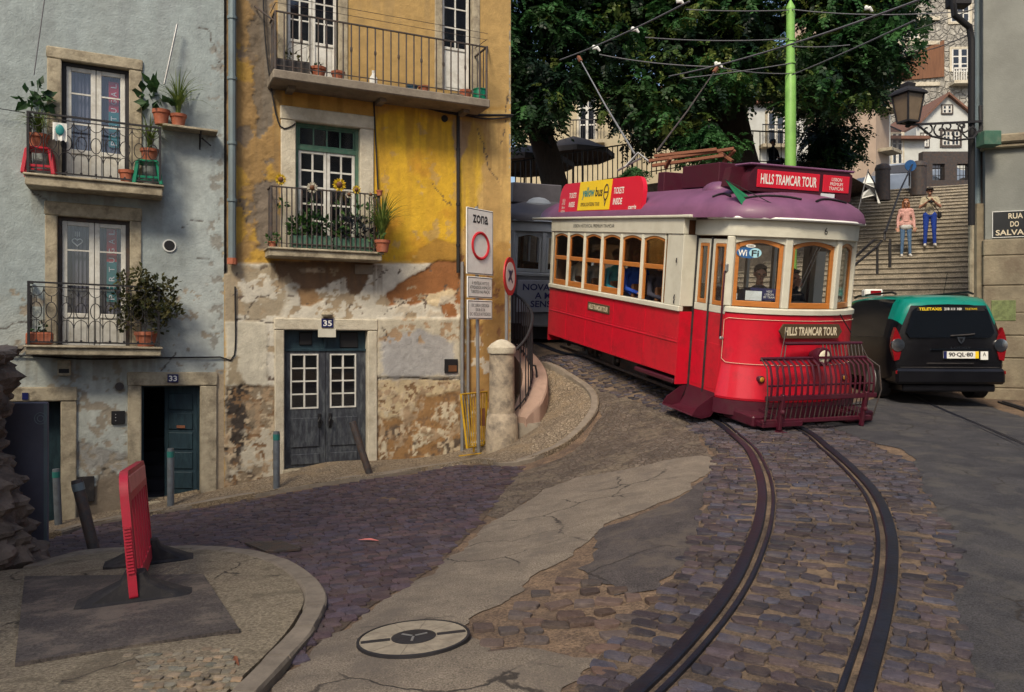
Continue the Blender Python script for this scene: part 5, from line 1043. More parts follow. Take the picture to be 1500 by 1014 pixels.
for f in (.06, .94):
    q = N0+ax*f; yv = Vector((-X_.y, X_.x, 0)).normalized(); Tf = frame((q.x, q.y, gz1(q.x, q.y)+.038+(.015 if f < .5 else 0)), yv, (0, 0, 1)); mb = MB(); rings = []
    for z, a, b_ in ((0, .34, .12), (.03, .34, .12), (.045, .30, .10), (.14, .09, .07), (.20, .06, .06)): rings.append([(x_*a, y_*b_, z) for x_, y_ in ((-1, -.7), (-.8, -1), (.8, -1), (1, -.7), (1, .7), (.8, 1), (-.8, 1), (-1, .7))])
    mb.loft(rings); mb.build('rubber_foot', MT['rubber'], t, Tf)
# steel road plate
Q = [gp(*p) for p in ((22, 992), (350, 940), (298, 855), (36, 857))]; t = MB(); t.add([q+Vector((0, 0, .043)) for q in Q]+[q+Vector((0, 0, .070)) for q in Q], [(0, 1, 2, 3), (4, 5, 6, 7), (0, 1, 5, 4), (1, 2, 6, 5), (2, 3, 7, 6), (3, 0, 4, 7)])
tag(t.build('road_plate', ground_mat('stained_steel_plate', (.06, .052, .052), (.105, .09, .08), 2.2, .35, 60, spots=(.17, .14, .115), rough=.6), smooth=0), 'flat dark stained steel plate lying on the near corner pavement', 'road plate')
# manhole
c = gp(606, 934, .038); t = thing('manhole_cover', 'round manhole cover of cement segments with a black iron centre', 'manhole cover', c); s_ = Vector((gz1(c.x+.3, c.y)-gz1(c.x-.3, c.y), gz1(c.x, c.y+.3)-gz1(c.x, c.y-.3), 0))/.6; T = frame(c, (1, 0, s_.x), (-s_.x, -s_.y, 1)); mb = MB(); Rm = .29
mb.lathe([(Rm, -.05), (Rm, .006), (Rm-.013, .008), (Rm-.013, -.02)], (0, 0, 0), 40); mb.build('rim', MT['dark_iron'], t, T); mb = MB(); mb.lathe([(.11, -.03), (.11, .004), (Rm-.015, .004), (Rm-.015, -.03)], (0, 0, 0), 40); mb.build('cement_ring', mat('cast_cement', (.27, .235, .18), .9, var=.25, vs=9, bump=.6, bs=40, dirt=(.12, .10, .08), dirt_amt=.6, dirt_scale=7), t, T)
mb = MB(); mb.lathe([(.115, -.03), (.115, .006), (.105, .008), (.02, .008)], (0, 0, 0), 30); ce = mb.build('iron_centre', MT['dark_iron'], t, T)
for i in range(10):
    a = 2*math.pi*i/10+.2; u = Vector((math.cos(a), math.sin(a), 0)); mb = MB(); wd_ = .04 if i % 5 == 0 else .003; mb.bar(u*.12+Vector((0, 0, .0035)), u*(Rm-.022)+Vector((0, 0, .0035)), wd_, .004); mb.build('joint', MT['dark_iron'] if i % 5 == 0 else MT['kerbstone'], t, T)
mb = MB()
for a in (-90, 30, 150): u = Vector((math.cos(R(a)), math.sin(R(a)), 0)); mb.bar(u*.01+Vector((0, 0, .009)), u*.075+Vector((0, 0, .009)), .012, .004)
mb.build('cast_mark', MT['steel'], ce, T)
# gutter grate
Q = [gp(*p) for p in ((360, 801), (412, 799), (440, 810), (392, 814))]; c = sum(Q, Vector())/4; t = thing('drain_grate', 'dark iron drain grate set beside the curved kerb', 'drain grate', c); mb = MB(); u = (Q[1]-Q[0]); v = (Q[3]-Q[0])
mb.add([q+Vector((0, 0, .024)) for q in Q]+[q-Vector((0, 0, .05)) for q in Q], [(0, 1, 2, 3), (0, 1, 5, 4), (1, 2, 6, 5), (2, 3, 7, 6), (3, 0, 4, 7)]); mb.build('pit', MT['black'], t)
mb = MB()
for i in range(9): mb.bar(Q[0]+u*(i/8)+Vector((0, 0, .034)), Q[3].lerp(Q[2], i/8)+Vector((0, 0, .034)), .025, .016)
for i in (0, 1): mb.bar(Q[0]+v*i+Vector((0, 0, .033)), Q[1].lerp(Q[2], i)+Vector((0, 0, .033)), .035, .018)
mb.build('bars', MT['iron_worn'], t)
# litter and the rust-coloured dirt patch
q = gp(538, 792, .03); mb = MB(); mb.add([(q.x-.09, q.y+.02, q.z), (q.x+.02, q.y-.02, q.z+.012), (q.x+.11, q.y-.01, q.z), (q.x+.03, q.y+.02, q.z+.016), (q.x-.03, q.y+.05, q.z+.006)], [(0, 1, 3, 4), (1, 2, 3)]); tag(mb.build('paper_scrap', MT['barrier_faded'], smooth=0), 'crumpled pale red paper scrap lying on the dark cobbles', 'litter')
q = gp(346, 968, .05); mb = MB(); mb.add([(q.x-.03, q.y+.06, q.z), (q.x, q.y+.02, q.z+.012), (q.x+.035, q.y-.06, q.z), (q.x-.012, q.y-.01, q.z+.006)], [(0, 1, 2, 3)]); tag(mb.build('dry_leaf', MT['rust'], smooth=0), 'dry orange leaf on the near corner pavement', 'leaf')
tag(sheet('earth_patch', [(542, 734), (560, 727), (590, 728), (594, 734), (568, 738)], M_SAND, .026, .02, seed=31), kind='structure')
# ruined wall stump at left
def worley(x, y):
    b = 9
    for i in (-1, 0, 1):
        for j in (-1, 0, 1): cx, cy = math.floor(x)+i, math.floor(y)+j; b = min(b, math.hypot(cx+_T[cx & 255, cy & 255]-x, cy+_T[(cx+77) & 255, cy & 255]-y))
    return min(b, .8)
t = MB(); n, m = 80, 60; rings = []; prof = [(-6.6, 7.9), (-5.6, 7.7), (-4.88, 7.45), (-4.56, 7.05), (-4.50, 6.4), (-4.65, 5.2), (-4.75, 3.8)]; pts = np.array([p for p in smooth_path(prof, .04)])
for k in range(n):
    f = k/(n-1); zz = -1.0+2.42*f; ring = []
    for i, p in enumerate(pts):
        s_ = i*.04; nn = fbm(s_*1.6+.3, zz*1.6, 5, 6)-.5; n2 = worley(s_*4.2, zz*5.5)+.5*worley(s_*11, zz*12); foot = max(0, .4-zz*.9)*.40 if zz < .5 else 0; top = -max(0, zz-.9)*.10+max(0, zz)*.16
        out = foot+top+nn*.36-n2*.20+.06; d = pts[min(i+1, len(pts)-1)]-pts[max(i-1, 0)]; d = d/np.linalg.norm(d); nr = np.array((d[1], -d[0]))*-1; ring.append((p[0]+nr[0]*out, p[1]+nr[1]*out, zz+nn*.25))
    rings.append(ring)
back = [[(-8, 8.3, r[0][2])]+r+[(-8, 3.5, r[-1][2])] for r in rings]; t.loft(back)
tag(t.build('stone_wall', mat('rubble_stone', (.16, .125, .10), .95, var=.5, vs=5, bump=1, bs=14, dirt=(.05, .042, .04), dirt_amt=.8, dirt_scale=4, bdist=.03), smooth=18), 'broken end of a rough rubble stone wall at the far left', 'wall')
# grey panel
q = at(69, 700, 7.75); g_ = gz1(q.x, q.y); t = thing('metal_panel', 'tall narrow slate-grey metal panel standing beside the rubble wall', 'panel', (q.x, q.y, g_)); T = frame((q.x, q.y, g_), (1, .12, 0), (0, 0, 1)); Hp = at(73, 589, 7.75).z-g_; mb = MB(); mb.box(-.42, 0, 0, .05, -.1, Hp, .012); mb.build('sheet', mat('slate_metal', (.12, .12, .155), .55, metal=.1, var=.15, vs=3, bump=.1, dirt=(.05, .05, .06), dirt_amt=.4), t, T)
for r_ in (.03, .055): mb = MB(); mb.tube([(-.06+r_*math.sin(a), -.002, Hp-.16+r_*math.cos(a)) for a in np.linspace(0, 6.283, 24)[:-1]], .004, 5, closed=True); mb.build('emblem', MT['zinc'], t, T)
mb = MB(); mb.box(-.03, .0, -.004, .0, .0, Hp-.02); mb.build('edge_strip', MT['zinc'], t, T)
# ============================================================ PEOPLE
mk('skin', (.42, .22, .15), .55, var=.08, vs=8, bump=.05); mk('hair_dark', (.018, .013, .011), .6, var=.3, vs=30, bump=.4, bs=60); mk('hair_blond', (.42, .26, .11), .6, var=.3, vs=30, bump=.4, bs=60); mk('hair_red', (.30, .12, .05), .6, var=.3, vs=30, bump=.4, bs=60); mk('eye_dark', (.02, .015, .015), .3, var=.05, bump=0); mk('lip', (.35, .11, .09), .5, var=.05, bump=0)
for k, c in (('pink_knit', (.60, .34, .31)), ('pale_top', (.50, .52, .52)), ('jeans', (.08, .15, .27)), ('blue_trousers', (.012, .045, .30)), ('beige_shirt', (.42, .38, .28)), ('white_shirt', (.58, .58, .55)), ('cyan_shirt', (.03, .28, .38)), ('blue_shirt', (.015, .06, .36)), ('dark_jacket', (.035, .035, .055)), ('teal_shirt', (.06, .30, .32)), ('striped_grey', (.30, .30, .30)), ('navy_jacket', (.018, .022, .05)), ('black_coat', (.012, .012, .015)), ('magenta_top', (.22, .01, .09)), ('shoe_white', (.55, .54, .52)), ('shoe_dark', (.03, .025, .025))): mk(k, c, .9, var=.18, vs=12, bump=.5, bs=30)
def remeshed(name, bones, mats, parent, T, voxel=.012, sm=3):
    mb = MB()
    for b in bones:
        if len(b) == 5: mb.cone(b[0], b[1], b[2], b[3], 14)
        else: mb.ball(b[0], b[1], 16, 12)
    me = bpy.data.meshes.new('tmp_body'); me.from_pydata(mb.v, [], mb.f); bm = bmesh.new(); bm.from_mesh(me); bmesh.ops.recalc_face_normals(bm, faces=bm.faces); bm.to_mesh(me); bm.free(); o = bpy.data.objects.new('tmp_body', me); COL.objects.link(o)
    r = o.modifiers.new('r', 'REMESH'); r.mode = 'VOXEL'; r.voxel_size = voxel; s_ = o.modifiers.new('s', 'SMOOTH'); s_.iterations = sm; s_.factor = .5
    dg = bpy.context.evaluated_depsgraph_get(); dg.update(); m2 = bpy.data.meshes.new_from_object(o.evaluated_get(dg)); bpy.data.objects.remove(o); bpy.data.meshes.remove(me); m2.name = name
    n = len(m2.polygons); c = np.empty(n*3); m2.polygons.foreach_get('center', c); c = c.reshape(-1, 3); best = np.full(n, 1e9); mi = np.zeros(n, int)
    for b in bones:
        if len(b) == 5:
            p = np.array(b[0]); q = np.array(b[1]); e = q-p; t = np.clip(((c-p) @ e)/(e @ e+1e-12), 0, 1); d = np.linalg.norm(c-p-t[:, None]*e, axis=1)-(b[2]+(b[3]-b[2])*t); k = b[4]
        else: rr = np.array(b[1]); d = (np.linalg.norm((c-np.array(b[0]))/rr, axis=1)-1)*rr.min(); k = b[2]
        w_ = d < best; best[w_] = d[w_]; mi[w_] = k
    for m in mats: m2.materials.append(m)
    m2.polygons.foreach_set('material_index', mi.astype(np.int32)); m2.transform((WM[parent.name].inverted() @ T) if parent else T); return link(name, m2, parent, 60)
def hand(w, d, side, curl=.5, k=0, s=1.0, up=(0, 0, 1)):
    """palm and five fingers at wrist w pointing along d; thumb on the given side"""
    w = Vector(w); d = Vector(d).normalized(); u = Vector(up); sd = d.cross(u).normalized()*side; n = sd.cross(d).normalized(); B = []; e = w+d*.085*s
    for j in range(4): f = (j-1.5)/1.5; B.append((tuple(w+sd*f*.014*s), tuple(e+sd*f*.03*s), .017*s, .014*s, k))
    for j, L in enumerate((.066, .08, .074, .055)):
        f = (1.5-j)/1.5; a = e+sd*f*.031*s; d1 = (d+n*curl*.5+sd*f*.1).normalized(); m_ = a+d1*L*.5*s; d2 = (d+n*curl*1.5).normalized(); B += [(tuple(a), tuple(m_), .0095*s, .009*s, k), (tuple(m_), tuple(m_+d2*L*.5*s), .009*s, .0075*s, k)]
    a = w+d*.025*s+sd*.025*s; m_ = a+(d*.6+sd*.8).normalized()*.045*s; B += [(tuple(a), tuple(m_), .013*s, .011*s, k), (tuple(m_), tuple(m_+(d+sd*.15+n*curl).normalized()*.035*s), .011*s, .009*s, k)]
    return B
def head(c, k=0, ke=3, kl=4, yaw=0, pitch=0):
    M_ = Matrix.Translation(Vector(c)) @ Matrix.Rotation(yaw, 4, 'Z') @ Matrix.Rotation(pitch, 4, 'X'); P = lambda x, y, z: tuple(M_ @ Vector((x, y, z))); B = [(P(0, .01, .02), (.076, .094, .098), k), (P(0, -.02, -.05), P(0, -.045, -.085), .058, .034, k), (P(0, -.09, .0), P(0, -.108, -.028), .011, .015, k), (P(-.04, -.066, .022), P(.04, -.066, .022), .024, .024, k)]
    for s in (-1, 1): B += [(P(s*.077, .012, .012), P(s*.08, .016, -.025), .014, .011, k), (P(s*.031, -.083, .0), P(s*.034, -.083, .0), .0105, .0105, ke)]
    B.append((P(-.02, -.087, -.058), P(.02, -.087, -.058), .008, .008, kl)); return B
def hairmesh(parent, c, m, T, long=0, yaw=0):
    M_ = T @ Matrix.Translation(Vector(c)) @ Matrix.Rotation(yaw, 4, 'Z'); B = [((0, .028, .045), (.088, .100, .092), 0), ((-.05, -.045, .085), (.05, -.045, .085), .03, .03, 0)]
    if long: B += [((sx*.075, .03, .02), (sx*.085, .03, -.12*long), .035, .028, 0) for sx in (-1, 1)]+[((sx*.04, .075, .0), (sx*.05, .08, -.17*long), .045, .03, 0) for sx in (-1, 0, 1)]
    remeshed('hair', B, [m], parent, M_, .012, 1)
def seated(label, T, top, hair, long=0, s=1.0, arm=(0, 0), group='people riding inside the tram', yaw=0, low='dark_jacket', lean=.0):
    t = thing('person', label, 'person', T=T, group=group); B = [((0, .02, .06), (0, -lean, .28), .145, .14, 1), ((0, -lean*.5, .26), (0, -lean, .42), .14, .145, 1), ((-.15, -lean, .45), (.15, -lean, .45), .068, .068, 1), ((0, -lean, .48), (0, -.015-lean, .60), .052, .05, 0), ((-.09, .02, .02), (.09, .02, .02), .12, .12, 2)]
    for i, sx in enumerate((-1, 1)):
        if arm[i] == 0: el, wr = (sx*.25, -.06-lean, .19), (sx*.15, -.30-lean, .13)
        elif arm[i] == 1: el, wr = (sx*.24, -.24-lean, .28), (sx*.10, -.36-lean, .42)
        else: el, wr = (sx*.20, -.22-lean, .25), (sx*.06, -.17-lean, .56)
        B += [((sx*.20, -lean, .44), el, .056, .044, 1), (el, wr, .044, .031, 1)]; d = Vector(wr)-Vector(el); B += hand(wr, d, -sx, .7)
        B += [((sx*.09, -.03, .0), (sx*.10, -.42, .03), .088, .062, 2), ((sx*.10, -.42, .03), (sx*.10, -.44, -.36), .06, .042, 2), ((sx*.10, -.42, -.41), (sx*.11, -.56, -.42), .04, .034, 5)]
    hc = (0, -.02-lean, .70); B += head(hc, yaw=yaw); remeshed('body', B, [MT['skin'], MT[top], MT[low], MT['eye_dark'], MT['lip'], MT['shoe_dark']], t, T, .011, 2); hairmesh(t, hc, MT[hair], T, long, yaw); return t
def standing(label, loc, rotz, H, top, low, shoe, hair, long=0, pose='relaxed', under=None, voxel=.0075):
    k = H/1.72; T = Matrix.Translation(Vector(loc)) @ Matrix.Rotation(rotz, 4, 'Z') @ Matrix.Scale(k, 4); t = thing('person', label, 'person', T=Matrix.Translation(Vector(loc)) @ Matrix.Rotation(rotz, 4, 'Z')); w = 1 if pose != 'relaxed' else .86
    B = [((0, .0, .98), (0, .01, 1.16), .125*w, .118*w, 1), ((0, .01, 1.16), (0, 0, 1.32), .125*w, .135*w, 1), ((-.06, .01, 1.28), (.06, .01, 1.28), .125*w, .125*w, 1), ((-.14*w, 0, 1.40), (.14*w, 0, 1.40), .062, .062, 1), ((0, .01, 1.41), (0, -.01, 1.51), .053*w, .048, 0), ((-.07*w, .01, .92), (.07*w, .01, .92), .115*w, .115*w, 2)]
    if under: B += [((-.06, -.02, .90), (.06, -.02, .90), .116*w, .116*w, 6), ((-.07, .01, 1.0), (.07, .01, 1.0), .138*w, .138*w, 1), ((0, .0, 1.1), (0, .01, 1.3), .145*w, .14*w, 1)]
    for sx in (-1, 1):
        sh = (sx*.185*w, .0, 1.395)
        if pose == 'camera': el, wr = (sx*.255, -.07, 1.15), (sx*.085, -.27, 1.27)
        else: el, wr = (sx*.225*w+sx*.02, .02, 1.13), (sx*.245*w+sx*.01, -.05, .89)
        mi = 0 if pose == 'camera' else 1
        if pose == 'camera': m_ = tuple(Vector(sh)*.35+Vector(el)*.65); B += [(sh, m_, .062, .056, 1), (m_, el, .047, .043, 0)]
        else: B.append((sh, el, .060*w, .056*w, 1))
        B.append((el, wr, (.043 if mi == 0 else .054)*w, (.030 if mi == 0 else .042)*w, mi)); B += hand(wr, Vector(wr)-Vector(el), -sx if pose != 'camera' else sx, .55 if pose != 'camera' else 1.0, up=(0, -1, 0) if pose != 'camera' else (0, 0, 1))
        lx = .095*w; off = .03*sx; B += [((sx*lx, .0, .90), (sx*lx+off*.5, -.01, .50), .100*w, .066*w, 2), ((sx*lx+off*.5, -.01, .50), (sx*lx+off, .02, .12), .064*w, .05*w, 2), ((sx*lx+off, .02, .07), (sx*lx+off*1.4, -.12, .045), .045, .038, 5), ((sx*lx+off, .04, .045), (sx*lx+off*1.4, -.15, .035), .038, .03, 5)]
    pitch = R(-14) if pose == 'camera' else 0; hc = (0, -.025, 1.61); B += head(hc, pitch=pitch); remeshed('body', B, [MT['skin'], MT[top], MT[low], MT['eye_dark'], MT['lip'], MT[shoe], MT[under or top]], t, T, voxel, 2); hairmesh(t, hc, MT[hair], T, long); return t, T
# ============================================================ TRAMS
def tram_frame(y_off=0):
    y = Vector((-.348, .9375, .122)).normalized(); x = Vector((.9375, .348, 0)).normalized(); z = x.cross(y); o = Vector((3.33, 11.41, .47))+y*y_off
    return Matrix(((x.x, y.x, z.x, o.x), (x.y, y.y, z.y, o.y), (x.z, y.z, z.z, o.z), (0, 0, 0, 1)))
def half(P): return P+[(-x, y) for x, y in P[::-1] if abs(x) > 1e-6]
PA = half([(-.99, -.96), (-.975, -1.02), (-.92, -1.10), (-.80, -1.20), (-.6, -1.30), (-.35, -1.375), (-.12, -1.40), (0, -1.402)])
def strip(mb, path, prof, closed=False):
    """prof: list of (outward offset, z) closed loop, swept along a plan path"""
    n = len(path); rings = []
    for i in range(n):
        p = Vector(path[i]); t = Vector(path[min(i+1, n-1)])-Vector(path[max(i-1, 0)]); t.normalize(); nr = Vector((t.y, -t.x)); rings.append([(p.x+nr.x*o, p.y+nr.y*o, z) for o, z in prof])
    mb.loft(rings)
def arch_fill(mb, a, b, z0, z1, rise, y0, y1, T):
    n = 10; P = [(a, z1), (b, z1), (b, z0)]+[(b+(a-b)*i/n, z0+rise*math.sin(math.pi*i/n)) for i in range(1, n)]+[(a, z0)]; mb.prism(P, y0, y1, T)
def sash(parent, T, a, b, z0, z1, rise, mid, botrail, m, gl_up, gl_lo, w=.038, nm='window'):
    """timber sash in the xz plane of T with an arched head"""
    n = 10; mb = MB(); y0, y1 = .005, .04; z0b = z0+(botrail or 0)
    mb.box(a, a+w, y0, y1, z0b, z1, .004, T); mb.box(b-w, b, y0, y1, z0b, z1, .004, T)
    if botrail: mb.box(a, b, y0-.004, y1, z0, z0b, .006, T)
    if mid: mb.box(a+w, b-w, y0-.003, y1, mid-.03, mid+.04, .006, T)
    up = [(b+(a-b)*i/n, z1+rise*math.sin(math.pi*i/n)) for i in range(n+1)]; lo = [(a+w+(b-a-2*w)*i/n, z1-w*.9+(rise)*math.sin(math.pi*i/n)) for i in range(n+1)]; mb.prism(up+lo, y0, y1, T)
    f = mb.build(nm, m, parent)
    if gl_up: mb = MB(); zz = mid+.04 if mid else z0b; P = [(a+w, zz), (b-w, zz)]+[(b-w+(a-b+2*w)*i/n, z1-w*.9+rise*math.sin(math.pi*i/n)) for i in range(n+1)]; mb.prism(P, .02, .024, T); mb.build('upper_pane' if mid else 'pane', gl_up, f, smooth=0)
    if gl_lo and mid: mb = MB(); mb.box(a+w, b-w, .02, .024, z0b, mid-.03, T=T); mb.build('lower_pane', gl_lo, f, smooth=0)
    return f
def build_tram(label, y_off, red, cream, roofm, frame_m, full=True, lower_z=1.45):
    T = tram_frame(y_off); t = thing('tram', label, 'tram', T=T)
    S = lambda nm, m, mb, sm=35: mb.build(nm, m, t, T, sm)
    LEN = 4.48
    # lower panels
    for sx in (-1, 1):
        mb = MB(); x = 1.19*sx; mb.box(x-.02*(1+sx), x+.02*(1-sx), 0, LEN, .47, 1.36, .006)
        if sx < 0: mb.box(x-.008, x+.002, 0, LEN, .93, .95, .003); [mb.box(x-.006, x+.002, yy-.005, yy+.005, .48, 1.35) for yy in (.9, 1.9, 2.9, 3.7)]; [mb.ball((x-.002, .04+i*.085, zz), .008, 6, 4) for i in range(52) for zz in (.50, .985)]
        S('side_panel', red, mb)
        mb = MB(); mb.box(sx*1.19, sx*.98, -.03, .0, .36, 1.36); S('end_panel', red, mb); mb = MB(); mb.box(sx*1.19, sx*.95, LEN, LEN+.03, .36, 1.36); S('end_panel', red, mb)
        mb = MB(); xa, xb = (x-.012, x+.05) if sx < 0 else (x-.05, x+.012)
        mb.box(xa-(.02 if sx < 0 else 0), xb+(.02 if sx > 0 else 0), -.03, LEN+.03, 1.36, 1.435, .01)
        ys = [.42+.663*i for i in range(7)]
        mb.box(xa, xb, -.03, .385, 1.437, 2.40, .006); mb.box(xa, xb, 4.435, LEN+.03, 1.437, 2.40, .006); mb.box(sx*1.18, sx*.97, -.032, .0, 1.437, 2.40)
        for yy in ys[1:-1]: mb.box(xa, xb, yy-.032, yy+.032, 1.437, 2.40, .006)
        for yy in ys: mb.tube([(x+sx*.016, yy, 1.44), (x+sx*.016, yy, 2.38)], .012, 5)
        S('window_posts', cream, mb)
        mb = MB(); mb.box(xa-.012, xb+.012, -.03, LEN+.03, 2.405, 2.62, .008); S('letter_board', cream, mb)
        mb = MB(); mb.box(x-.06, x+.06, -.25, LEN+.95, 2.622, 2.665, .012) if sx < 0 else mb.box(x-.06, x+.06, -.6, LEN+.95, 2.622, 2.665, .012)
        S('gutter', cream, mb)
        if sx < 0:
            Tw = T @ frame((x, 0, 0), (0, -1, 0), (0, 0, 1))
            for i in range(6):
                a, b = -ys[i+1]+.034, -ys[i]-.034; op = i < 2
                sash(t, Tw, a, b, 1.44, 2.33, .045, 1.93, None if op else .095, frame_m, GL_DARK, None if op else GL_TRAM)
                mb = MB(); arch_fill(mb, a-.002, b+.002, 2.33, 2.404, .045, -.006, .03, Tw); mb.build('arch_head', cream, t)
    # bulkheads, floor, ceiling
    mb = MB(); mb.box(-1.15, 1.15, 0.02, LEN, .74, .80); S('floor', MT['interior_wood'], mb); mb = MB(); mb.slab([(-.93, .02)]+[(x*.9, y*.9) for x, y in PA]+[(.93, .02)], .62, .66); S('platform_floor', MT['interior_wood'], mb)
    mb = MB(); mb.box(-1.15, 1.15, -.0, LEN, 2.60, 2.63); S('ceiling', MT['cream_paint'] if full else MT['interior'], mb)
    mb = MB(); mb.box(-1.14, -.4, 4.40, 4.44, .8, 2.6); mb.box(.4, 1.14, 4.40, 4.44, .8, 2.6); mb.box(-.4, .4, 4.40, 4.44, 2.2, 2.6); S('bulkhead', MT['interior_wood'], mb); mb = MB(); mb.box(-1.14, -.42, .03, .07, .8, 1.4); mb.box(.42, 1.14, .03, .07, .8, 1.4); mb.box(-1.14, -.98, .03, .07, 1.4, 2.6); mb.box(.98, 1.14, .03, .07, 1.4, 2.6); mb.box(-.98, .98, .03, .07, 2.3, 2.6); mb.box(-.48, -.42, .03, .07, 1.4, 2.3); mb.box(.42, .48, .03, .07, 1.4, 2.3); S('bulkhead', MT['interior_wood'], mb)
    for i in range(5):
        for sx in (-1, 1):
            yy = .55+.72*i; mb = MB(); mb.box(sx*.62-.38, sx*.62+.38, yy, yy+.42, 1.15, 1.22, .02); mb.box(sx*.62-.38, sx*.62+.38, yy+.40, yy+.46, 1.15, 1.62, .02); mb.box(sx*.62-.3, sx*.62+.3, yy+.05, yy+.35, .8, 1.15); S('bench_seat', MT['interior_wood'], mb)
    # roof
    E = half([(-1.16, -.5), (-1.13, -.85), (-1.06, -1.05), (-.92, -1.2), (-.7, -1.33), (-.4, -1.43), (-.15, -1.46), (0, -1.465)]); E2 = [(x*.98, LEN-y) for x, y in E[::-1]]; O = [(-1.24, 0)]+E+[(1.24, 0), (1.24, LEN)]+E2+[(-1.24, LEN)]
    O2 = []
    for i in range(len(O)):
        a, b = Vector(O[i]), Vector(O[(i+1) % len(O)]); k = max(1, int((b-a).length/.25)); O2 += [tuple(a.lerp(b, j/k)) for j in range(k)]
    def roofpt(p, q): s_ = Vector((0, min(max(p[1], .15), LEN-.15))); v = Vector(p).lerp(s_, q); return (v.x, v.y, 2.665+.46*math.sqrt(max(0, 1-(1-q)**2)))
    mb = MB(); rings = [[(x, y, 2.63) for x, y in O2]]+[[roofpt(p, q) for p in O2] for q in (.0, .02, .06, .12, .2, .3, .42, .56, .72, .88, .999)]; mb.loft(rings); S('roof', roofm, mb, 50)
    # front letter board and posts
    V = [(-.985, -.97), (-.39, -1.335), (.39, -1.335), (.985, -.97)]
    mb = MB(); FPth = half([(-.98, -.0), (-.985, -.94), (-.95, -1.02), (-.70, -1.20), (-.42, -1.345), (-.30, -1.37), (0, -1.375)]); strip(mb, FPth, [(.02, 2.40), (.035, 2.41), (.035, 2.60), (.02, 2.62), (-.04, 2.62), (-.04, 2.40)]); S('front_letter_board', cream, mb)
    mb = MB(); strip(mb, half([(-1.0, -.5), (-.985, -.94), (-.95, -1.02), (-.70, -1.20), (-.42, -1.345), (-.30, -1.37), (0, -1.375)]), [(.0, 2.615), (.105, 2.615), (.115, 2.63), (.105, 2.648), (0, 2.648)]); S('front_gutter', MT['white_letter'] if full else cream, mb)
    mb = MB(); strip(mb, PA, [(.0, 1.44), (.03, 1.445), (.03, 1.50), (.0, 1.515), (-.04, 1.515), (-.04, 1.44)]); S('front_sill', cream, mb)
    for (x, y), w, an in zip(V, (.11, .10, .10, .11), (58, 15, -15, -58)):
        mb = MB(); Tp = Matrix.Translation((x, y, 0)) @ Matrix.Rotation(R(-an), 4, 'Z'); mb.box(-w/2, w/2, -.025, .05, 1.516, 2.40, .012, Tp); S('front_post', cream, mb)
    for i, (a, b) in enumerate(zip(V[:-1], V[1:])):
        d = Vector((b[0]-a[0], b[1]-a[1], 0)); L = d.length; Tw = T @ frame((a[0], a[1], 0), d, (0, 0, 1)); e = .06; z1 = 2.315
        sash(t, Tw, e, L-e, 1.516, z1, .055, None, .075, frame_m, GL_TRAM, None, .05, 'front_window'); mb = MB(); arch_fill(mb, e-.02, L-e+.02, z1, 2.402, .055, -.012, .03, Tw); mb.build('arch_head', cream, t)
    # apron
    mb = MB(); strip(mb, PA, [(.0, 1.44), (.012, 1.43), (.012, .78), (.02, .74), (.10, .37), (.09, .34), (-.03, .34), (-.03, 1.44)]); S('apron', red, mb, 25)
    if not full:
        mb = MB(); mb.box(-.985, -.96, -.95, 0, .30, 2.40); S('platform_side', red, mb); mb = MB(); mb.box(-1.1, 1.1, -1.3, 4.4, .05, .4); S('truck', MT['black'], mb)
        return t, T
    # ---- full tram only
    text('LISBON HISTORICAL PREMIUM TRAMCAR', 1.55, .055, T @ frame((-1.216, 2.75, 2.51), (0, -1, 0), (0, 0, 1)), MT['black_letter'], t)
    mb = MB(); mb.box(-1.202, -1.188, 2.02, 2.82, 1.10, 1.24, .006); o = S('name_plate', MT['plate_brown'], mb); text('HILLS TRAMCAR TOUR', .70, .085, T @ frame((-1.203, 2.42, 1.17), (0, -1, 0), (0, 0, 1)), MT['cream_letter'], o, bold=.03)
    text('6', .05, .085, T @ frame((.10, -1.412, 2.51), (1, 0, 0), (0, 0, 1)), MT['black_letter'], t)
    mb = MB(); strip(mb, PA, [(.02, .335), (.115, .335), (.12, .15), (.02, .15)]); S('bumper_band', MT['maroon'], mb)
    mb = MB(); pth = [tuple(Vector((p[0], p[1]))+Vector((p[0]*.02, -.018))) for p in PA]; up_ = [(x, y, 1.37) for x, y in pth]; lo_ = [(x, y, .80) for x, y in pth]
    mb.tube(up_[1:-1], .003, 5); mb.tube(lo_[1:-1], .003, 5); mb.tube([up_[1], (up_[0][0]-.006, up_[0][1]+.0, 1.34), (lo_[0][0]-.006, lo_[0][1], .84), lo_[1]], .003, 5); S('pinstripe', MT['cream_letter'], mb)
    mb = MB(); P_ = [(-.49, 0), (-.43, .09), (.43, .09), (.49, 0), (.43, -.09), (-.43, -.09)]; Tn = T @ Matrix.Translation((-.03, -1.435, 1.245)); mb.prism(P_, -.012, .012, Tn); o = mb.build('front_name_plate', MT['plate_brown'], t); text('HILLS TRAMCAR TOUR', .82, .11, Tn @ Matrix.Translation((0, -.013, 0)), MT['cream_letter'], o, bold=.03)
    mb = MB(); Th = T @ Matrix.Translation((.0, -1.62, .95)) @ Matrix.Rotation(R(90), 4, 'X'); mb.lathe([(.05, -.16), (.10, -.06), (.118, .02), (.112, .06), (.09, .065)], (0, 0, 0), 24, Th); o = mb.build('headlight', MT['maroon'], t); mb = MB(); mb.ball((0, 0, .055), (.092, .092, .03), 18, 8, Th); mb.build('lens', MT['lamp_lens'], o)
    mb = MB(); mb.box(-.10, .10, -.014, .014, .082, .092, T=Th); mb.box(-.014, .014, -.10, .10, .083, .093, T=Th); mb.build('guard_cross', MT['maroon'], o)
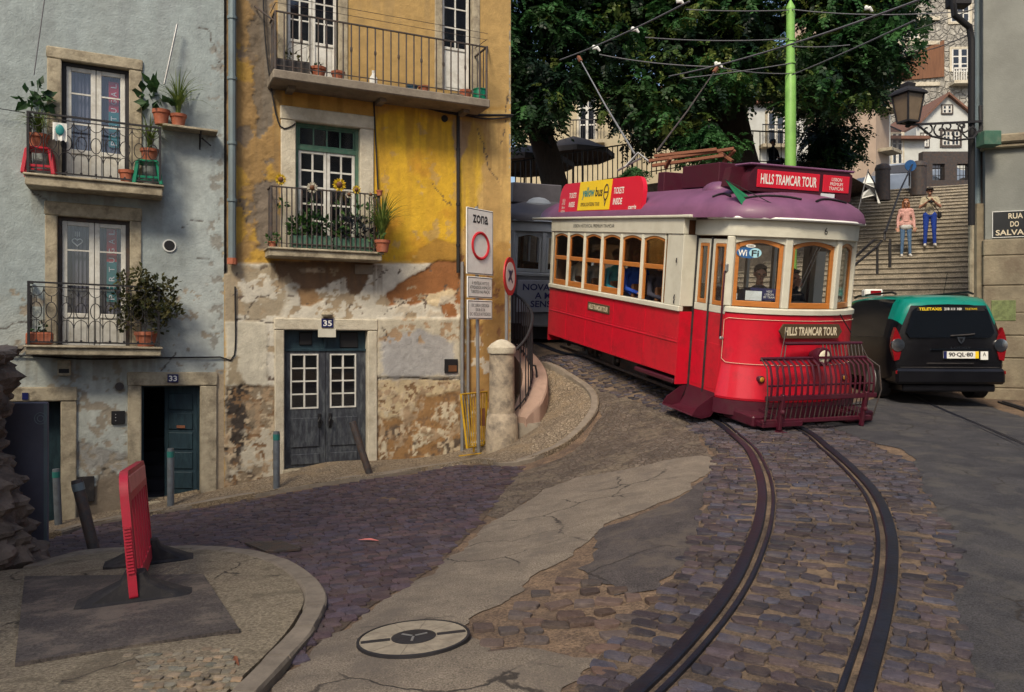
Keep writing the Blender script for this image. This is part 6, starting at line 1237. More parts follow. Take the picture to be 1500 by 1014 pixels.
    for x in (-.66, .66):
        mb = MB(); Th = T @ Matrix.Translation((x, -1.335, .62)) @ Matrix.Rotation(R(90), 4, 'X'); mb.lathe([(.04, -.05), (.048, .02), (.042, .03)], (0, 0, 0), 16, Th); o = mb.build('indicator_lamp', MT['maroon'], t); mb = MB(); mb.ball((0, 0, .028), (.036, .036, .014), 12, 6, Th); mb.build('lens', MT['amber'], o)
    # wiper
    mb = MB(); mb.tube([(.42, -1.43, 1.46), (.62, -1.44, 1.22)], .008, 5); S('wiper', MT['black'], mb); mb = MB(); mb.tube([(.0, -1.39, 2.30), (-.25, -1.39, 1.75)], .006, 5); mb.tube([(.05, -1.39, 2.30), (-.2, -1.39, 1.75)], .006, 5); S('wiper', MT['black'], mb)
    # folding doors on the near side
    for k, (ya, yb) in enumerate(((-.06, -.46), (-.49, -.92))):
        xx = -.985; Td = T @ frame((xx, ya, 0), (0, -1, 0), (0, 0, 1)); L = ya-yb; mb = MB(); mb.box(0, L, 0, .035, .30, 1.40, .006, Td); mb.box(.05, L-.05, -.004, .002, .40, 1.0, .003, Td); o = mb.build('door_leaf', red, t)
        mb = MB(); mb.box(0, L, -.004, .035, 1.402, 1.50, .006, Td); mb.box(0, .075, 0, .035, 1.502, 2.36, .006, Td); mb.box(L-.075, L, 0, .035, 1.502, 2.36, .006, Td); mb.box(.075, L-.075, 0, .035, 2.30, 2.36, .006, Td); mb.build('door_frame', cream, o)
        mb = MB(); mb.box(.078, .115, -.006, .03, 1.503, 2.298, .004, Td); mb.box(L-.115, L-.078, -.006, .03, 1.503, 2.298, .004, Td); mb.box(.116, L-.116, -.006, .03, 2.26, 2.298, .004, Td); mb.box(.116, L-.116, -.006, .03, 1.503, 1.56, .004, Td); mb.build('wood_frame', frame_m, o)
        mb = MB(); mb.box(.115, L-.115, .012, .016, 1.56, 2.26, T=Td); mb.build('pane', GL_TRAM, o, smooth=0)
    mb = MB(); mb.box(-1.0, -.95, -.49, -.46, .3, 2.38); mb.box(-1.0, -.96, -.06, -.01, .3, 2.4); S('door_rubber', MT['rubber'], mb)
    mb = MB(); mb.tube([(-1.02, -.95, 1.98), (-1.045, -.95, 1.95), (-1.045, -.95, 1.12), (-1.02, -.95, 1.08)], .014, 7); S('handrail', MT['maroon'], mb)
    mb = MB(); mb.box(-1.05, -1.0, -.985, -.95, 1.95, 2.05, .01); S('rail_bracket', MT['steel'], mb); mb = MB(); mb.box(-1.06, -1.0, -.985, -.95, 1.08, 1.12, .01); S('rail_bracket', MT['steel'], mb)
    # far-side platform panel, seams and rivets
    mb = MB(); mb.box(.955, .985, -.93, -.02, .3, 1.5); S('far_door', red, mb); mb = MB()
    for a, b in ((-.93, -.82), (-.52, -.44), (-.14, -.02)): mb.box(.955, .985, a, b, 1.502, 2.40)
    mb.box(.957, .983, -.82, -.14, 2.25, 2.40); S('far_door_frame', cream, mb)
    # folding step
    mb = MB(); prof = [(-.99, .36), (-1.03, .20), (-1.10, .10), (-1.22, .07), (-1.36, .10), (-1.37, .085), (-1.22, .045), (-1.09, .07), (-1.01, .18), (-.97, .36)]; mb.loft([[(x, yy, z) for x, z in prof] for yy in (-.02, -.3, -.6, -.93)]); o = S('step', MT['maroon'], mb)
    for yy in (-.02, -.93): mb = MB(); mb.prism([(-.99, .36), (-1.10, .10), (-1.22, .07), (-1.37, .10), (-1.30, .2), (-1.1, .33)], yy-.006, yy+.006, T); mb.build('step_cheek', MT['maroon'], o)
    # truck, wheels
    for yy in (.75, 3.3):
        for sx in (-1, 1): mb = MB(); Tx = T @ Matrix.Translation((sx*.48, yy, .36)) @ Matrix.Rotation(R(90), 4, 'Y'); mb.lathe([(.06, -.09), (.33, -.05), (.33, .03), (.36, .03), (.36, .06), (.06, .06)], (0, 0, 0), 24, Tx); mb.build('wheel', MT['iron_worn'], t)
    mb = MB()
    for sx in (-1, 1):
        mb.box(sx*.72-.05, sx*.72+.05, -.6, 4.7, .30, .46, .01)
        for yy in (.75, 3.3): mb.box(sx*.75-.10, sx*.75+.10, yy-.16, yy+.16, .22, .50, .02); mb.tube([(sx*.86, yy, .36), (sx*.89, yy, .36)], .09, 12)
        mb.box(sx*.75-.12, sx*.75+.12, 1.3, 2.2, .20, .52, .02); mb.box(sx*.85-.06, sx*.85+.06, 2.35, 2.85, .22, .50, .02); mb.tube([(sx*.95, -.1, .20), (sx*.95, 4.4, .24)], .028, 8); mb.box(sx*.98-.03, sx*.98+.03, 0.1, 1.2, .38, .47, .01)
        for k in range(7): mb.ball((sx*.92, .2+.65*k, .33), .04, 8, 5)
    S('truck_frame', MT['iron_worn'], mb); mb = MB(); mb.box(-.68, .68, -.2, 4.6, .42, .72); S('underframe', MT['black'], mb)
    mb = MB(); mb.box(-1.21, -1.0, .02, 1.1, .36, .42, .01); S('side_guard', MT['maroon'], mb)
    # lifeguard basket
    mb = MB(); xs = [-.92+1.84*i/19 for i in range(20)]
    for x in xs: mb.bar((x, -1.56, .90), (x, -1.66, .915), .034, .018); mb.tube([(x, -1.64, .915), (x, -1.74, .86), (x, -1.795, .70), (x, -1.80, .52), (x, -1.77, .46)], .016, 5)
    o = S('basket_slats', MT['maroon'], mb)
    mb = MB(); mb.tube([(-.95, -1.60, .93), (.95, -1.60, .93)], .018, 7); mb.tube([(-.95, -1.76, .62), (.95, -1.76, .62)], .014, 7); mb.bar((-.98, -1.78, .47), (1.0, -1.78, .47), .045, .06, b=.006); mb.bar((-.98, -1.72, .17), (1.0, -1.72, .17), .05, .05, b=.006); mb.tube([(-.52, -1.52, 1.10), (.93, -1.52, 1.10)], .022, 7); mb.tube([(-.95, -1.70, .33), (.95, -1.70, .33)], .010, 6)
    S('basket_rails', MT['maroon'], mb); mb = MB()
    for i in range(24): x = -.9+1.8*i/23; mb.tube([(x, -1.75, .46), (x, -1.71, .18)], .007, 5)
    S('basket_grille', MT['iron_worn'], mb); mb = MB()
    for i in range(12): x = .12+.8*i/11; mb.tube([(x, -1.53, 1.09), (x, -1.58, .93)], .009, 5)
    S('basket_grille', MT['iron_worn'], mb)
    for x in (-.72, .78): mb = MB(); mb.bar((x, -1.79, .52), (x, -1.76, .07), .06, .05, b=.008); mb.box(x-.09, x+.09, -1.84, -1.70, .025, .06, .012); mb.bar((x, -1.3, .25), (x, -1.76, .20), .05, .05); mb.ball((x, -1.80, .30), .035, 8, 5); S('basket_leg', MT['maroon'], mb)
    mb = MB()
    for x, sg in ((-.95, -1), (.97, 1)): mb.tube([(x, -1.60, .93), (x+sg*.05, -1.78, .84), (x+sg*.06, -1.84, .55), (x+sg*.02, -1.78, .20)], .010, 6)
    for x in (-.5, .9): mb.tube([(x, -1.52, 1.10), (x-.08*(1 if x < 0 else -1), -1.60, .93)], .008, 5)
    mb.tube([(-.45, -1.45, 1.30), (-.56, -1.52, 1.0), (-.7, -1.62, .7)], .006, 5); S('basket_stays', MT['iron_worn'], mb)
    mb = MB(); mb.box(-.95, -.55, -1.62, -1.0, .08, .22, .02); mb.box(-.9, -.3, -1.75, -1.55, .10, .17, .01); mb.box(.5, .95, -1.62, -1.0, .08, .22, .02); mb.box(-.7, .7, -1.45, -1.2, .06, .12, .01); S('lifeguard_tray', MT['maroon'], mb)
    # roof fittings
    mb = MB(); strip_pts = lambda xs_: None
    def onroof(i0, i1, q): return [roofpt(p, q) for p in E[i0:i1]]
    Eb = smooth_path(E, .08); m_ = len(Eb)
    for f0, f1, q in ((.02, .16, .13), (.19, .46, .10), (.49, .74, .10), (.77, .97, .13)):
        P_ = [roofpt(p, q+.06*math.sin(math.pi*j/max(1, int(m_*(f1-f0))))) for j, p in enumerate(Eb[int(m_*f0):int(m_*f1)])]; mb = MB(); mb.tube([(a, b, c+.012) for a, b, c in P_], .014, 6); S('rain_strip', MT['black'], mb)
    for x, y in ((-.62, .12), (-.25, -.62)): mb = MB(); mb.ball((x, y, 3.0 if y > 0 else 3.02), (.20, .26, .15), 16, 8); S('roof_ventilator', roofm, mb)
    mb = MB()
    for k in range(4): mb.bar((-.80+.02*k, -.02-.10*k, 2.93+.01*k), (-.42, -.10-.12*k, 3.10), .03, .014)
    S('roof_slats', MT['black'], mb)
    # destination box
    mb = MB(); P_ = [(-.80, 2.98), (-.80, 3.14), (-.70, 3.30), (.78, 3.30), (.84, 3.27), (.84, 2.86), (.6, 2.86), (.6, 2.98)]; mb.prism(P_, -.98, -.60, T); o = mb.build('destination_box', MT['maroon'], t)
    mb = MB(); mb.prism([(-.80, 3.14), (-.70, 3.30), (-.95, 3.27), (-1.0, 3.03), (-.80, 2.98)], -.78, -.60, T); mb.build('box_cheek', MT['maroon'], o); mb = MB(); mb.box(-.80, .86, -1.0, -.58, 3.302, 3.33, .01); S('box_lid', roofm, mb)
    mb = MB(); mb.box(-.68, .30, -.99, -.975, 3.03, 3.25, .004); q = S('route_sign', MT['ad_red'], mb); text('HILLS TRAMCAR TOUR', .88, .13, T @ Matrix.Translation((-.19, -.992, 3.14)), MT['white_letter'], q, bold=.02)
    mb = MB(); mb.box(.36, .79, -.99, -.975, 3.03, 3.25, .004); q = S('side_sign', MT['ad_red'], mb); text('LISBON\nPREMIUM\nTRAMCAR', .24, .16, T @ Matrix.Translation((.575, -.992, 3.14)), MT['white_letter'], q)
    mb = MB(); mb.box(.34, .56, -.99, -.978, 2.96, 3.01); S('notice', MT['paper'], mb)
    mb = MB(); mb.box(-.50, .50, .30, 1.25, 3.10, 3.43, .01); S('resistor_box', MT['maroon'], mb); mb = MB(); mb.box(-.42, .42, 1.9, 2.1, 3.05, 3.40, .01); S('trolley_stand', MT['maroon'], mb)
    # advertising board along the near edge of the roof
    Tb = T @ frame((-1.20, 4.22, 2.685), (0, -1, 0), (.08, 0, 1)) @ Matrix.Diagonal((1.0, 1, 1.22, 1)); L, H = 3.05, .47; P_ = [(0, 0), (L, 0), (L, .28)]+[(L-.22+.22*math.cos(a), .25+.22*math.sin(a)) for a in np.linspace(.2, 1.57, 6)]+[(.22+.22*math.cos(a), .25+.22*math.sin(a)) for a in np.linspace(1.57, 3.0, 6)]
    mb = MB(); mb.prism(P_, -.02, .05, Tb); o = mb.build('advert_board', MT['ad_red'], t); mb = MB(); mb.box(.82, 2.02, -.026, -.019, .07, .47, T=Tb); y_ = mb.build('yellow_panel', MT['ad_yellow'], o, smooth=0)
    tp_ = lambda s_, w_, h_, x_, z_, m, b=.02, par=None: text(s_, w_, h_, Tb @ Matrix.Translation((x_, -.0275 if par else -.0215, z_)), m, par or o, bold=b)
    tp_('yellow', .46, .17, 1.20, .30, MT['ad_teal'], .03, y_); tp_('bus', .26, .13, 1.60, .315, MT['black_letter'], .02, y_); tp_('OFFICIAL SIGHTSEEING TOURS', .72, .05, 1.30, .15, MT['plate_brown'], .01, y_)
    mb = MB(); mb.tube([(1.86+.075*math.cos(a), -.028, .30+.10*math.sin(a)) for a in np.linspace(0, 6.283, 24)[:-1]], .01, 5, closed=True, T=Tb); mb.box(1.80, 1.92, -.03, -.026, .29, .31, T=Tb); mb.tube([(1.82, -.028, .21), (1.86, -.028, .12), (1.89, -.028, .20)], .009, 5, T=Tb); mb.build('pin_emblem', MT['plate_brown'], y_)
    tp_('TICKETS', .30, .075, .56, .29, MT['white_letter']); tp_('INSIDE', .24, .075, .56, .16, MT['white_letter']); tp_('TICKETS', .34, .085, 2.28, .31, MT['white_letter']); tp_('INSIDE', .30, .085, 2.28, .17, MT['white_letter']); tp_('carris', .25, .05, 2.78, .09, MT['white_letter']); tp_('SALE &\nMETRO\nbilhetes\nmobilidade', .18, .20, .20, .15, MT['white_letter'], 0)
    # trolley gear
    Wt = lambda px, py, Y: at(px, py, Y)
    for A, B in ((Wt(930, 226, 14.4), Wt(850, 88, 16.6)), (Wt(962, 222, 14.1), Wt(1047, 104, 16.0))):
        mb = MB(); mb.tube([A, A.lerp(B, .5)-Vector((0, 0, .04)), B], [.019, .016, .011], 8); o = mb.build('trolley_pole', MT['steel'] if B.x < 2 else MT['iron_worn'], t); mb = MB(); d = (B-A).normalized(); mb.bar(B-d*.05, B+d*.14, .06, .05); mb.build('trolley_shoe', MT['rust'], o)
    mb = MB()
    for (a, b) in (((950, 236), (1075, 218)), ((955, 243), (1060, 228)), ((958, 229), (1050, 219)), ((975, 246), (982, 232)), ((1060, 238), (1076, 220)), ((1052, 222), (1073, 236))): mb.bar(Wt(*a, 13.2), Wt(*b, 13.0), .06, .05, b=.006)
    mb.build('trolley_base', MT['rust'], t); mb = MB(); mb.tube([Wt(915, 245, 13.6), Wt(935, 224, 13.6), Wt(952, 238, 13.4)], .02, 6); mb.tube([Wt(905, 250, 13.8), Wt(938, 232, 13.5)], .018, 6); mb.build('trolley_spring', MT['steel'], t)
    # flags, stickers, hooks
    A = T @ Vector((-.52, -1.02, 2.82)); q = at(1062, 263, A.y); 
    mb = MB(); mb.tube([A+Vector((.12, -.1, -.12)), A.lerp(q, 1.0)], .006, 5); fo = mb.build('flag_stick', MT['black'], t); q2 = at(1088, 302, A.y-.03); q3 = at(1100, 290, A.y+.1)
    mb = MB(); mb.add([q, q2, q3, q+Vector((0, .004, .002)), q2+Vector((0, .006, 0)), q3+Vector((0, .006, .002))], [(0, 1, 2), (3, 5, 4), (0, 1, 4, 3), (1, 2, 5, 4)]); mb.build('green_half', MT['flag_green'], fo, smooth=0); q4 = at(1101, 300, A.y-.03); mb = MB(); mb.add([q2, q4, q3.lerp(q4, .3), q2+Vector((0, .006, 0)), q4+Vector((0, .006, 0))], [(0, 1, 2), (0, 1, 4, 3)]); mb.build('red_half', MT['flag_red'], fo, smooth=0)
    d = Vector((.595, -.365, 0)); Tw = T @ frame((-.985, -.97, 0), d, (0, 0, 1)); y0 = -.006
    mb = MB(); mb.prism([(.22+.15*math.cos(a), 2.20+.07*math.sin(a)) for a in np.linspace(0, 6.283, 28)[:-1]], y0, y0+.003, Tw); o = mb.build('wifi_sticker', MT['blue_sticker'], t); mb = MB(); mb.prism([(.30+.075*math.cos(a), 2.20+.06*math.sin(a)) for a in np.linspace(0, 6.283, 24)[:-1]], y0-.002, y0, Tw); mb.build('sticker_half', MT['cyan_sticker'], o); mb = MB(); mb.prism([(.24+.06*math.cos(a), 2.285+.022*math.sin(a)) for a in np.linspace(0, 6.283, 20)[:-1]], y0-.002, y0+.003, Tw); mb.build('sticker_cap', MT['sign_white'], o)
    text('Wi', .11, .08, Tw @ Matrix.Translation((.145, y0-.002, 2.195)), MT['white_letter'], o, bold=.02); text('Fi', .09, .08, Tw @ Matrix.Translation((.30, y0-.004, 2.195)), MT['black_letter'], o, bold=.02); text('FREE', .07, .022, Tw @ Matrix.Translation((.24, y0-.004, 2.285)), MT['black_letter'], o)
    for a, b, c_, e_, m, nm in ((.28, .60, 1.61, 1.76, 'number_blue', 'blue_notice'), (.22, .42, 1.60, 1.72, 'paper', 'paper_notice'), (.07, .12, 1.60, 1.68, 'paper', 'paper_notice')): mb = MB(); mb.box(a, b, .03 if m != 'paper' else .024, .034 if m != 'paper' else .028, c_, e_, T=Tw); o = mb.build(nm, MT[m], t, smooth=0)
    text('VISIT\nLISBON\nBY TRAM', .13, .10, Tw @ Matrix.Translation((.51, .029, 1.685)), MT['white_letter'], o); text('6', .03, .05, Tw @ Matrix.Translation((.095, .023, 1.64)), MT['black_letter'], o)
    mb = MB(); mb.box(-.3, .25, -1.05, -.75, .66, 1.58, .03); mb.tube([(-.1, -1.0, 1.58), (-.1, -1.0, 1.66)], .05, 10); mb.tube([(-.1, -1.0, 1.66), (.1, -1.05, 1.68)], .012, 6); S('controller', MT['iron_worn'], mb)
    mb = MB()
    for z in (2.12, 2.15): pass
    for yy, z in ((.10, 2.08), (.10, 1.58), (.10, 1.52)): mb.tube([(-1.215, yy, z), (-1.235, yy-.02, z-.03), (-1.22, yy, z-.06)], .008, 5)
    S('lamp_hook', MT['black'], mb)
    return t, T
tram, TT = build_tram('bright red and cream vintage tram with purple roof on the curving rails', 0, MT['tram_red'], MT['cream_paint'], MT['tram_purple'], MT['wood_orange'])
mk('tram2_grey', (.12, .13, .15), .5, var=.2, bump=.1); mk('tram2_pale', (.30, .33, .36), .5, var=.15, bump=.1); mk('tram2_roof', (.09, .085, .095), .5, var=.2, bump=.1); mk('banner_grey', (.24, .26, .32), .6, var=.1, bump=.05)
tram2, T2 = build_tram('dark grey vintage tram waiting close behind the red tram', 7.95, MT['tram2_grey'], MT['tram2_pale'], MT['tram2_roof'], MT['tram2_pale'], False)
mb = MB(); mb.box(-1.02, .85, -1.47, -1.44, .66, 1.36, .008); o = mb.build('front_banner', MT['banner_grey'], tram2, T2); text('NOVA IMAGEM\nA MESMA\nSENSAÇÃO', 1.5, .54, T2 @ Matrix.Translation((-.15, -1.472, 1.01)), MT['number_blue'], o, bold=.02)
mb = MB(); mb.ball((-.3, -.6, 3.0), (.3, .3, .18), 14, 7); mb.build('roof_lamp_housing', MT['tram2_pale'], tram2, T2); mb = MB(); mb.box(-.8, .4, -.2, .8, 3.05, 3.5, .02); mb.build('roof_box', MT['tram2_roof'], tram2, T2)
def warp_front(root):
    for o in root.children_recursive:
        if o.type != 'MESH' or o.name.startswith(('trolley', 'flag', 'green_half', 'red_half')): continue
        me = o.data; n = len(me.vertices); co_ = np.empty(n*3, np.float32); me.vertices.foreach_get('co', co_); co_ = co_.reshape(-1, 3); y = co_[:, 1].copy()
        if o.name.startswith('basket'): co_[:, 0] = np.where(co_[:, 0] > 0, co_[:, 0]*.78, co_[:, 0]*.93)
        co_[:, 1] = np.where(y > 0, y, np.where(y > -.98, y*.81, y+.186)); me.vertices.foreach_set('co', co_.ravel()); me.update()
warp_front(tram); warp_front(tram2)
# riders
def ride(lab, x, y, z, top, hair, long=0, s=1, arm=(0, 0), yaw=0, turn=0, lean=.05): seated(lab, TT @ Matrix.Translation((x, y, z)) @ Matrix.Rotation(turn, 4, 'Z') @ Matrix.Scale(s, 4), top, hair, long, s, arm, yaw=yaw, lean=lean)
ride('passenger in a white shirt at the rearmost side window of the red tram', -.84, 4.0, 1.33, 'white_shirt', 'hair_dark', turn=.3, s=.95)
ride('passenger in a grey striped shirt at the second side window from the rear', -.84, 3.38, 1.31, 'striped_grey', 'hair_dark', turn=.2, s=.95)
ride('passenger in a cyan shirt at the third side window from the rear', -.83, 2.62, 1.35, 'cyan_shirt', 'hair_dark', turn=.15, s=.95)
ride('passenger in a royal blue shirt at the fourth side window from the rear', -.83, 1.95, 1.36, 'blue_shirt', 'hair_dark', turn=.1, s=.97)
ride('passenger in a dark jacket at the second side window from the front', -.83, 1.22, 1.33, 'dark_jacket', 'hair_dark', turn=.2, s=.95)
ride('passenger in a blue shirt seated behind the dark-jacketed passenger', -.45, 1.52, 1.33, 'blue_shirt', 'hair_dark', turn=.1)
ride('blond child in a teal shirt at the front side window of the red tram', -.86, .62, 1.38, 'teal_shirt', 'hair_blond', 0, .88, turn=.1)
ride('tram driver in a navy jacket and white collar behind the left windscreen', -.24, -.42, 1.22, 'navy_jacket', 'hair_dark', arm=(0, 1), turn=-.5)
ride('person in black with a hand raised to the face behind the middle windscreen', 0.30, -.35, 1.18, 'black_coat', 'hair_dark', arm=(2, 0), turn=.1)
ride('passenger in a magenta top just inside the left windscreen of the tram', -.60, -.20, 1.05, 'magenta_top', 'hair_dark', turn=.3, s=.95)
# ============================================================ STAIRS, TERRACE, RIGHT HOUSE
SD = Vector((.43, .90, 0)).normalized(); SX = Vector((SD.y, -SD.x, 0)); SP = Vector((12.6, 24, 0)); SZ = 2.57+EYE
def st(a, q, z): v = SP+SX*a+SD*q; return (v.x, v.y, z)
M_STEP = ground_mat('stair_stone', (.23, .205, .165), (.35, .305, .235), 3, .9, 40, spots=(.17, .15, .125))
mb = MB(); rise, tread = .17, .415; q0 = -11.2; n = 44; z0 = SZ+rise/tread*q0
for i in range(n):
    q = q0+i*tread; z = z0+i*rise; mb.add([st(-9, q, z-.02), st(6, q, z-.02), st(6, q+.03, z+.0), st(-9, q+.03, z), st(6, q, z-.04), st(-9, q, z-.04)], [(0, 1, 2, 3), (5, 4, 1, 0)])
    mb.add([st(-9, q+.03, z), st(6, q+.03, z), st(6, q+tread+.035, z), st(-9, q+tread+.035, z)], [(0, 1, 2, 3)]); mb.add([st(-9, q+.035, z-.03), st(6, q+.035, z-.03), st(6, q+.035, z-rise), st(-9, q+.035, z-rise)], [(0, 1, 2, 3)])
tag(mb.build('stairs', M_STEP, smooth=0, recalc=False), kind='structure')
qt = q0+n*tread; zt_ = z0+(n-1)*rise
# upper terrace behind the stairs and behind the trees
mb = MB(); mb.add([st(-12, qt, zt_), st(30, qt, zt_), st(40, qt+60, zt_+1), st(-50, qt+60, zt_+1)], [(0, 1, 2, 3)]); tag(mb.build('terrace_pavement', M_OLDP, smooth=0), kind='structure')
M_RUB = mat('retaining_masonry', (.17, .145, .115), .95, var=.4, vs=3, bump=.9, bs=12, dirt=(.07, .06, .055), dirt_amt=.7, dirt_scale=2, bdist=.03)
LTa, LTb = at(700, 306, 22.5), at(1210, 232, 25.5)
t = MB(); t.slab([(LTa.x-2, LTa.y-.3), (LTa.x, LTa.y), (LTb.x, LTb.y), (LTb.x+.3, LTb.y+.5), (LTa.x-2, LTa.y+.4)], -1, 3); vs = [(LTa.x-6, LTa.y), (LTa.x, LTa.y), (LTb.x, LTb.y)]
mb = MB(); mb.add([(LTa.x-6, LTa.y, -1), (LTa.x, LTa.y, -1), (LTb.x, LTb.y, -1), (LTa.x-6, LTa.y, LTa.z), (LTa.x, LTa.y, LTa.z), (LTb.x, LTb.y, LTb.z), (LTa.x-6, LTa.y+.45, LTa.z), (LTa.x, LTa.y+.45, LTa.z), (LTb.x+.1, LTb.y+.45, LTb.z), (LTb.x+.1, LTb.y+.45, -1)], [(0, 1, 4, 3), (1, 2, 5, 4), (3, 4, 7, 6), (4, 5, 8, 7), (2, 9, 8, 5)])
tag(mb.build('retaining_wall', M_RUB, smooth=0), 'dark masonry retaining wall below the terrace railing behind the trams', 'wall')
mb = MB(); mb.add([(LTa.x-10, LTa.y+.4, LTa.z-.02), (LTa.x, LTa.y+.4, LTa.z-.02), (LTb.x+.05, LTb.y+.4, LTb.z-.02), (LTb.x+6, 33, zt_-.1), (LTb.x+8, 48, zt_+.3), (-22, 48, zt_)], [(0, 1, 2, 3, 4, 5)]); tag(mb.build('terrace_ground', M_SAND, smooth=0), kind='structure')
def fence(name, A, B, h, gap, label, r=.014):
    A = Vector(A); B = Vector(B); t = thing(name, label, 'railing', A); L = (B-A).length; n = int(L/gap); mb = MB(); mb.bar(A+Vector((0, 0, h)), B+Vector((0, 0, h)), .05, .035); mb.build('top_rail', MT['dark_iron'], t); mb = MB(); mb.bar(A+Vector((0, 0, .1)), B+Vector((0, 0, .1)), .035, .025); mb.build('bottom_rail', MT['dark_iron'], t); mb = MB()
    for i in range(n+1): q = A.lerp(B, i/n); mb.tube([q, q+Vector((0, 0, h))], r if i % 10 else r*2, 5)
    mb.build('bars', MT['dark_iron'], t); return t
fence('railing', at(700, 300, 22.6), at(1010, 247, 24.4), 1.05, .16, 'dark railing along the terrace edge behind the grey tram and leaning trunk', .017)
fence('railing', at(1082, 240, 25.0), at(1195, 244, 25.6), 1.05, .24, 'dark railing on the terrace behind the green pole', .016)
# bollard posts and low wall at stair head
for px, y0, y1, w, lab in ((1293, 240, 282, 20, 'left dark squat post at the head of the stairs'), (1345, 236, 275, 22, 'right dark post at the head of the stairs beside the blue sign')):
    b = at(px, y1, 29.4); tp = at(px, y0, 29.4); r = w/2*29.4/FPX; t = thing('stone_post', lab, 'post', b); mb = MB(); H = tp.z-b.z; mb.lathe([(r*1.05, -.3), (r, .1), (r, H*.78)], b, 14); mb.build('shaft', MT['iron_worn'], t); mb = MB(); mb.lathe([(r*1.1, H*.78), (r*1.1, H*.84), (r*.9, H*.95), (r*.4, H), (.02, H)], b, 14); mb.build('cap', MT['iron_worn'], t)
t = thing('parapet', 'dark parapet wall with two barred openings at the top right of the stairs', 'wall', at(1395, 272, 30)); pp = []
for x0, x1, y0, y1 in ((1352, 1366, 222, 275), (1384, 1402, 222, 275), (1421, 1470, 222, 275), (1366, 1384, 222, 240), (1402, 1421, 222, 240), (1366, 1384, 264, 275), (1402, 1421, 264, 275)):
    A = at(x0, y0, 31.0); B = at(x1, y1, 31.0); pp.append((A, B))
mb = MB()
for A, B in pp: mb.box(A.x, B.x, 31.0, 31.35, B.z-(.4 if B.z < at(0, 270, 31).z else 0), A.z)
mb.build('masonry', MT['iron_worn'], t); mb = MB()
for x in (1370, 1375, 1380, 1406, 1411, 1416): A = at(x, 240, 31.1); B = at(x, 265, 31.1); mb.tube([A, B], .012, 5)
for y in (247, 257): mb.tube([at(1366, y, 31.12), at(1421, y, 31.12)], .012, 5)
mb.build('bars', MT['dark_iron'], t)
# stair handrails
def handrail(pts, posts, lab):
    P = [at(*p) for p in pts]; t = thing('stair_handrail', lab, 'handrail', P[0]); mb = MB(); mb.tube(P, .028, 6); mb.build('rail', MT['dark_iron'], t)
    for a, b in posts: mb = MB(); mb.tube([at(*a), at(*b)], .028, 6); mb.build('post', MT['dark_iron'], t)
handrail([(1240, 388, 17.6), (1280, 352, 18.4), (1292, 352, 18.6), (1284, 362, 18.3), (1240, 398, 17.4)], [((1285, 360, 18.3), (1285, 402, 18.3))], 'low black looped stair handrail close behind the tram')
handrail([(1304, 350, 19.2), (1304, 392, 19.2)], [((1303, 356, 19.2), (1303, 392, 19.3))], 'single black iron rail post standing on the stairs')
handrail([(1297, 340, 19.6), (1318, 280, 24), (1338, 238, 28.6)], [((1296, 338, 19.7), (1296, 352, 19.6)), ((1332, 252, 28.0), (1332, 272, 28.0))], 'long thin sloping stair handrail left of the two people')
c = at(1333, 243, 28.2); t = thing('traffic_sign', 'round blue traffic sign at the head of the stairs', 'traffic sign', at(1333, 275, 28.2)); mb = MB(); mb.tube([at(1333, 276, 28.2), c], .03, 6); mb.build('post', MT['steel'], t); mb = MB(); mb.tube([c+Vector((0, -.05, 0)), c+Vector((0, -.02, 0))], .20, 20); mb.build('disc', MT['blue_sticker'], t)
# black and white pennant on a thin pole
P0, P1 = at(1252, 330, 17.0), at(1272, 248, 17.0); t = thing('pennant', 'black and white pennant flag on a thin pole beside the tram roof', 'flag', P0); mb = MB(); mb.tube([P0-Vector((.12, 0, 3.2)), P0, P1], .012, 6); mb.build('pole', MT['wire_pale'], t)
def tri(nm, m, pts): mb = MB(); v = [at(*p) for p in pts]; k = len(v); mb.add(v+[q+Vector((.003, .012, 0)) for q in v], [tuple(range(k)), tuple(range(2*k-1, k-1, -1))]+[(i, (i+1) % k, k+(i+1) % k, k+i) for i in range(k)]); mb.build(nm, m, t, smooth=0)
tri('cloth_white', MT['sign_white'], [(1271, 252, 17), (1280, 268, 16.9), (1281, 275, 16.95), (1264, 268, 17)]); tri('cloth_black', MT['black'], [(1272, 250, 17), (1284, 272, 17.1), (1284, 290, 16.95), (1266, 272, 17)]); tri('cloth_white', MT['sign_white'], [(1264, 282, 17), (1274, 276, 16.85), (1281, 286, 16.9), (1262, 291, 17)]); tri('cloth_tail', MT['sign_white'], [(1281, 275, 16.95), (1284, 285, 16.9), (1290, 298, 16.9), (1286, 298, 16.9)])
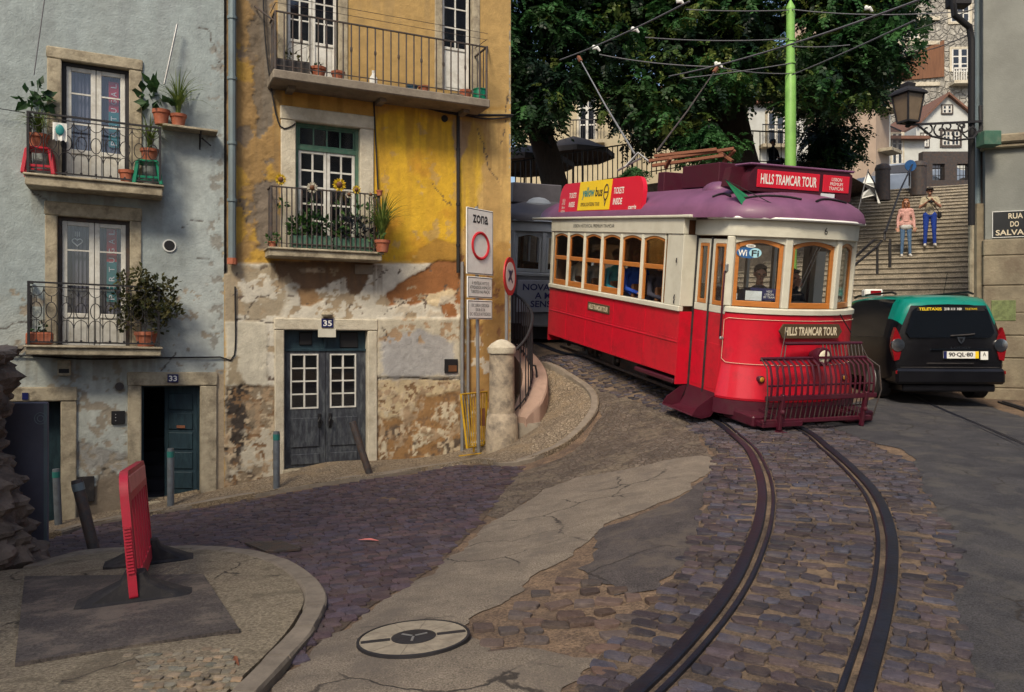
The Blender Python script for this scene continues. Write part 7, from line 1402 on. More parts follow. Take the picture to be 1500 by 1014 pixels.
# parked cars on the terrace
def parked(cx, yb, Y, L, label, rot=0):
    b = at(cx, yb, Y); t = thing('parked_car', label, 'car', b, rot, 'cars parked on the upper terrace'); T = WM[t.name]; P = [(-L/2, .3), (-L/2, .75), (-L*.42, .86), (-L*.22, .95), (-L*.12, 1.4), (L*.12, 1.45), (L*.28, 1.0), (L*.44, .85), (L/2, .7), (L/2, .3)]; mb = MB(); mb.loft([[(x*s_, y, z if z < .96 else .96+(z-.96)*zz) for x, z in P] for y, s_, zz in ((-.82, .97, .0), (-.80, 1, 0), (-.66, 1, 1), (.66, 1, 1), (.80, 1, 0), (.82, .97, 0))]); mb.build('body', MT['car_silver'], t, T)
    G = [(-L*.19, 1.0, .10), (-L*.115, 1.34, .86), (L*.11, 1.38, .86), (L*.22, 1.06, .10)]; mb = MB(); mb.add([(x, -.80+.14*f-.02, z) for x, z, f in G], [(0, 1, 2, 3)]); mb.build('side_window', MT['car_glass'], t, T, smooth=0)
    for x in (-L*.31, L*.31): mb = MB(); mb.tube([(x, -.84, .32), (x, -.62, .32)], .31, 18, T=T); w = mb.build('wheel', MT['rubber'], t); mb = MB(); mb.tube([(x, -.855, .32), (x, -.83, .32)], .19, 16, T=T); mb.build('rim', MT['steel'], w)
parked(1303, 296, 32.5, 3.4, 'blue-grey hatchback parked at the head of the stairs', R(-8)); parked(1362, 288, 34, 3.4, 'blue-grey car half hidden by the dark post at the stair head', R(-8))
# right-hand house with street name
RA = at(1440, 480, 13.6); RD = Vector((.93, -.37, 0)); 
class Plain:
    def __init__(s, O, D): s.O = Vector((O.x, O.y, 0)); s.D = D.normalized(); s.Nn = Vector((s.D.y, -s.D.x, 0)); s.M = Matrix(((s.D.x, -s.Nn.x, 0, s.O.x), (s.D.y, -s.Nn.y, 0, s.O.y), (0, 0, 1, 0), (0, 0, 0, 1))); s.k = 0; s.s0 = 0
    def p(s, px, py, off=0):
        rx = (px-CX)/FPX; o = s.O+s.Nn*off; Y = (s.Nn.x*o.x+s.Nn.y*o.y)/(s.Nn.x*rx+s.Nn.y); return (rx*Y-s.O.x)*s.D.x+(Y-s.O.y)*s.D.y, EYE+(HY-py)/FPX*Y
    r = Facade.r
    def w(s, x, y, z): return s.M @ Vector((x, y, z))
FR = Plain(RA, RD); t = thing('corner_house', 'grey rendered corner house with a stone plinth and a street name plaque', 'house', (RA.x, RA.y, gz1(RA.x, RA.y))); zl = FR.p(1460, 212)[1]; zp = FR.p(1460, 350)[1]; wR = 6
mk('grey_render', (.225, .235, .215), .9, var=.15, vs=2, bump=.35, bs=40, dirt=(.16, .165, .15), dirt_amt=.5, dirt_scale=1.5); mk('plinth_stone', (.25, .215, .15), .9, var=.3, vs=4, bump=.8, bs=25, dirt=(.16, .12, .085), dirt_amt=.7, dirt_scale=2.5)
mb = MB(); mb.box(0, wR, .0, .7, zl+.16, 9, .01); mb.build('upper_wall', MT['grey_render'], t, FR.M); mb = MB(); mb.box(.04, wR, .05, .7, zp, zl); mb.build('wall', MT['grey_render'], t, FR.M); mb = MB(); mb.box(-.06, wR, -.10, .3, zl, zl+.16, .03); mb.box(-.02, wR, -.05, .2, zl-.07, zl-.002, .02); mb.build('string_course', MT['plinth_stone'], t, FR.M)
mb = MB(); rk = random.Random(8); z = -.8; row = 0
while z < zp-.02:
    h = min(rk.uniform(.38, .55), zp-z); x = .0
    while x < wR: L = rk.uniform(.6, 1.2); x1 = min(x+L, wR); mb.box(x+.006, x1-.006, rk.uniform(-.008, .008), .66, z+.006, z+h-.006, .015); x = x1
    z += h
mb.box(.02, wR, .02, .68, -.8, zp-.01); mb.build('stone_plinth', MT['plinth_stone'], t, FR.M)
a = FR.r(1455, 309, 1535, 346); mb = MB(); mb.box(a[0], a[2], .02, .052, a[1], a[3], .006); o = mb.build('street_name_plaque', mat('plaque_black', (.02, .022, .024), .35, var=.2, bump=.05), t, FR.M); cxp = (a[0]+a[2])/2; hh = a[3]-a[1]
mb = MB()
for x0, x1, z0_, z1_ in ((a[0]-.012, a[2]+.012, a[3]+.001, a[3]+.012), (a[0]-.012, a[2]+.012, a[1]-.012, a[1]-.001), (a[0]-.012, a[0]-.001, a[1], a[3])): mb.box(x0, x1, .022, .06, z0_, z1_)
mb.build('border', MT['sign_white'], o, FR.M); g = (a[2]-a[0])
for tx, w_, cx_, cz in (('RUA', .27, .42, .80), ('DO', .16, .40, .48), ('SALVADOR', .92, .51, .15)): text(tx, g*w_, hh*.22, FR.M @ Matrix.Translation((a[0]+g*cx_, .019, a[1]+hh*(cz+.02))), MT['cream_letter'], o, bold=.02)
text('7', g*.05, hh*.2, FR.M @ Matrix.Translation((a[0]+g*.62, .019, a[1]+hh*.82)), MT['cream_letter'], o)
o = fbox(t, FR, 'graffiti_patch', mat('faded_green', (.17, .21, .09), .9, var=.5, vs=14, bump=.3), 1452, 440, 1488, 470, -.012, .02, .004)
# pipes on the corner
for px, m, r_, y0, y1 in ((1432, 'zinc', .05, -40, 470), (1425, 'stone', .07, 300, 520), (1437, 'iron_worn', .03, -40, 300)):
    A, B = at(px, y0, 13.9), at(px, y1, 13.9); mb = MB(); mb.tube([A, B], r_, 10); mb.build('wall_pipe', MT[m], t)
mb = MB(); mb.tube([at(1395, -10, 13.4), at(1398, 22, 13.4), at(1420, 40, 13.5), at(1423, 60, 13.5), at(1423, 330, 13.6)], .055, 10); mb.build('rain_pipe', MT['black'], t); mb = MB(); mb.box(at(1393, 0, 13.4).x, at(1422, 0, 13.4).x, 13.35, 13.6, at(1400, 8, 13.4).z, at(1400, -60, 13.4).z, .02); mb.build('gutter_hopper', MT['dark_iron'], t)
A, B = at(1437, 193, 13.3), at(1462, 214, 13.3); mb = MB(); mb.box(A.x, B.x, 13.2, 13.45, B.z, A.z, .01); mb.build('junction_box', MT['green_frame'], t)
mb = MB(); mb.box(RA.x-.02, RA.x+.16, 13.75, 14.0, -.9, at(1430, 300, 13.9).z); mb.build('side_pilaster', MT['plinth_stone'], t)
mb = MB(); q_ = FR.w(wR, .3, 0); mb.slab([(RA.x+.32, 13.95), (q_.x, q_.y), (16, 22), (RA.x+6.5, 23.6)], -.9, 8.9); mb.build('house_core', MT['grey_render'], t)
# bracket lantern
t = thing('wall_lantern', 'old square street lantern on a scrolled iron bracket from the corner house', 'street lamp', at(1438, 190, 13.6)); YL = 13.3
P = lambda x, y, Y=YL: at(x, y, Y); mb = MB(); mb.bar(P(1330, 183), P(1438, 178, 13.5), .035, .035)
def spiral(c, r0, r1, a0, a1, n=18): return [at(c[0]+(r0+(r1-r0)*i/n)*math.cos(a0+(a1-a0)*i/n), c[1]+(r0+(r1-r0)*i/n)*math.sin(a0+(a1-a0)*i/n), YL+.1) for i in range(n+1)]
for c_, r0, r1, a0, a1 in (((1358, 190), 9, 2, -1.5, 5), ((1378, 192), 11, 2, 4, -3), ((1400, 194), 12, 2, -1.5, 5), ((1422, 192), 14, 3, 4, -3), ((1410, 186), 10, 2, 0, 7), ((1388, 186), 8, 2, 3, 9)): mb.tube(spiral(c_, r0, r1, a0, a1), .014, 5)
mb.tube([P(1345, 184), P(1365, 200), P(1395, 206), P(1425, 203), P(1436, 190, 13.5)], .018, 6); mb.tube([P(1436, 155, 13.55), P(1437, 208, 13.55)], .03, 6); mb.build('bracket', MT['dark_iron'], t)
c = at(1330, 152, YL); k = YL/FPX; Tl = Matrix.Translation(c) @ Matrix.Rotation(R(20), 4, 'Z'); sq = lambda r, z: [(r, r, z), (-r, r, z), (-r, -r, z), (r, -r, z)]; zt2, zb2 = 13*k, -27*k; rt, rb = 15*k, 10*k
mb = MB()
for i in range(4): a_, b_ = sq(rt, zt2), sq(rb, zb2); mb.bar(a_[i], b_[i], .022, .022); mb.bar(a_[i], a_[(i+1) % 4], .03, .03); mb.bar(b_[i], b_[(i+1) % 4], .03, .03)
mb.build('lantern_frame', MT['dark_iron'], t, Tl); mb = MB(); mb.loft([sq(rb*.93, zb2), sq(rt*.95, zt2)], caps=False); mb.build('panes', mat('lantern_pane', (.16, .12, .08), .35, var=.2, vs=8, bump=.1), t, Tl, smooth=0)
mb = MB(); mb.loft([sq(rt*1.25, zt2), sq(rt*1.2, zt2+3*k), sq(rt*.7, zt2+9*k), sq(rt*.45, zt2+11*k), sq(rt*.5, zt2+16*k), sq(rt*.15, zt2+19*k)]); mb.build('lantern_roof', MT['dark_iron'], t, Tl); mb = MB(); mb.lathe([(.02, zb2-8*k), (.05, zb2-6*k), (.03, zb2-3*k), (rb*.9, zb2)], (0, 0, 0), 10); mb.build('finial', MT['dark_iron'], t, Tl)

# ============================================================ FAR BUILDINGS
def facade_block(label, O, D, w, z0, h, m, depth=6, name='house', roof=None, cat='house', eave=.3):
    F = Plain(Vector(O), Vector(D)); t = thing(name, label, cat, (O[0], O[1], z0)); mb = MB(); mb.box(0, w, 0, depth, z0, z0+h); mb.build('wall', m, t, F.M)
    if roof: mb = MB(); mb.prism([(-eave, z0+h), (w+eave, z0+h), (w+eave*.6, z0+h+.25), (-eave*.6, z0+h+.25)], -eave, depth, F.M); mb.build('roof', roof, t)
    return t, F
def pwin(t, F, x0, y0, x1, y1, cols=2, rows=3, m='white_paint', sur='stone_pale', door=False, nm='window', bal=False, fr=.045):
    a = F.r(x0, y0, x1, y1); s0, z0, s1, z1 = a; b = (s1-s0)*.13; mb = MB(); mb.box(s0-b, s0, -.05, .02, z0-b*(0 if door else 1), z1+b); mb.box(s1, s1+b, -.05, .02, z0-b*(0 if door else 1), z1+b); mb.box(s0, s1, -.05, .02, z1, z1+b)
    if not door: mb.box(s0, s1, -.07, .02, z0-b, z0)
    w = mb.build(nm, MT[sur], t, F.M); mb = MB(); mb.box(s0, s1, -.015, .0, z0, z1); mb.build('pane', MT['car_glass'], w, F.M, smooth=0); mb = MB()
    for c in range(cols+1): x = s0+(s1-s0)*c/cols; mb.box(x-fr*(1.5 if c in (0, cols) or (cols % 2 == 0 and c == cols//2) else .6), x+fr*(1.5 if c in (0, cols) or (cols % 2 == 0 and c == cols//2) else .6), -.04, -.012, z0, z1)
    for r in range(rows+1): z = z0+(z1-z0)*r/rows; mb.box(s0, s1, -.038, -.014, z-fr*.6, z+fr*.6)
    mb.build('sash_bars', MT[m], w, F.M)
    if bal:
        mb = MB(); mb.box(s0-.4, s1+.4, -.5, 0, z0-.15, z0); q = mb.build('balcony', MT['stone'], t, F.M); mb = MB(); mb.box(s0-.4, s1+.4, -.48, -.44, z0+.85, z0+.9)
        n = int((s1-s0+.8)/.13)
        for i in range(n+1): x = s0-.38+(s1-s0+.76)*i/n; mb.tube([(x, -.46, z0), (x, -.46, z0+.87)], .014, 4)
        mb.build('railing', MT['dark_iron'], q, F.M)
    return w
mk('cream_wall', (.46, .40, .27), .9, var=.2, vs=2, bump=.4, bs=20, dirt=(.28, .24, .17), dirt_amt=.6, dirt_scale=1); mk('white_wall', (.50, .52, .50), .9, var=.12, vs=1.5, bump=.3, bs=20, dirt=(.33, .33, .3), dirt_amt=.5, dirt_scale=.8); mk('pink_wall', (.40, .31, .24), .9, var=.15, vs=2, bump=.3)
MT['tower_rubble'] = ground_mat('tower_rubble', (.17, .165, .15), (.40, .385, .34), .7, 1, 6, spots=(.34, .33, .29), dist=.06, vor=2.6, joint=(.24, .23, .205)); mk('rusty_sheet', (.16, .075, .04), .85, var=.4, vs=2, bump=.5, bs=10, stretch=(6, 6, .5))
O = at(755, 300, 36); t, F = facade_block('cream old house seen through the left tree above the umbrellas', O, (.97, -.1, 0), 9.5, 4.0, 8, MT['cream_wall'], roof=MT['tile_roof'])
pwin(t, F, 848, 134, 872, 208, 2, 3, door=True, bal=True); pwin(t, F, 795, 130, 818, 178, 2, 3); pwin(t, F, 930, 130, 955, 205, 2, 3, door=True)
O = at(1040, 300, 37); t, F = facade_block('white house with a brown-framed balcony window behind the green pole', O, (1, .05, 0), 8.6, 4.0, 8.0, MT['white_wall'], roof=MT['tile_roof'])
pwin(t, F, 1124, 166, 1149, 214, 2, 2, sur='stone', door=True, bal=True); pwin(t, F, 1226, 182, 1256, 222, 4, 2, sur='stone', door=True, bal=True); pwin(t, F, 1070, 160, 1092, 205, 2, 3); mb = MB(); mb.box(.0, 8.6, -.03, .01, 6.5, 6.7); mb.build('string_course', MT['stone_pale'], t, F.M)
O = at(1283, 300, 35); t, F = facade_block('narrow pinkish house end with jutting eaves and two small balconies', O, (.72, .69, 0), 1.5, 4.0, 13, MT['pink_wall'], depth=4)
mb = MB(); a = F.p(1300, 100); mb.prism([(-.7, a[1]+.9), (2, a[1]-.5), (2, a[1]-.3), (-.7, a[1]+1.15)], -.8, .3, F.M); mb.build('eaves', MT['tile_roof'], t)
for y in (168, 228): z = F.p(1300, y)[1]; mb = MB(); mb.box(.2, 1.4, -.6, 0, z, z+.14); q = mb.build('balcony', MT['stone'], t, F.M); mb = MB(); [mb.tube([(.25+.12*i, -.55, z+.14), (.25+.12*i, -.55, z+1.0)], .014, 4) for i in range(10)]; mb.box(.2, 1.4, -.57, -.53, z+1.0, z+1.05); mb.build('railing', MT['dark_iron'], q, F.M)
O = at(1302, 300, 52); t, F = facade_block('tall rubble-stone building with patchy plaster rising above the gabled house', O, (1, -.05, 0), 9, 6, 24, MT['tower_rubble'], depth=8, name='stone_building', cat='building')
a = F.r(1322, 60, 1382, 118); mb = MB(); mb.prism([(a[0], a[1]), (a[2], a[1]+.2), (a[2], a[3]), (a[0]+.3, a[3]-1.0), (a[0], a[3]-1.1)], -.12, 0, F.M); mb.build('rusty_cladding', MT['rusty_sheet'], t)
pwin(t, F, 1318, 90, 1343, 107, 4, 2, fr=.06); pwin(t, F, 1322, 42, 1345, 56, 4, 2, fr=.06); pwin(t, F, 1394, 72, 1418, 105, 2, 3, fr=.06, door=True); pwin(t, F, 1392, 8, 1420, 32, 3, 2, fr=.06)
for y in (28, 64, 124): z = F.p(1340, y)[1]; mb = MB(); mb.box(.2, 3.2, -.12, 0, z-.12, z+.12); mb.build('string_course', MT['stone_pale'], t, F.M)
a = F.r(1390, 106, 1422, 122); mb = MB(); mb.box(a[0], a[2], -.7, 0, a[1]-.2, a[1]); q = mb.build('balcony', MT['stone_pale'], t, F.M); mb = MB(); [mb.box(a[0]+(a[2]-a[0])*i/9-.03, a[0]+(a[2]-a[0])*i/9+.03, -.68, -.62, a[1], a[3]) for i in range(10)]; mb.box(a[0], a[2], -.7, -.6, a[3], a[3]+.1); mb.build('railing', MT['white_paint'], q, F.M)
O = at(1340, 300, 42); F = Plain(O, Vector((1, -.02, 0))); t = thing('gabled_house', 'small white gabled house with dark-framed windows above the stairs', 'house', (O.x, O.y, 7)); A, B, C_, D_, E_ = [F.p(*q) for q in ((1342, 235), (1342, 186), (1387, 140), (1432, 178), (1432, 230))]; mb = MB(); mb.prism([(A[0], 6.5), B, C_, D_, (E_[0]+2, D_[1]), (E_[0]+2, 6.5)], 0, 7, F.M); mb.build('wall', MT['white_wall'], t)
mb = MB(); e = .16
for p, q in ((B, C_), (C_, D_)): mb.prism([p, q, (q[0], q[1]+e*.8), (p[0], p[1]+e*.8)], -.25, 7, F.M)
mb.build('roof', MT['tile_roof'], t)
pwin(t, F, 1380, 155, 1394, 166, 2, 2, sur='iron_worn'); pwin(t, F, 1349, 196, 1360, 215, 2, 3, sur='iron_worn'); pwin(t, F, 1380, 193, 1405, 213, 4, 3, sur='iron_worn'); z = F.p(1390, 234)[1]; mb = MB(); mb.box(A[0], E_[0]+2, -.12, 0, z-.12, z+.05); mb.build('string_course', MT['iron_worn'], t, F.M)
O = at(1296, 300, 40); t, F = facade_block('pale low house with arched shop windows left of the gabled house', O, (1, .0, 0), 2.0, 6.5, 4.5, MT['white_wall']); pwin(t, F, 1306, 196, 1322, 240, 2, 3); mb = MB(); mb.prism([(-.2, 11), (2.1, 11), (2.1, 11.15), (-.2, 11.15)], -.4, 2, F.M); mb.build('roof', MT['tile_roof'], t)

# ============================================================ TREES
LF_T1 = leaf_mat('tree_leaf', (.005, .018, .011), (.030, .070, .020), .3, .9); LF_T2 = leaf_mat('tree_leaf_highlight', (.05, .095, .018), (.16, .20, .045), .4, 1.2); LF_T3 = leaf_mat('tree_leaf_bright', (.02, .075, .022), (.055, .15, .04), .35, 1.5)  # lighter yellow-green tone puts leaf highlights into the crown colour
def fronds(clumps, n_fr, n_lf, L, lw, seed, droop=.9):
    """pinnate sprays hanging from clump centres -> quads"""
    r = np.random.default_rng(seed); V = []; C = np.array([c[:3] for c in clumps]); RR = np.array([c[3] for c in clumps]); n = len(C)*n_fr; ci = np.repeat(np.arange(len(C)), n_fr)
    d = r.normal(size=(n, 3)); d[:, 2] = np.abs(d[:, 2])*.5-.1; d /= np.linalg.norm(d, axis=1)[:, None]; p = C[ci]+d*(RR[ci]*r.random(n)**.5)[:, None]; a = r.uniform(0, 2*np.pi, n); fd = np.stack([np.cos(a), np.sin(a), np.full(n, -.25)], 1)*.6+d*.5; fd[:, 2] -= droop*r.random(n); fd /= np.linalg.norm(fd, axis=1)[:, None]; ll = L*r.uniform(.6, 1.2, n); sd = np.cross(fd, np.array([0, 0, 1.])); sd /= np.linalg.norm(sd, axis=1)[:, None]+1e-6; up = np.cross(sd, fd); qs = []
    for j in range(n_lf):
        s_ = (j % 2)*2-1; f = (j//2+1)/(n_lf/2+1); b = p+fd*(ll*f)[:, None]; b[:, 2] -= (ll*f*f)*droop*.35; dr = fd*.5+sd*s_*.9+r.normal(0, .15, (n, 3)); dr[:, 2] -= .35; dr /= np.linalg.norm(dr, axis=1)[:, None]; lf = ll*.34*(1.1-.5*f)*r.uniform(.7, 1.2, n); wv = np.cross(dr, up+r.normal(0, .3, (n, 3))); wv /= np.linalg.norm(wv, axis=1)[:, None]+1e-6; e = b+dr*lf[:, None]; m_ = b+dr*(lf*.5)[:, None]; qs.append(np.stack([b, m_+wv*(lf*lw)[:, None], e, m_-wv*(lf*lw)[:, None]], 1))
    Q = np.concatenate(qs); return Q.reshape(-1, 3)
def crown(parent, parts):
    for nm, m, Q in parts: k = len(Q)//4; raw_mesh(nm, np.array([tuple(WM[parent.name].inverted() @ Vector(q)) for q in Q]) if False else Q-np.array(WM[parent.name].translation)[None], np.arange(k*4).reshape(-1, 4), m, parent)
def trunk(parent, pts, rr, nm='trunk', bumps=.12):
    P = smooth_path([tuple(p) for p in pts], .25); k = len(P); r2 = np.interp(np.linspace(0, len(rr)-1, k), range(len(rr)), rr); mb = MB(); rings = []
    for i, p in enumerate(P):
        tt = np.array(P[min(i+1, k-1)])-np.array(P[max(i-1, 0)]); tt /= np.linalg.norm(tt); x = np.cross(tt, (0, 1, .1)); x /= np.linalg.norm(x); y = np.cross(tt, x); rings.append([tuple(np.array(p)+(x*math.cos(a)+y*math.sin(a))*r2[i]*(1+bumps*2*(vnoise(a*1.3+3, i*.25, 6)-.5))) for a in np.linspace(0, 2*math.pi, 14, endpoint=False)])
    mb.loft(rings); return mb.build(nm, MT['bark'], parent, smooth=60)
rng = np.random.default_rng(21)
def clumps_px(regs, Y0, Y1, n, r0, r1, hole=.0, seed=0):
    out = []; g = np.random.default_rng(seed)
    while len(out) < n:
        x, y = g.uniform(min(p[0] for p in regs), max(p[0] for p in regs)), g.uniform(min(p[1] for p in regs), max(p[1] for p in regs))
        if sdpoly(regs, np.array([x]), np.array([y]))[0] > 0: continue
        if vnoise(x*.022+seed, y*.03, 3) < hole: continue
        v = at(x, y, g.uniform(Y0, Y1)); out.append((v.x, v.y, v.z, g.uniform(r0, r1)))
    return out
def tree(label, base, regs, Y0, Y1, trunk_pts, rr, limbs, n, seed, hole=.3, bright=.1):
    t = thing('tree', label, 'tree', base); trunk(t, trunk_pts, rr)
    for L_, r_ in limbs: trunk(t, L_, r_, 'limb')
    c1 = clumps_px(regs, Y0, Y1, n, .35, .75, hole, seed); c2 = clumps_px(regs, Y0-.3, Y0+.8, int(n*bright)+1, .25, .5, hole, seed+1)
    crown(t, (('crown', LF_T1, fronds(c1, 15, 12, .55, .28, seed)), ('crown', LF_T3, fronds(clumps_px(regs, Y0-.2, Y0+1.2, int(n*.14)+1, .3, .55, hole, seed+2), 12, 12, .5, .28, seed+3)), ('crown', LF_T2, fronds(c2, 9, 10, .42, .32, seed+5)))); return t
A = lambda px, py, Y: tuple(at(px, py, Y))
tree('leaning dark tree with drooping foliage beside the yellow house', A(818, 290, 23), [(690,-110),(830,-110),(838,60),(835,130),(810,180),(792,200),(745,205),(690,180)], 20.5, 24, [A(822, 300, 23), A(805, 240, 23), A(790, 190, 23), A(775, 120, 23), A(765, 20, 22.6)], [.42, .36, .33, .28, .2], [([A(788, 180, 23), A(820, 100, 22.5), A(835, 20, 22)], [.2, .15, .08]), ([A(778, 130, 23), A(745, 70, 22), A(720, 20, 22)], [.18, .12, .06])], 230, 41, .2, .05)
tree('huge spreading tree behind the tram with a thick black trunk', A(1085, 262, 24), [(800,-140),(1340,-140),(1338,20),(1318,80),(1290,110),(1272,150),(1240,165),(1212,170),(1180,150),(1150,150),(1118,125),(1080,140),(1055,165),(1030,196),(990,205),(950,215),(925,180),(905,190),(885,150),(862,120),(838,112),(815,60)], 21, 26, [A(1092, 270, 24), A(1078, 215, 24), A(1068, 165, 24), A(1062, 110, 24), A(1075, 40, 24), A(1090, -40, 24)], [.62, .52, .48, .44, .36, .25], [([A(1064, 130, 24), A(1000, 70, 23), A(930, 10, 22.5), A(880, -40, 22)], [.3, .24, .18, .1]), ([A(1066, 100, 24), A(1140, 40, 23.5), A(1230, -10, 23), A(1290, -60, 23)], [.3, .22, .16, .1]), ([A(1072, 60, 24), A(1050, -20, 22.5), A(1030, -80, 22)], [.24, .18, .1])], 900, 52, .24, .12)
tree('slimmer dark tree with hanging branches right of the green pole', A(1225, 262, 27), [(1188,60),(1275,60),(1290,120),(1284,190),(1262,200),(1235,235),(1215,240),(1186,225),(1180,185),(1195,140)], 25, 28, [A(1222, 265, 27), A(1224, 220, 27), A(1220, 160, 27), A(1235, 80, 26.5)], [.2, .16, .13, .08], [([A(1221, 180, 27), A(1255, 140, 26.5)], [.08, .04])], 70, 63, .3, .04)
t = thing('shrub', 'dark sprawling shrub on the terrace right of the green pole', 'shrub', A(1215, 245, 25.5)); crown(t, (('foliage', LF_T1, fronds(clumps_px([(1175,245),(1180,215),(1210,195),(1240,215),(1262,248)], 25, 26, 26, .2, .4, 0, 71), 14, 12, .4, .3, 72)),)); mb = MB(); mb.tube([A(1215, 248, 25.6), A(1212, 220, 25.5)], .05, 6); mb.build('stem', MT['bark'], t)
t = thing('shrub', 'bright green shrub hanging over the terrace edge behind the trolley gear', 'shrub', A(1030, 235, 21)); crown(t, (('foliage', LF_T3, fronds(clumps_px([(985,225),(1010,195),(1040,185),(1078,205),(1082,222),(1030,232)], 20.4, 21, 30, .15, .35, 0, 75), 16, 12, .35, .3, 76)),)); mb = MB(); mb.tube([A(1040, 240, 21), A(1035, 215, 21)], .05, 6); mb.build('stem', MT['bark'], t)
t = thing('shrub', 'small weed tuft on the wall just behind the tram advertising board', 'shrub', A(930, 262, 19)); crown(t, (('foliage', LF_T3, fronds(clumps_px([(908,258),(915,242),(935,238),(945,256)], 18.8, 19.2, 10, .1, .2, 0, 78), 14, 10, .25, .3, 79)),)); mb = MB(); mb.tube([A(930, 290, 19.1), A(930, 250, 19)], .04, 6); mb.build('stem', MT['bark'], t)
# canvas umbrellas on the terrace
def umbrella(px, py, Y, w, lab):
    c = at(px, py, Y); t = thing('sun_umbrella', lab, 'umbrella', c-Vector((0, 0, 2.4)), group='canvas umbrellas on the terrace'); mb = MB(); rings = [[(c.x+w*f*math.cos(a), c.y+w*f*math.sin(a), c.z-h) for a in np.linspace(0, 2*math.pi, 8, endpoint=False)] for f, h in ((.03, 0), (.5, .25), (1, .62), (1.0, .80), (.98, .80), (.97, .63), (.48, .29), (.02, .05))]; mb.loft(rings); mb.build('canopy', MT['canvas'], t, smooth=20); mb = MB(); mb.tube([c-Vector((0, 0, 2.4)), c], .03, 8); mb.build('pole', MT['iron_worn'], t)
umbrella(840, 200, 29, 1.5, 'dark canvas umbrella under the trees, right one of the pair'); umbrella(768, 212, 27, 1.7, 'dark canvas umbrella under the trees, left one beside the yellow house')
# green tram pole and overhead wires
Yp = 18.5; b = at(1158, 480, Yp); g_ = gz1(b.x, b.y); t = thing('tram_pole', 'bright green tapered steel tram pole rising behind the tram', 'pole', (b.x, b.y, g_)); zT = at(1158, 14, Yp).z; mb = MB(); k = Yp/FPX; mb.lathe([(9*k, g_-.2), (9*k, at(0, 400, Yp).z), (8.0*k, at(0, 250, Yp).z), (7.6*k, at(0, 112, Yp).z), (6.6*k, at(0, 110, Yp).z), (6.2*k, at(0, 95, Yp).z), (6.0*k, zT)], (b.x, b.y, 0), 18); mb.build('shaft', MT['pole_green'], t)
mb = MB(); mb.lathe([(6.4*k, zT), (6.0*k, zT+4*k), (1*k, zT+14*k)], (b.x, b.y, 0), 14); mb.build('finial', MT['pole_green'], t)
for y in (60, 66, 93, 108): mb = MB(); z = at(0, y, Yp).z; mb.tube([(b.x, b.y, z-.02), (b.x, b.y, z+.02)], 7.6*k, 14); mb.build('clamp_band', MT['pole_green'], t)
def wire(a, b_, sag, lab, r=.012):
    P0, P1 = at(*a), at(*b_); mb = MB(); mb.tube([P0.lerp(P1, i/10)-Vector((0, 0, sag*4*(i/10)*(1-i/10))) for i in range(11)], r, 5); return tag(mb.build('overhead_wire', MT['wire_pale']), lab, 'wire', 'overhead tram wires')
wire((1005, 14, 18.4), (1156, 15, 18.4), .03, 'overhead wire running left from the top of the green pole'); wire((1160, 14, 18.4), (1420, 16, 16), .1, 'overhead wire running right from the top of the green pole'); wire((945, 55, 18.4), (1156, 57, 18.4), .06, 'overhead wire tied to the pole just below its top, at left'); wire((1160, 68, 18.4), (1245, 66, 18.4), .03, 'short overhead wire tied right of the green pole'); wire((878, 80, 18.4), (1050, 98, 17.5), .06, 'overhead wire sagging from the left insulators to the trolley shoe'); wire((1050, 98, 17.5), (1156, 108, 18.4), .05, 'overhead wire from the trolley shoe to the green pole')
wire((820, 88, 18), (1010, 2, 12), .05, 'trolley wire rising from the left trolley shoe to the top edge', .014); wire((980, 112, 17), (1400, -20, 9), .1, 'long trolley wire crossing the green pole and rising to the right', .014); wire((1000, 115, 17), (1158, 93, 18), .02, 'lower short wire from the trolley shoe toward the green pole'); wire((1160, 110, 18), (1340, 30, 12), .02, 'wire rising from the green pole toward the stone building', .014); wire((1230, 62, 30), (1440, 8, 16), .2, 'thin wire crossing in front of the tall stone building'); wire((1300, 78, 30), (1440, 42, 14), .2, 'thin lower wire crossing in front of the tall stone building')
for i, (px, py, Y) in enumerate(((873, 74, 18.4), (930, 47, 16), (996, 6, 13), (1272, 16, 17), (1052, 98, 17.5))):
    c = at(px, py, Y); mb = MB(); k = Y/FPX; mb.tube([c+Vector((-5*k, 0, 3*k)), c+Vector((2*k, 0, 4*k)), c+Vector((6*k, 0, -1*k))], [2.2*k, 3*k, 1.5*k], 8); mb.ball(tuple(c+Vector((-3*k, 0, 5*k))), 3*k, 8, 5); tag(mb.build('wire_insulator', MT['sign_white']), ('pale insulator on the lowest left trolley wire', 'pale insulator on the rising trolley wire in the middle', 'pale insulator on the rising trolley wire near the top edge', 'pale insulator on the wire right of the green pole top', 'pale insulator where the right trolley pole meets the wire')[i], 'insulator', 'wire insulators')
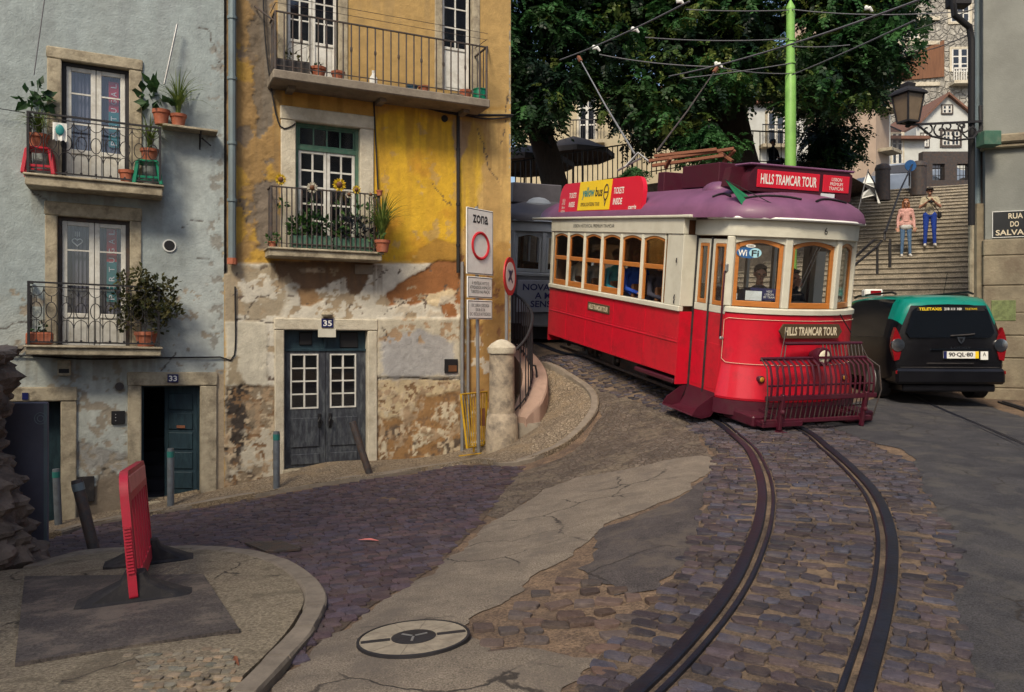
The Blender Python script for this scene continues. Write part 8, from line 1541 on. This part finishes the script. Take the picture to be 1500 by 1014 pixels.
# people on the stairs and terrace
def stair_z(X, Y): q = (Vector((X, Y, 0))-SP).dot(SD); return z0+math.floor((q-q0-.035)/tread)*rise
def on_stair(px, Y): X = (px-CX)/FPX*Y; return (X, Y, stair_z(X, Y))
P_ = on_stair(1327, 23.4); t, T = standing('woman in a pink cardigan, torn jeans and white shoes standing on the stairs', P_, R(-20), 1.70, 'pink_knit', 'jeans', 'shoe_white', 'hair_red', 1, under='pale_top')
P_ = on_stair(1362, 23.7); t, T = standing('man in a pale shirt and blue trousers on the stairs photographing with a camera', P_, R(-22), 1.76, 'beige_shirt', 'blue_trousers', 'shoe_white', 'hair_dark', 0, 'camera')
mb = MB(); mb.ball((0, .01, 1.66), (.105, .115, .07), 14, 8, T); mb.box(-.07, .07, -.20, -.07, 1.655, 1.668, .006, T); mb.build('cap', MT['black_coat'], t); mb = MB(); mb.box(-.07, .07, -.33, -.26, 1.24, 1.33, .012, T); mb.tube([(0, -.33, 1.285), (0, -.40, 1.285)], .032, 12, T=T); cam_t = thing('camera', 'black camera held at the chest by the man on the stairs', 'camera', T @ Vector((0, -.3, 1.24))); mb.build('camera_body', MT['black'], cam_t)
mb = MB(); mb.tube([(-.10, -.05, 1.45), (.0, -.15, 1.30), (.13, -.14, 1.12), (.24, -.02, .98)], .012, 5, T=T); mb.box(.20, .30, -.10, .10, .82, 1.0, .03, T); tag(mb.build('shoulder_bag', MT['black_coat']), 'small dark shoulder bag hanging at the man\'s hip on the stairs', 'bag')
for px, Y, lab, tn in ((1132, 26.5, 'dark silhouetted person sitting against the terrace railing left of the green pole', .6), (1198, 26.3, 'dark silhouetted person crouched by the terrace shrub right of the green pole', -.5)): v = at(px, 246, Y); seated(lab, Matrix.Translation((v.x, v.y, at(px, 240, Y).z)) @ Matrix.Rotation(tn, 4, 'Z'), 'black_coat', 'hair_dark', group='people resting on the terrace')

# ============================================================ TAXI
bt = at(1388, 597, 12.4); g_ = gz1(bt.x, bt.y+1.5); t = thing('taxi', 'black and green taxi van seen from behind at the right of the tram', 'taxi', (bt.x, bt.y, g_), R(-4)); TX = Matrix.Translation((bt.x, bt.y, g_)) @ Matrix.Rotation(R(-4), 4, 'Z')
# stations along y: (y, half width belt, roof half width, z bottom, z belt, z roof)
ST = [(-.02,.80,.56,.42,.92,1.50),(.03,.84,.60,.36,.95,1.56),(.14,.865,.635,.32,.97,1.62),(.32,.875,.655,.30,.98,1.655),(.8,.88,.67,.28,.985,1.68),(1.6,.885,.675,.28,.98,1.69),(2.3,.885,.665,.28,.97,1.665),(2.8,.885,.63,.28,.96,1.56),(3.3,.88,.60,.28,.95,1.30),(3.6,.87,.62,.28,.93,1.06),(4.1,.84,.55,.30,.86,.95),(4.4,.74,.45,.34,.74,.80),(4.46,.6,.35,.40,.6,.66)]
def sect(s_):
    y, wb, wr, zb, zm, zr = s_; R_ = []
    for f, x, z in ((0, wb*.86, zb), (1, wb*.97, zb+.05), (2, wb*1.0, zb+(zm-zb)*.35), (3, wb*1.0, zb+(zm-zb)*.7), (4, wb*.985, zm), (5, wb*.975, zm+.03), (6, wb+(wr-wb)*.45, zm+(zr-zm)*.48), (7, wb+(wr-wb)*.80, zm+(zr-zm)*.82), (8, wr*.99, zr-.05), (9, wr*.93, zr-.015), (10, wr*.55, zr+.012), (11, 0, zr+.02)): R_.append((x, y, z))
    return R_
def interp(S, n):
    out = []
    for i in range(len(S)-1):
        for j in range(n):
            f = j/n; out.append(tuple(a+(b-a)*f for a, b in zip(S[i], S[i+1])))
    return out+[S[-1]]
SS = interp(ST, 3); secs = [sect(s_) for s_ in SS]; full = [[(-x, y, z) for x, y, z in s_[::-1]][:-1]+[(0, s_[-1][1], s_[-1][2])]+s_[::-1][1:] for s_ in secs]
full = [[(-p[0], p[1], p[2]) for p in s_]+[p for p in s_[::-1][1:]] for s_ in secs]; W_ = len(full[0]); groups = {'body': [], 'roof': [], 'glass': []}
for i in range(len(full)-1):
    ym = (SS[i][0]+SS[i+1][0])/2
    for k in range(W_-1):
        kk = k if k < W_//2 else W_-2-k
        if kk >= 8 and ym < 2.75: g_n = 'roof'
        elif kk >= 6 and kk < 8 and (ym < .35): g_n = 'roof'
        elif 5 <= kk <= 7 and .34 < ym < 2.9 and not (1.25 < ym < 1.36): g_n = 'glass'
        elif kk >= 5 and 2.75 < ym < 3.55: g_n = 'glass'
        elif kk == 7: g_n = 'roof'
        else: g_n = 'body'
        groups[g_n].append((i*W_+k, i*W_+k+1, (i+1)*W_+k+1, (i+1)*W_+k))
allv = [p for s_ in full for p in s_]
def sub(nm, m, fs, extra=None):
    used = sorted({i for f in fs for i in f}); mp = {u: j for j, u in enumerate(used)}; mb = MB(); mb.add([allv[u] for u in used], [tuple(mp[i] for i in f) for f in fs]); return mb.build(nm, m, t, TX, 40)
bo = sub('body', MT['taxi_black'], groups['body']); sub('roof', MT['taxi_green'], groups['roof']); sub('side_glass', MT['car_glass'], groups['glass'])
# tailgate: closed rear skin
r0 = full[0]; mb = MB(); zs_ = [.42, .55, .72, .92, 1.10, 1.28, 1.42, 1.50]; hw = np.interp(zs_, [.42, .60, .92, 1.5], [.70, .80, .80, .565]); rows = [[(w*(j/6-1)*1.0 if True else 0, -.02-.05*math.sin(min(1, (z-.35)/.6)*1.57)*(1-(abs(j/6-1))**3)+(.18*max(0, z-.95)/.55 if z > .95 else 0)*0, z) for j in range(13)] for z, w in zip(zs_, hw)]; mb.loft(rows, closed=False, caps=False); mb.add([p for p in r0], [tuple(range(W_))]); mb.build('tailgate', MT['taxi_black'], t, TX, 40)
def rear(nm, m, pts, y=-.075, d=.012, par=None):
    mb = MB(); mb.prism(pts, y, y+d, TX); return mb.build(nm, m, par or t)
rear('rear_window', MT['car_glass'], [(-.60, 1.00), (.60, 1.00), (.66, 1.08), (.56, 1.42), (.50, 1.47), (-.50, 1.47), (-.56, 1.42), (-.66, 1.08)], -.082)
o = rear('window_banner', MT['black'], [(-.50, 1.415), (.52, 1.415), (.50, 1.475), (-.49, 1.475)], -.088, .005); text('TELETAXIS', .34, .045, TX @ Matrix.Translation((-.30, -.089, 1.445)), MT['ad_yellow'], o, bold=.03); text('218 111 100', .26, .038, TX @ Matrix.Translation((.04, -.089, 1.445)), MT['white_letter'], o, bold=.02); text('TELETAXIS', .18, .03, TX @ Matrix.Translation((.31, -.089, 1.445)), MT['ad_yellow'], o)
for sx in (-1, 1):
    o = rear('tail_light', MT['tail_red'], [(sx*x, z) for x, z in ((.80, 1.16), (.74, 1.04), (.69, .90), (.75, .66), (.82, .64), (.86, .86), (.85, 1.0))], -.05, .09); mb = MB(); Tk = TX @ Matrix.Translation((sx*.77, -.055, .885)) @ Matrix.Rotation(R(90), 4, 'X'); mb.lathe([(.105, -.02), (.10, .008), (.03, .016)], (0, 0, 0), 20, Tk); mb.build('lens', MT['chrome'], o)
    rear('reflector', MT['tail_red'], [(sx*.56, .44), (sx*.82, .44), (sx*.82, .49), (sx*.56, .49)], -.10, .03)
    for yy in (.75, 3.45):
        mb = MB(); mb.tube([(sx*.66, yy, .31), (sx*.87, yy, .31)], [.31, .31], 24, T=TX); w_ = mb.build('wheel', MT['rubber'], t); mb = MB(); mb.tube([(sx*.86, yy, .31), (sx*.885, yy, .31)], .20, 18, T=TX); mb.build('rim', MT['steel'], w_)
    mb = MB(); mb.tube([(sx*.60, .45, 1.70), (sx*.60, .6, 1.735), (sx*.60, 2.1, 1.735), (sx*.60, 2.3, 1.70)], .018, 6, T=TX); mb.build('roof_rail', MT['black'], t)
mb = MB(); mb.box(-.82, .82, -.12, .35, .28, .52, .04, TX); mb.box(-.70, .70, -.04, .5, .16, .279, .02, TX); mb.build('rear_bumper', MT['taxi_black'], t)
o = rear('number_plate', MT['sign_white'], [(-.10, .68), (.42, .68), (.42, .79), (-.10, .79)], -.095, .02); text('90·QL·80', .36, .075, TX @ Matrix.Translation((.155, -.096, .735)), MT['black_letter'], o, bold=.03); rear('plate_band', MT['number_blue'], [(-.10, .681), (-.055, .681), (-.055, .789), (-.10, .789)], -.098, .006, o); rear('plate_band', MT['ad_yellow'], [(.37, .681), (.42, .681), (.42, .789), (.37, .789)], -.098, .006, o)
o = rear('licence_plate', MT['sign_white'], [(.45, .66), (.56, .66), (.56, .79), (.45, .79)], -.095, .02); text('A', .05, .06, TX @ Matrix.Translation((.505, -.096, .745)), MT['black_letter'], o)
o = rear('maker_emblem', MT['chrome'], [(.10, 1.01), (.22, 1.01), (.205, .95), (.16, .90), (.115, .95)], -.10, .02); rear('emblem_centre', MT['taxi_black'], [(.13, .99), (.19, .99), (.16, .93)], -.104, .006, o); text('LODGY', .30, .03, TX @ Matrix.Translation((.16, -.088, .845)), MT['chrome'], t)
rear('plate_recess', MT['car_glass'], [(-.30, .81), (.62, .81), (.60, .83), (-.28, .83)], -.095, .015)
mb = MB(); mb.tube([(.0, -.095, 1.03), (.30, -.098, 1.05), (.36, -.098, 1.06)], .012, 6, T=TX); mb.build('rear_wiper', MT['rubber'], t); mb = MB(); mb.box(-.35, .35, -.088, -.078, .60, .612, T=TX); mb.box(-.74, .74, -.075, -.06, .535, .545, T=TX); mb.build('tailgate_seam', MT['chrome'] if False else MT['rubber'], t); mb = MB(); mb.tube([(.10, .35, 1.70), (.10, .22, 2.02)], .005, 5, T=TX); mb.build('aerial', MT['black'], t)
mb = MB(); mb.box(-.62, -.30, 1.75, 1.92, 1.705, 1.84, .02, TX); o = mb.build('roof_sign', MT['sign_white'], t); mb = MB(); mb.box(-.52, -.34, 1.742, 1.752, 1.73, 1.815, T=TX); mb.build('sign_panel', MT['tail_red'], o)

# ============================================================ UNSEEN HOUSES ADDED BEHIND THE VIEWPOINT TO SHADE THE STREET
def add_shade_house(label, poly, h, m, win):
    c = Vector((sum(p[0] for p in poly)/len(poly), sum(p[1] for p in poly)/len(poly), 0)); t = thing('added_shade_house', label, 'house', (c.x, c.y, -.4)); mb = MB(); mb.slab(poly, -1.2, h); mb.build('wall', m, t); mb = MB(); mb.slab([tuple(Vector(p)+(Vector(p)-c.to_2d()).normalized()*.3) for p in poly], h+.002, h+.2); mb.build('roof', MT['tile_roof'], t)
    a, b = Vector(poly[win]), Vector(poly[(win+1) % len(poly)]); d = (b-a); L = d.length; d.normalize(); n = Vector((d.y, -d.x))
    if n.dot(a-c.to_2d()) < 0: n = -n
    for i in range(int(L/2.4)):
        for k in range(int(h/3.2)):
            p = a+d*(1.2+2.4*i); mb = MB(); q = Vector((p.x, p.y, .8+3.2*k)); u = Vector((d.x, d.y, 0)); o = Vector((n.x, n.y, 0)); mb.bar(q+o*.03+Vector((0, 0, -.1)), q+o*.03+Vector((0, 0, 2.0)), 1.15, .10, up=tuple(o)); w = mb.build('window', MT['stone_pale'], t); mb = MB(); mb.bar(q+o*.07, q+o*.07+Vector((0, 0, 1.9)), .9, .06, up=tuple(o)); mb.build('pane', MT['car_glass'], w)
add_shade_house('unseen tall house added at the left behind the viewpoint to shade the lower street', [(-4.40, -2.1), (-13.4, -5.0), (-13.4, -15), (-7.6, -12.6)], 14.8, MT['cream_wall'], 0)
add_shade_house('unseen tall house added at the right behind the viewpoint to block skylight', [(6.6, 5.4), (14, 2), (14, -10), (5.2, -10)], 12.5, MT['grey_render'], 3)
# ============================================================ CAMERA, LIGHT
cam = bpy.data.cameras.new('camera'); cam.sensor_width = 36; cam.lens = 28; cam.shift_y = (HY-507)/1500; cam.clip_end = 3000; cam.clip_start = .05
co = bpy.data.objects.new('camera', cam); COL.objects.link(co); co.location = (0, 0, EYE); co.rotation_euler = (R(90), 0, 0); SC.camera = co
w = bpy.data.worlds.new('World'); SC.world = w; w.use_nodes = True; t = w.node_tree
sk = t.nodes.new('ShaderNodeTexSky'); sk.sky_type = 'NISHITA'; sk.sun_disc = False; sk.sun_elevation = R(46); sk.air_density = 1.0; sk.dust_density = 3.0
S_H = Vector((-.30, -.95)); sk.sun_rotation = math.atan2(S_H.x, S_H.y)
bg = next(n for n in t.nodes if n.type == 'BACKGROUND'); bg.inputs[1].default_value = .098; t.links.new(sk.outputs[0], bg.inputs[0])
sl = bpy.data.lights.new('sun', 'SUN'); sl.energy = 2.1; sl.angle = R(14); sl.color = (1, .86, .65)
so = bpy.data.objects.new('sun', sl); COL.objects.link(so); e = R(46)
dv = Vector((S_H.x*math.cos(e)/S_H.length, S_H.y*math.cos(e)/S_H.length, math.sin(e))); so.rotation_euler = dv.to_track_quat('Z', 'Y').to_euler(); so.location = dv*40
SC.view_settings.view_transform = 'Standard'; SC.view_settings.look = 'None'; SC.view_settings.exposure = .78; SC.view_settings.gamma = 1
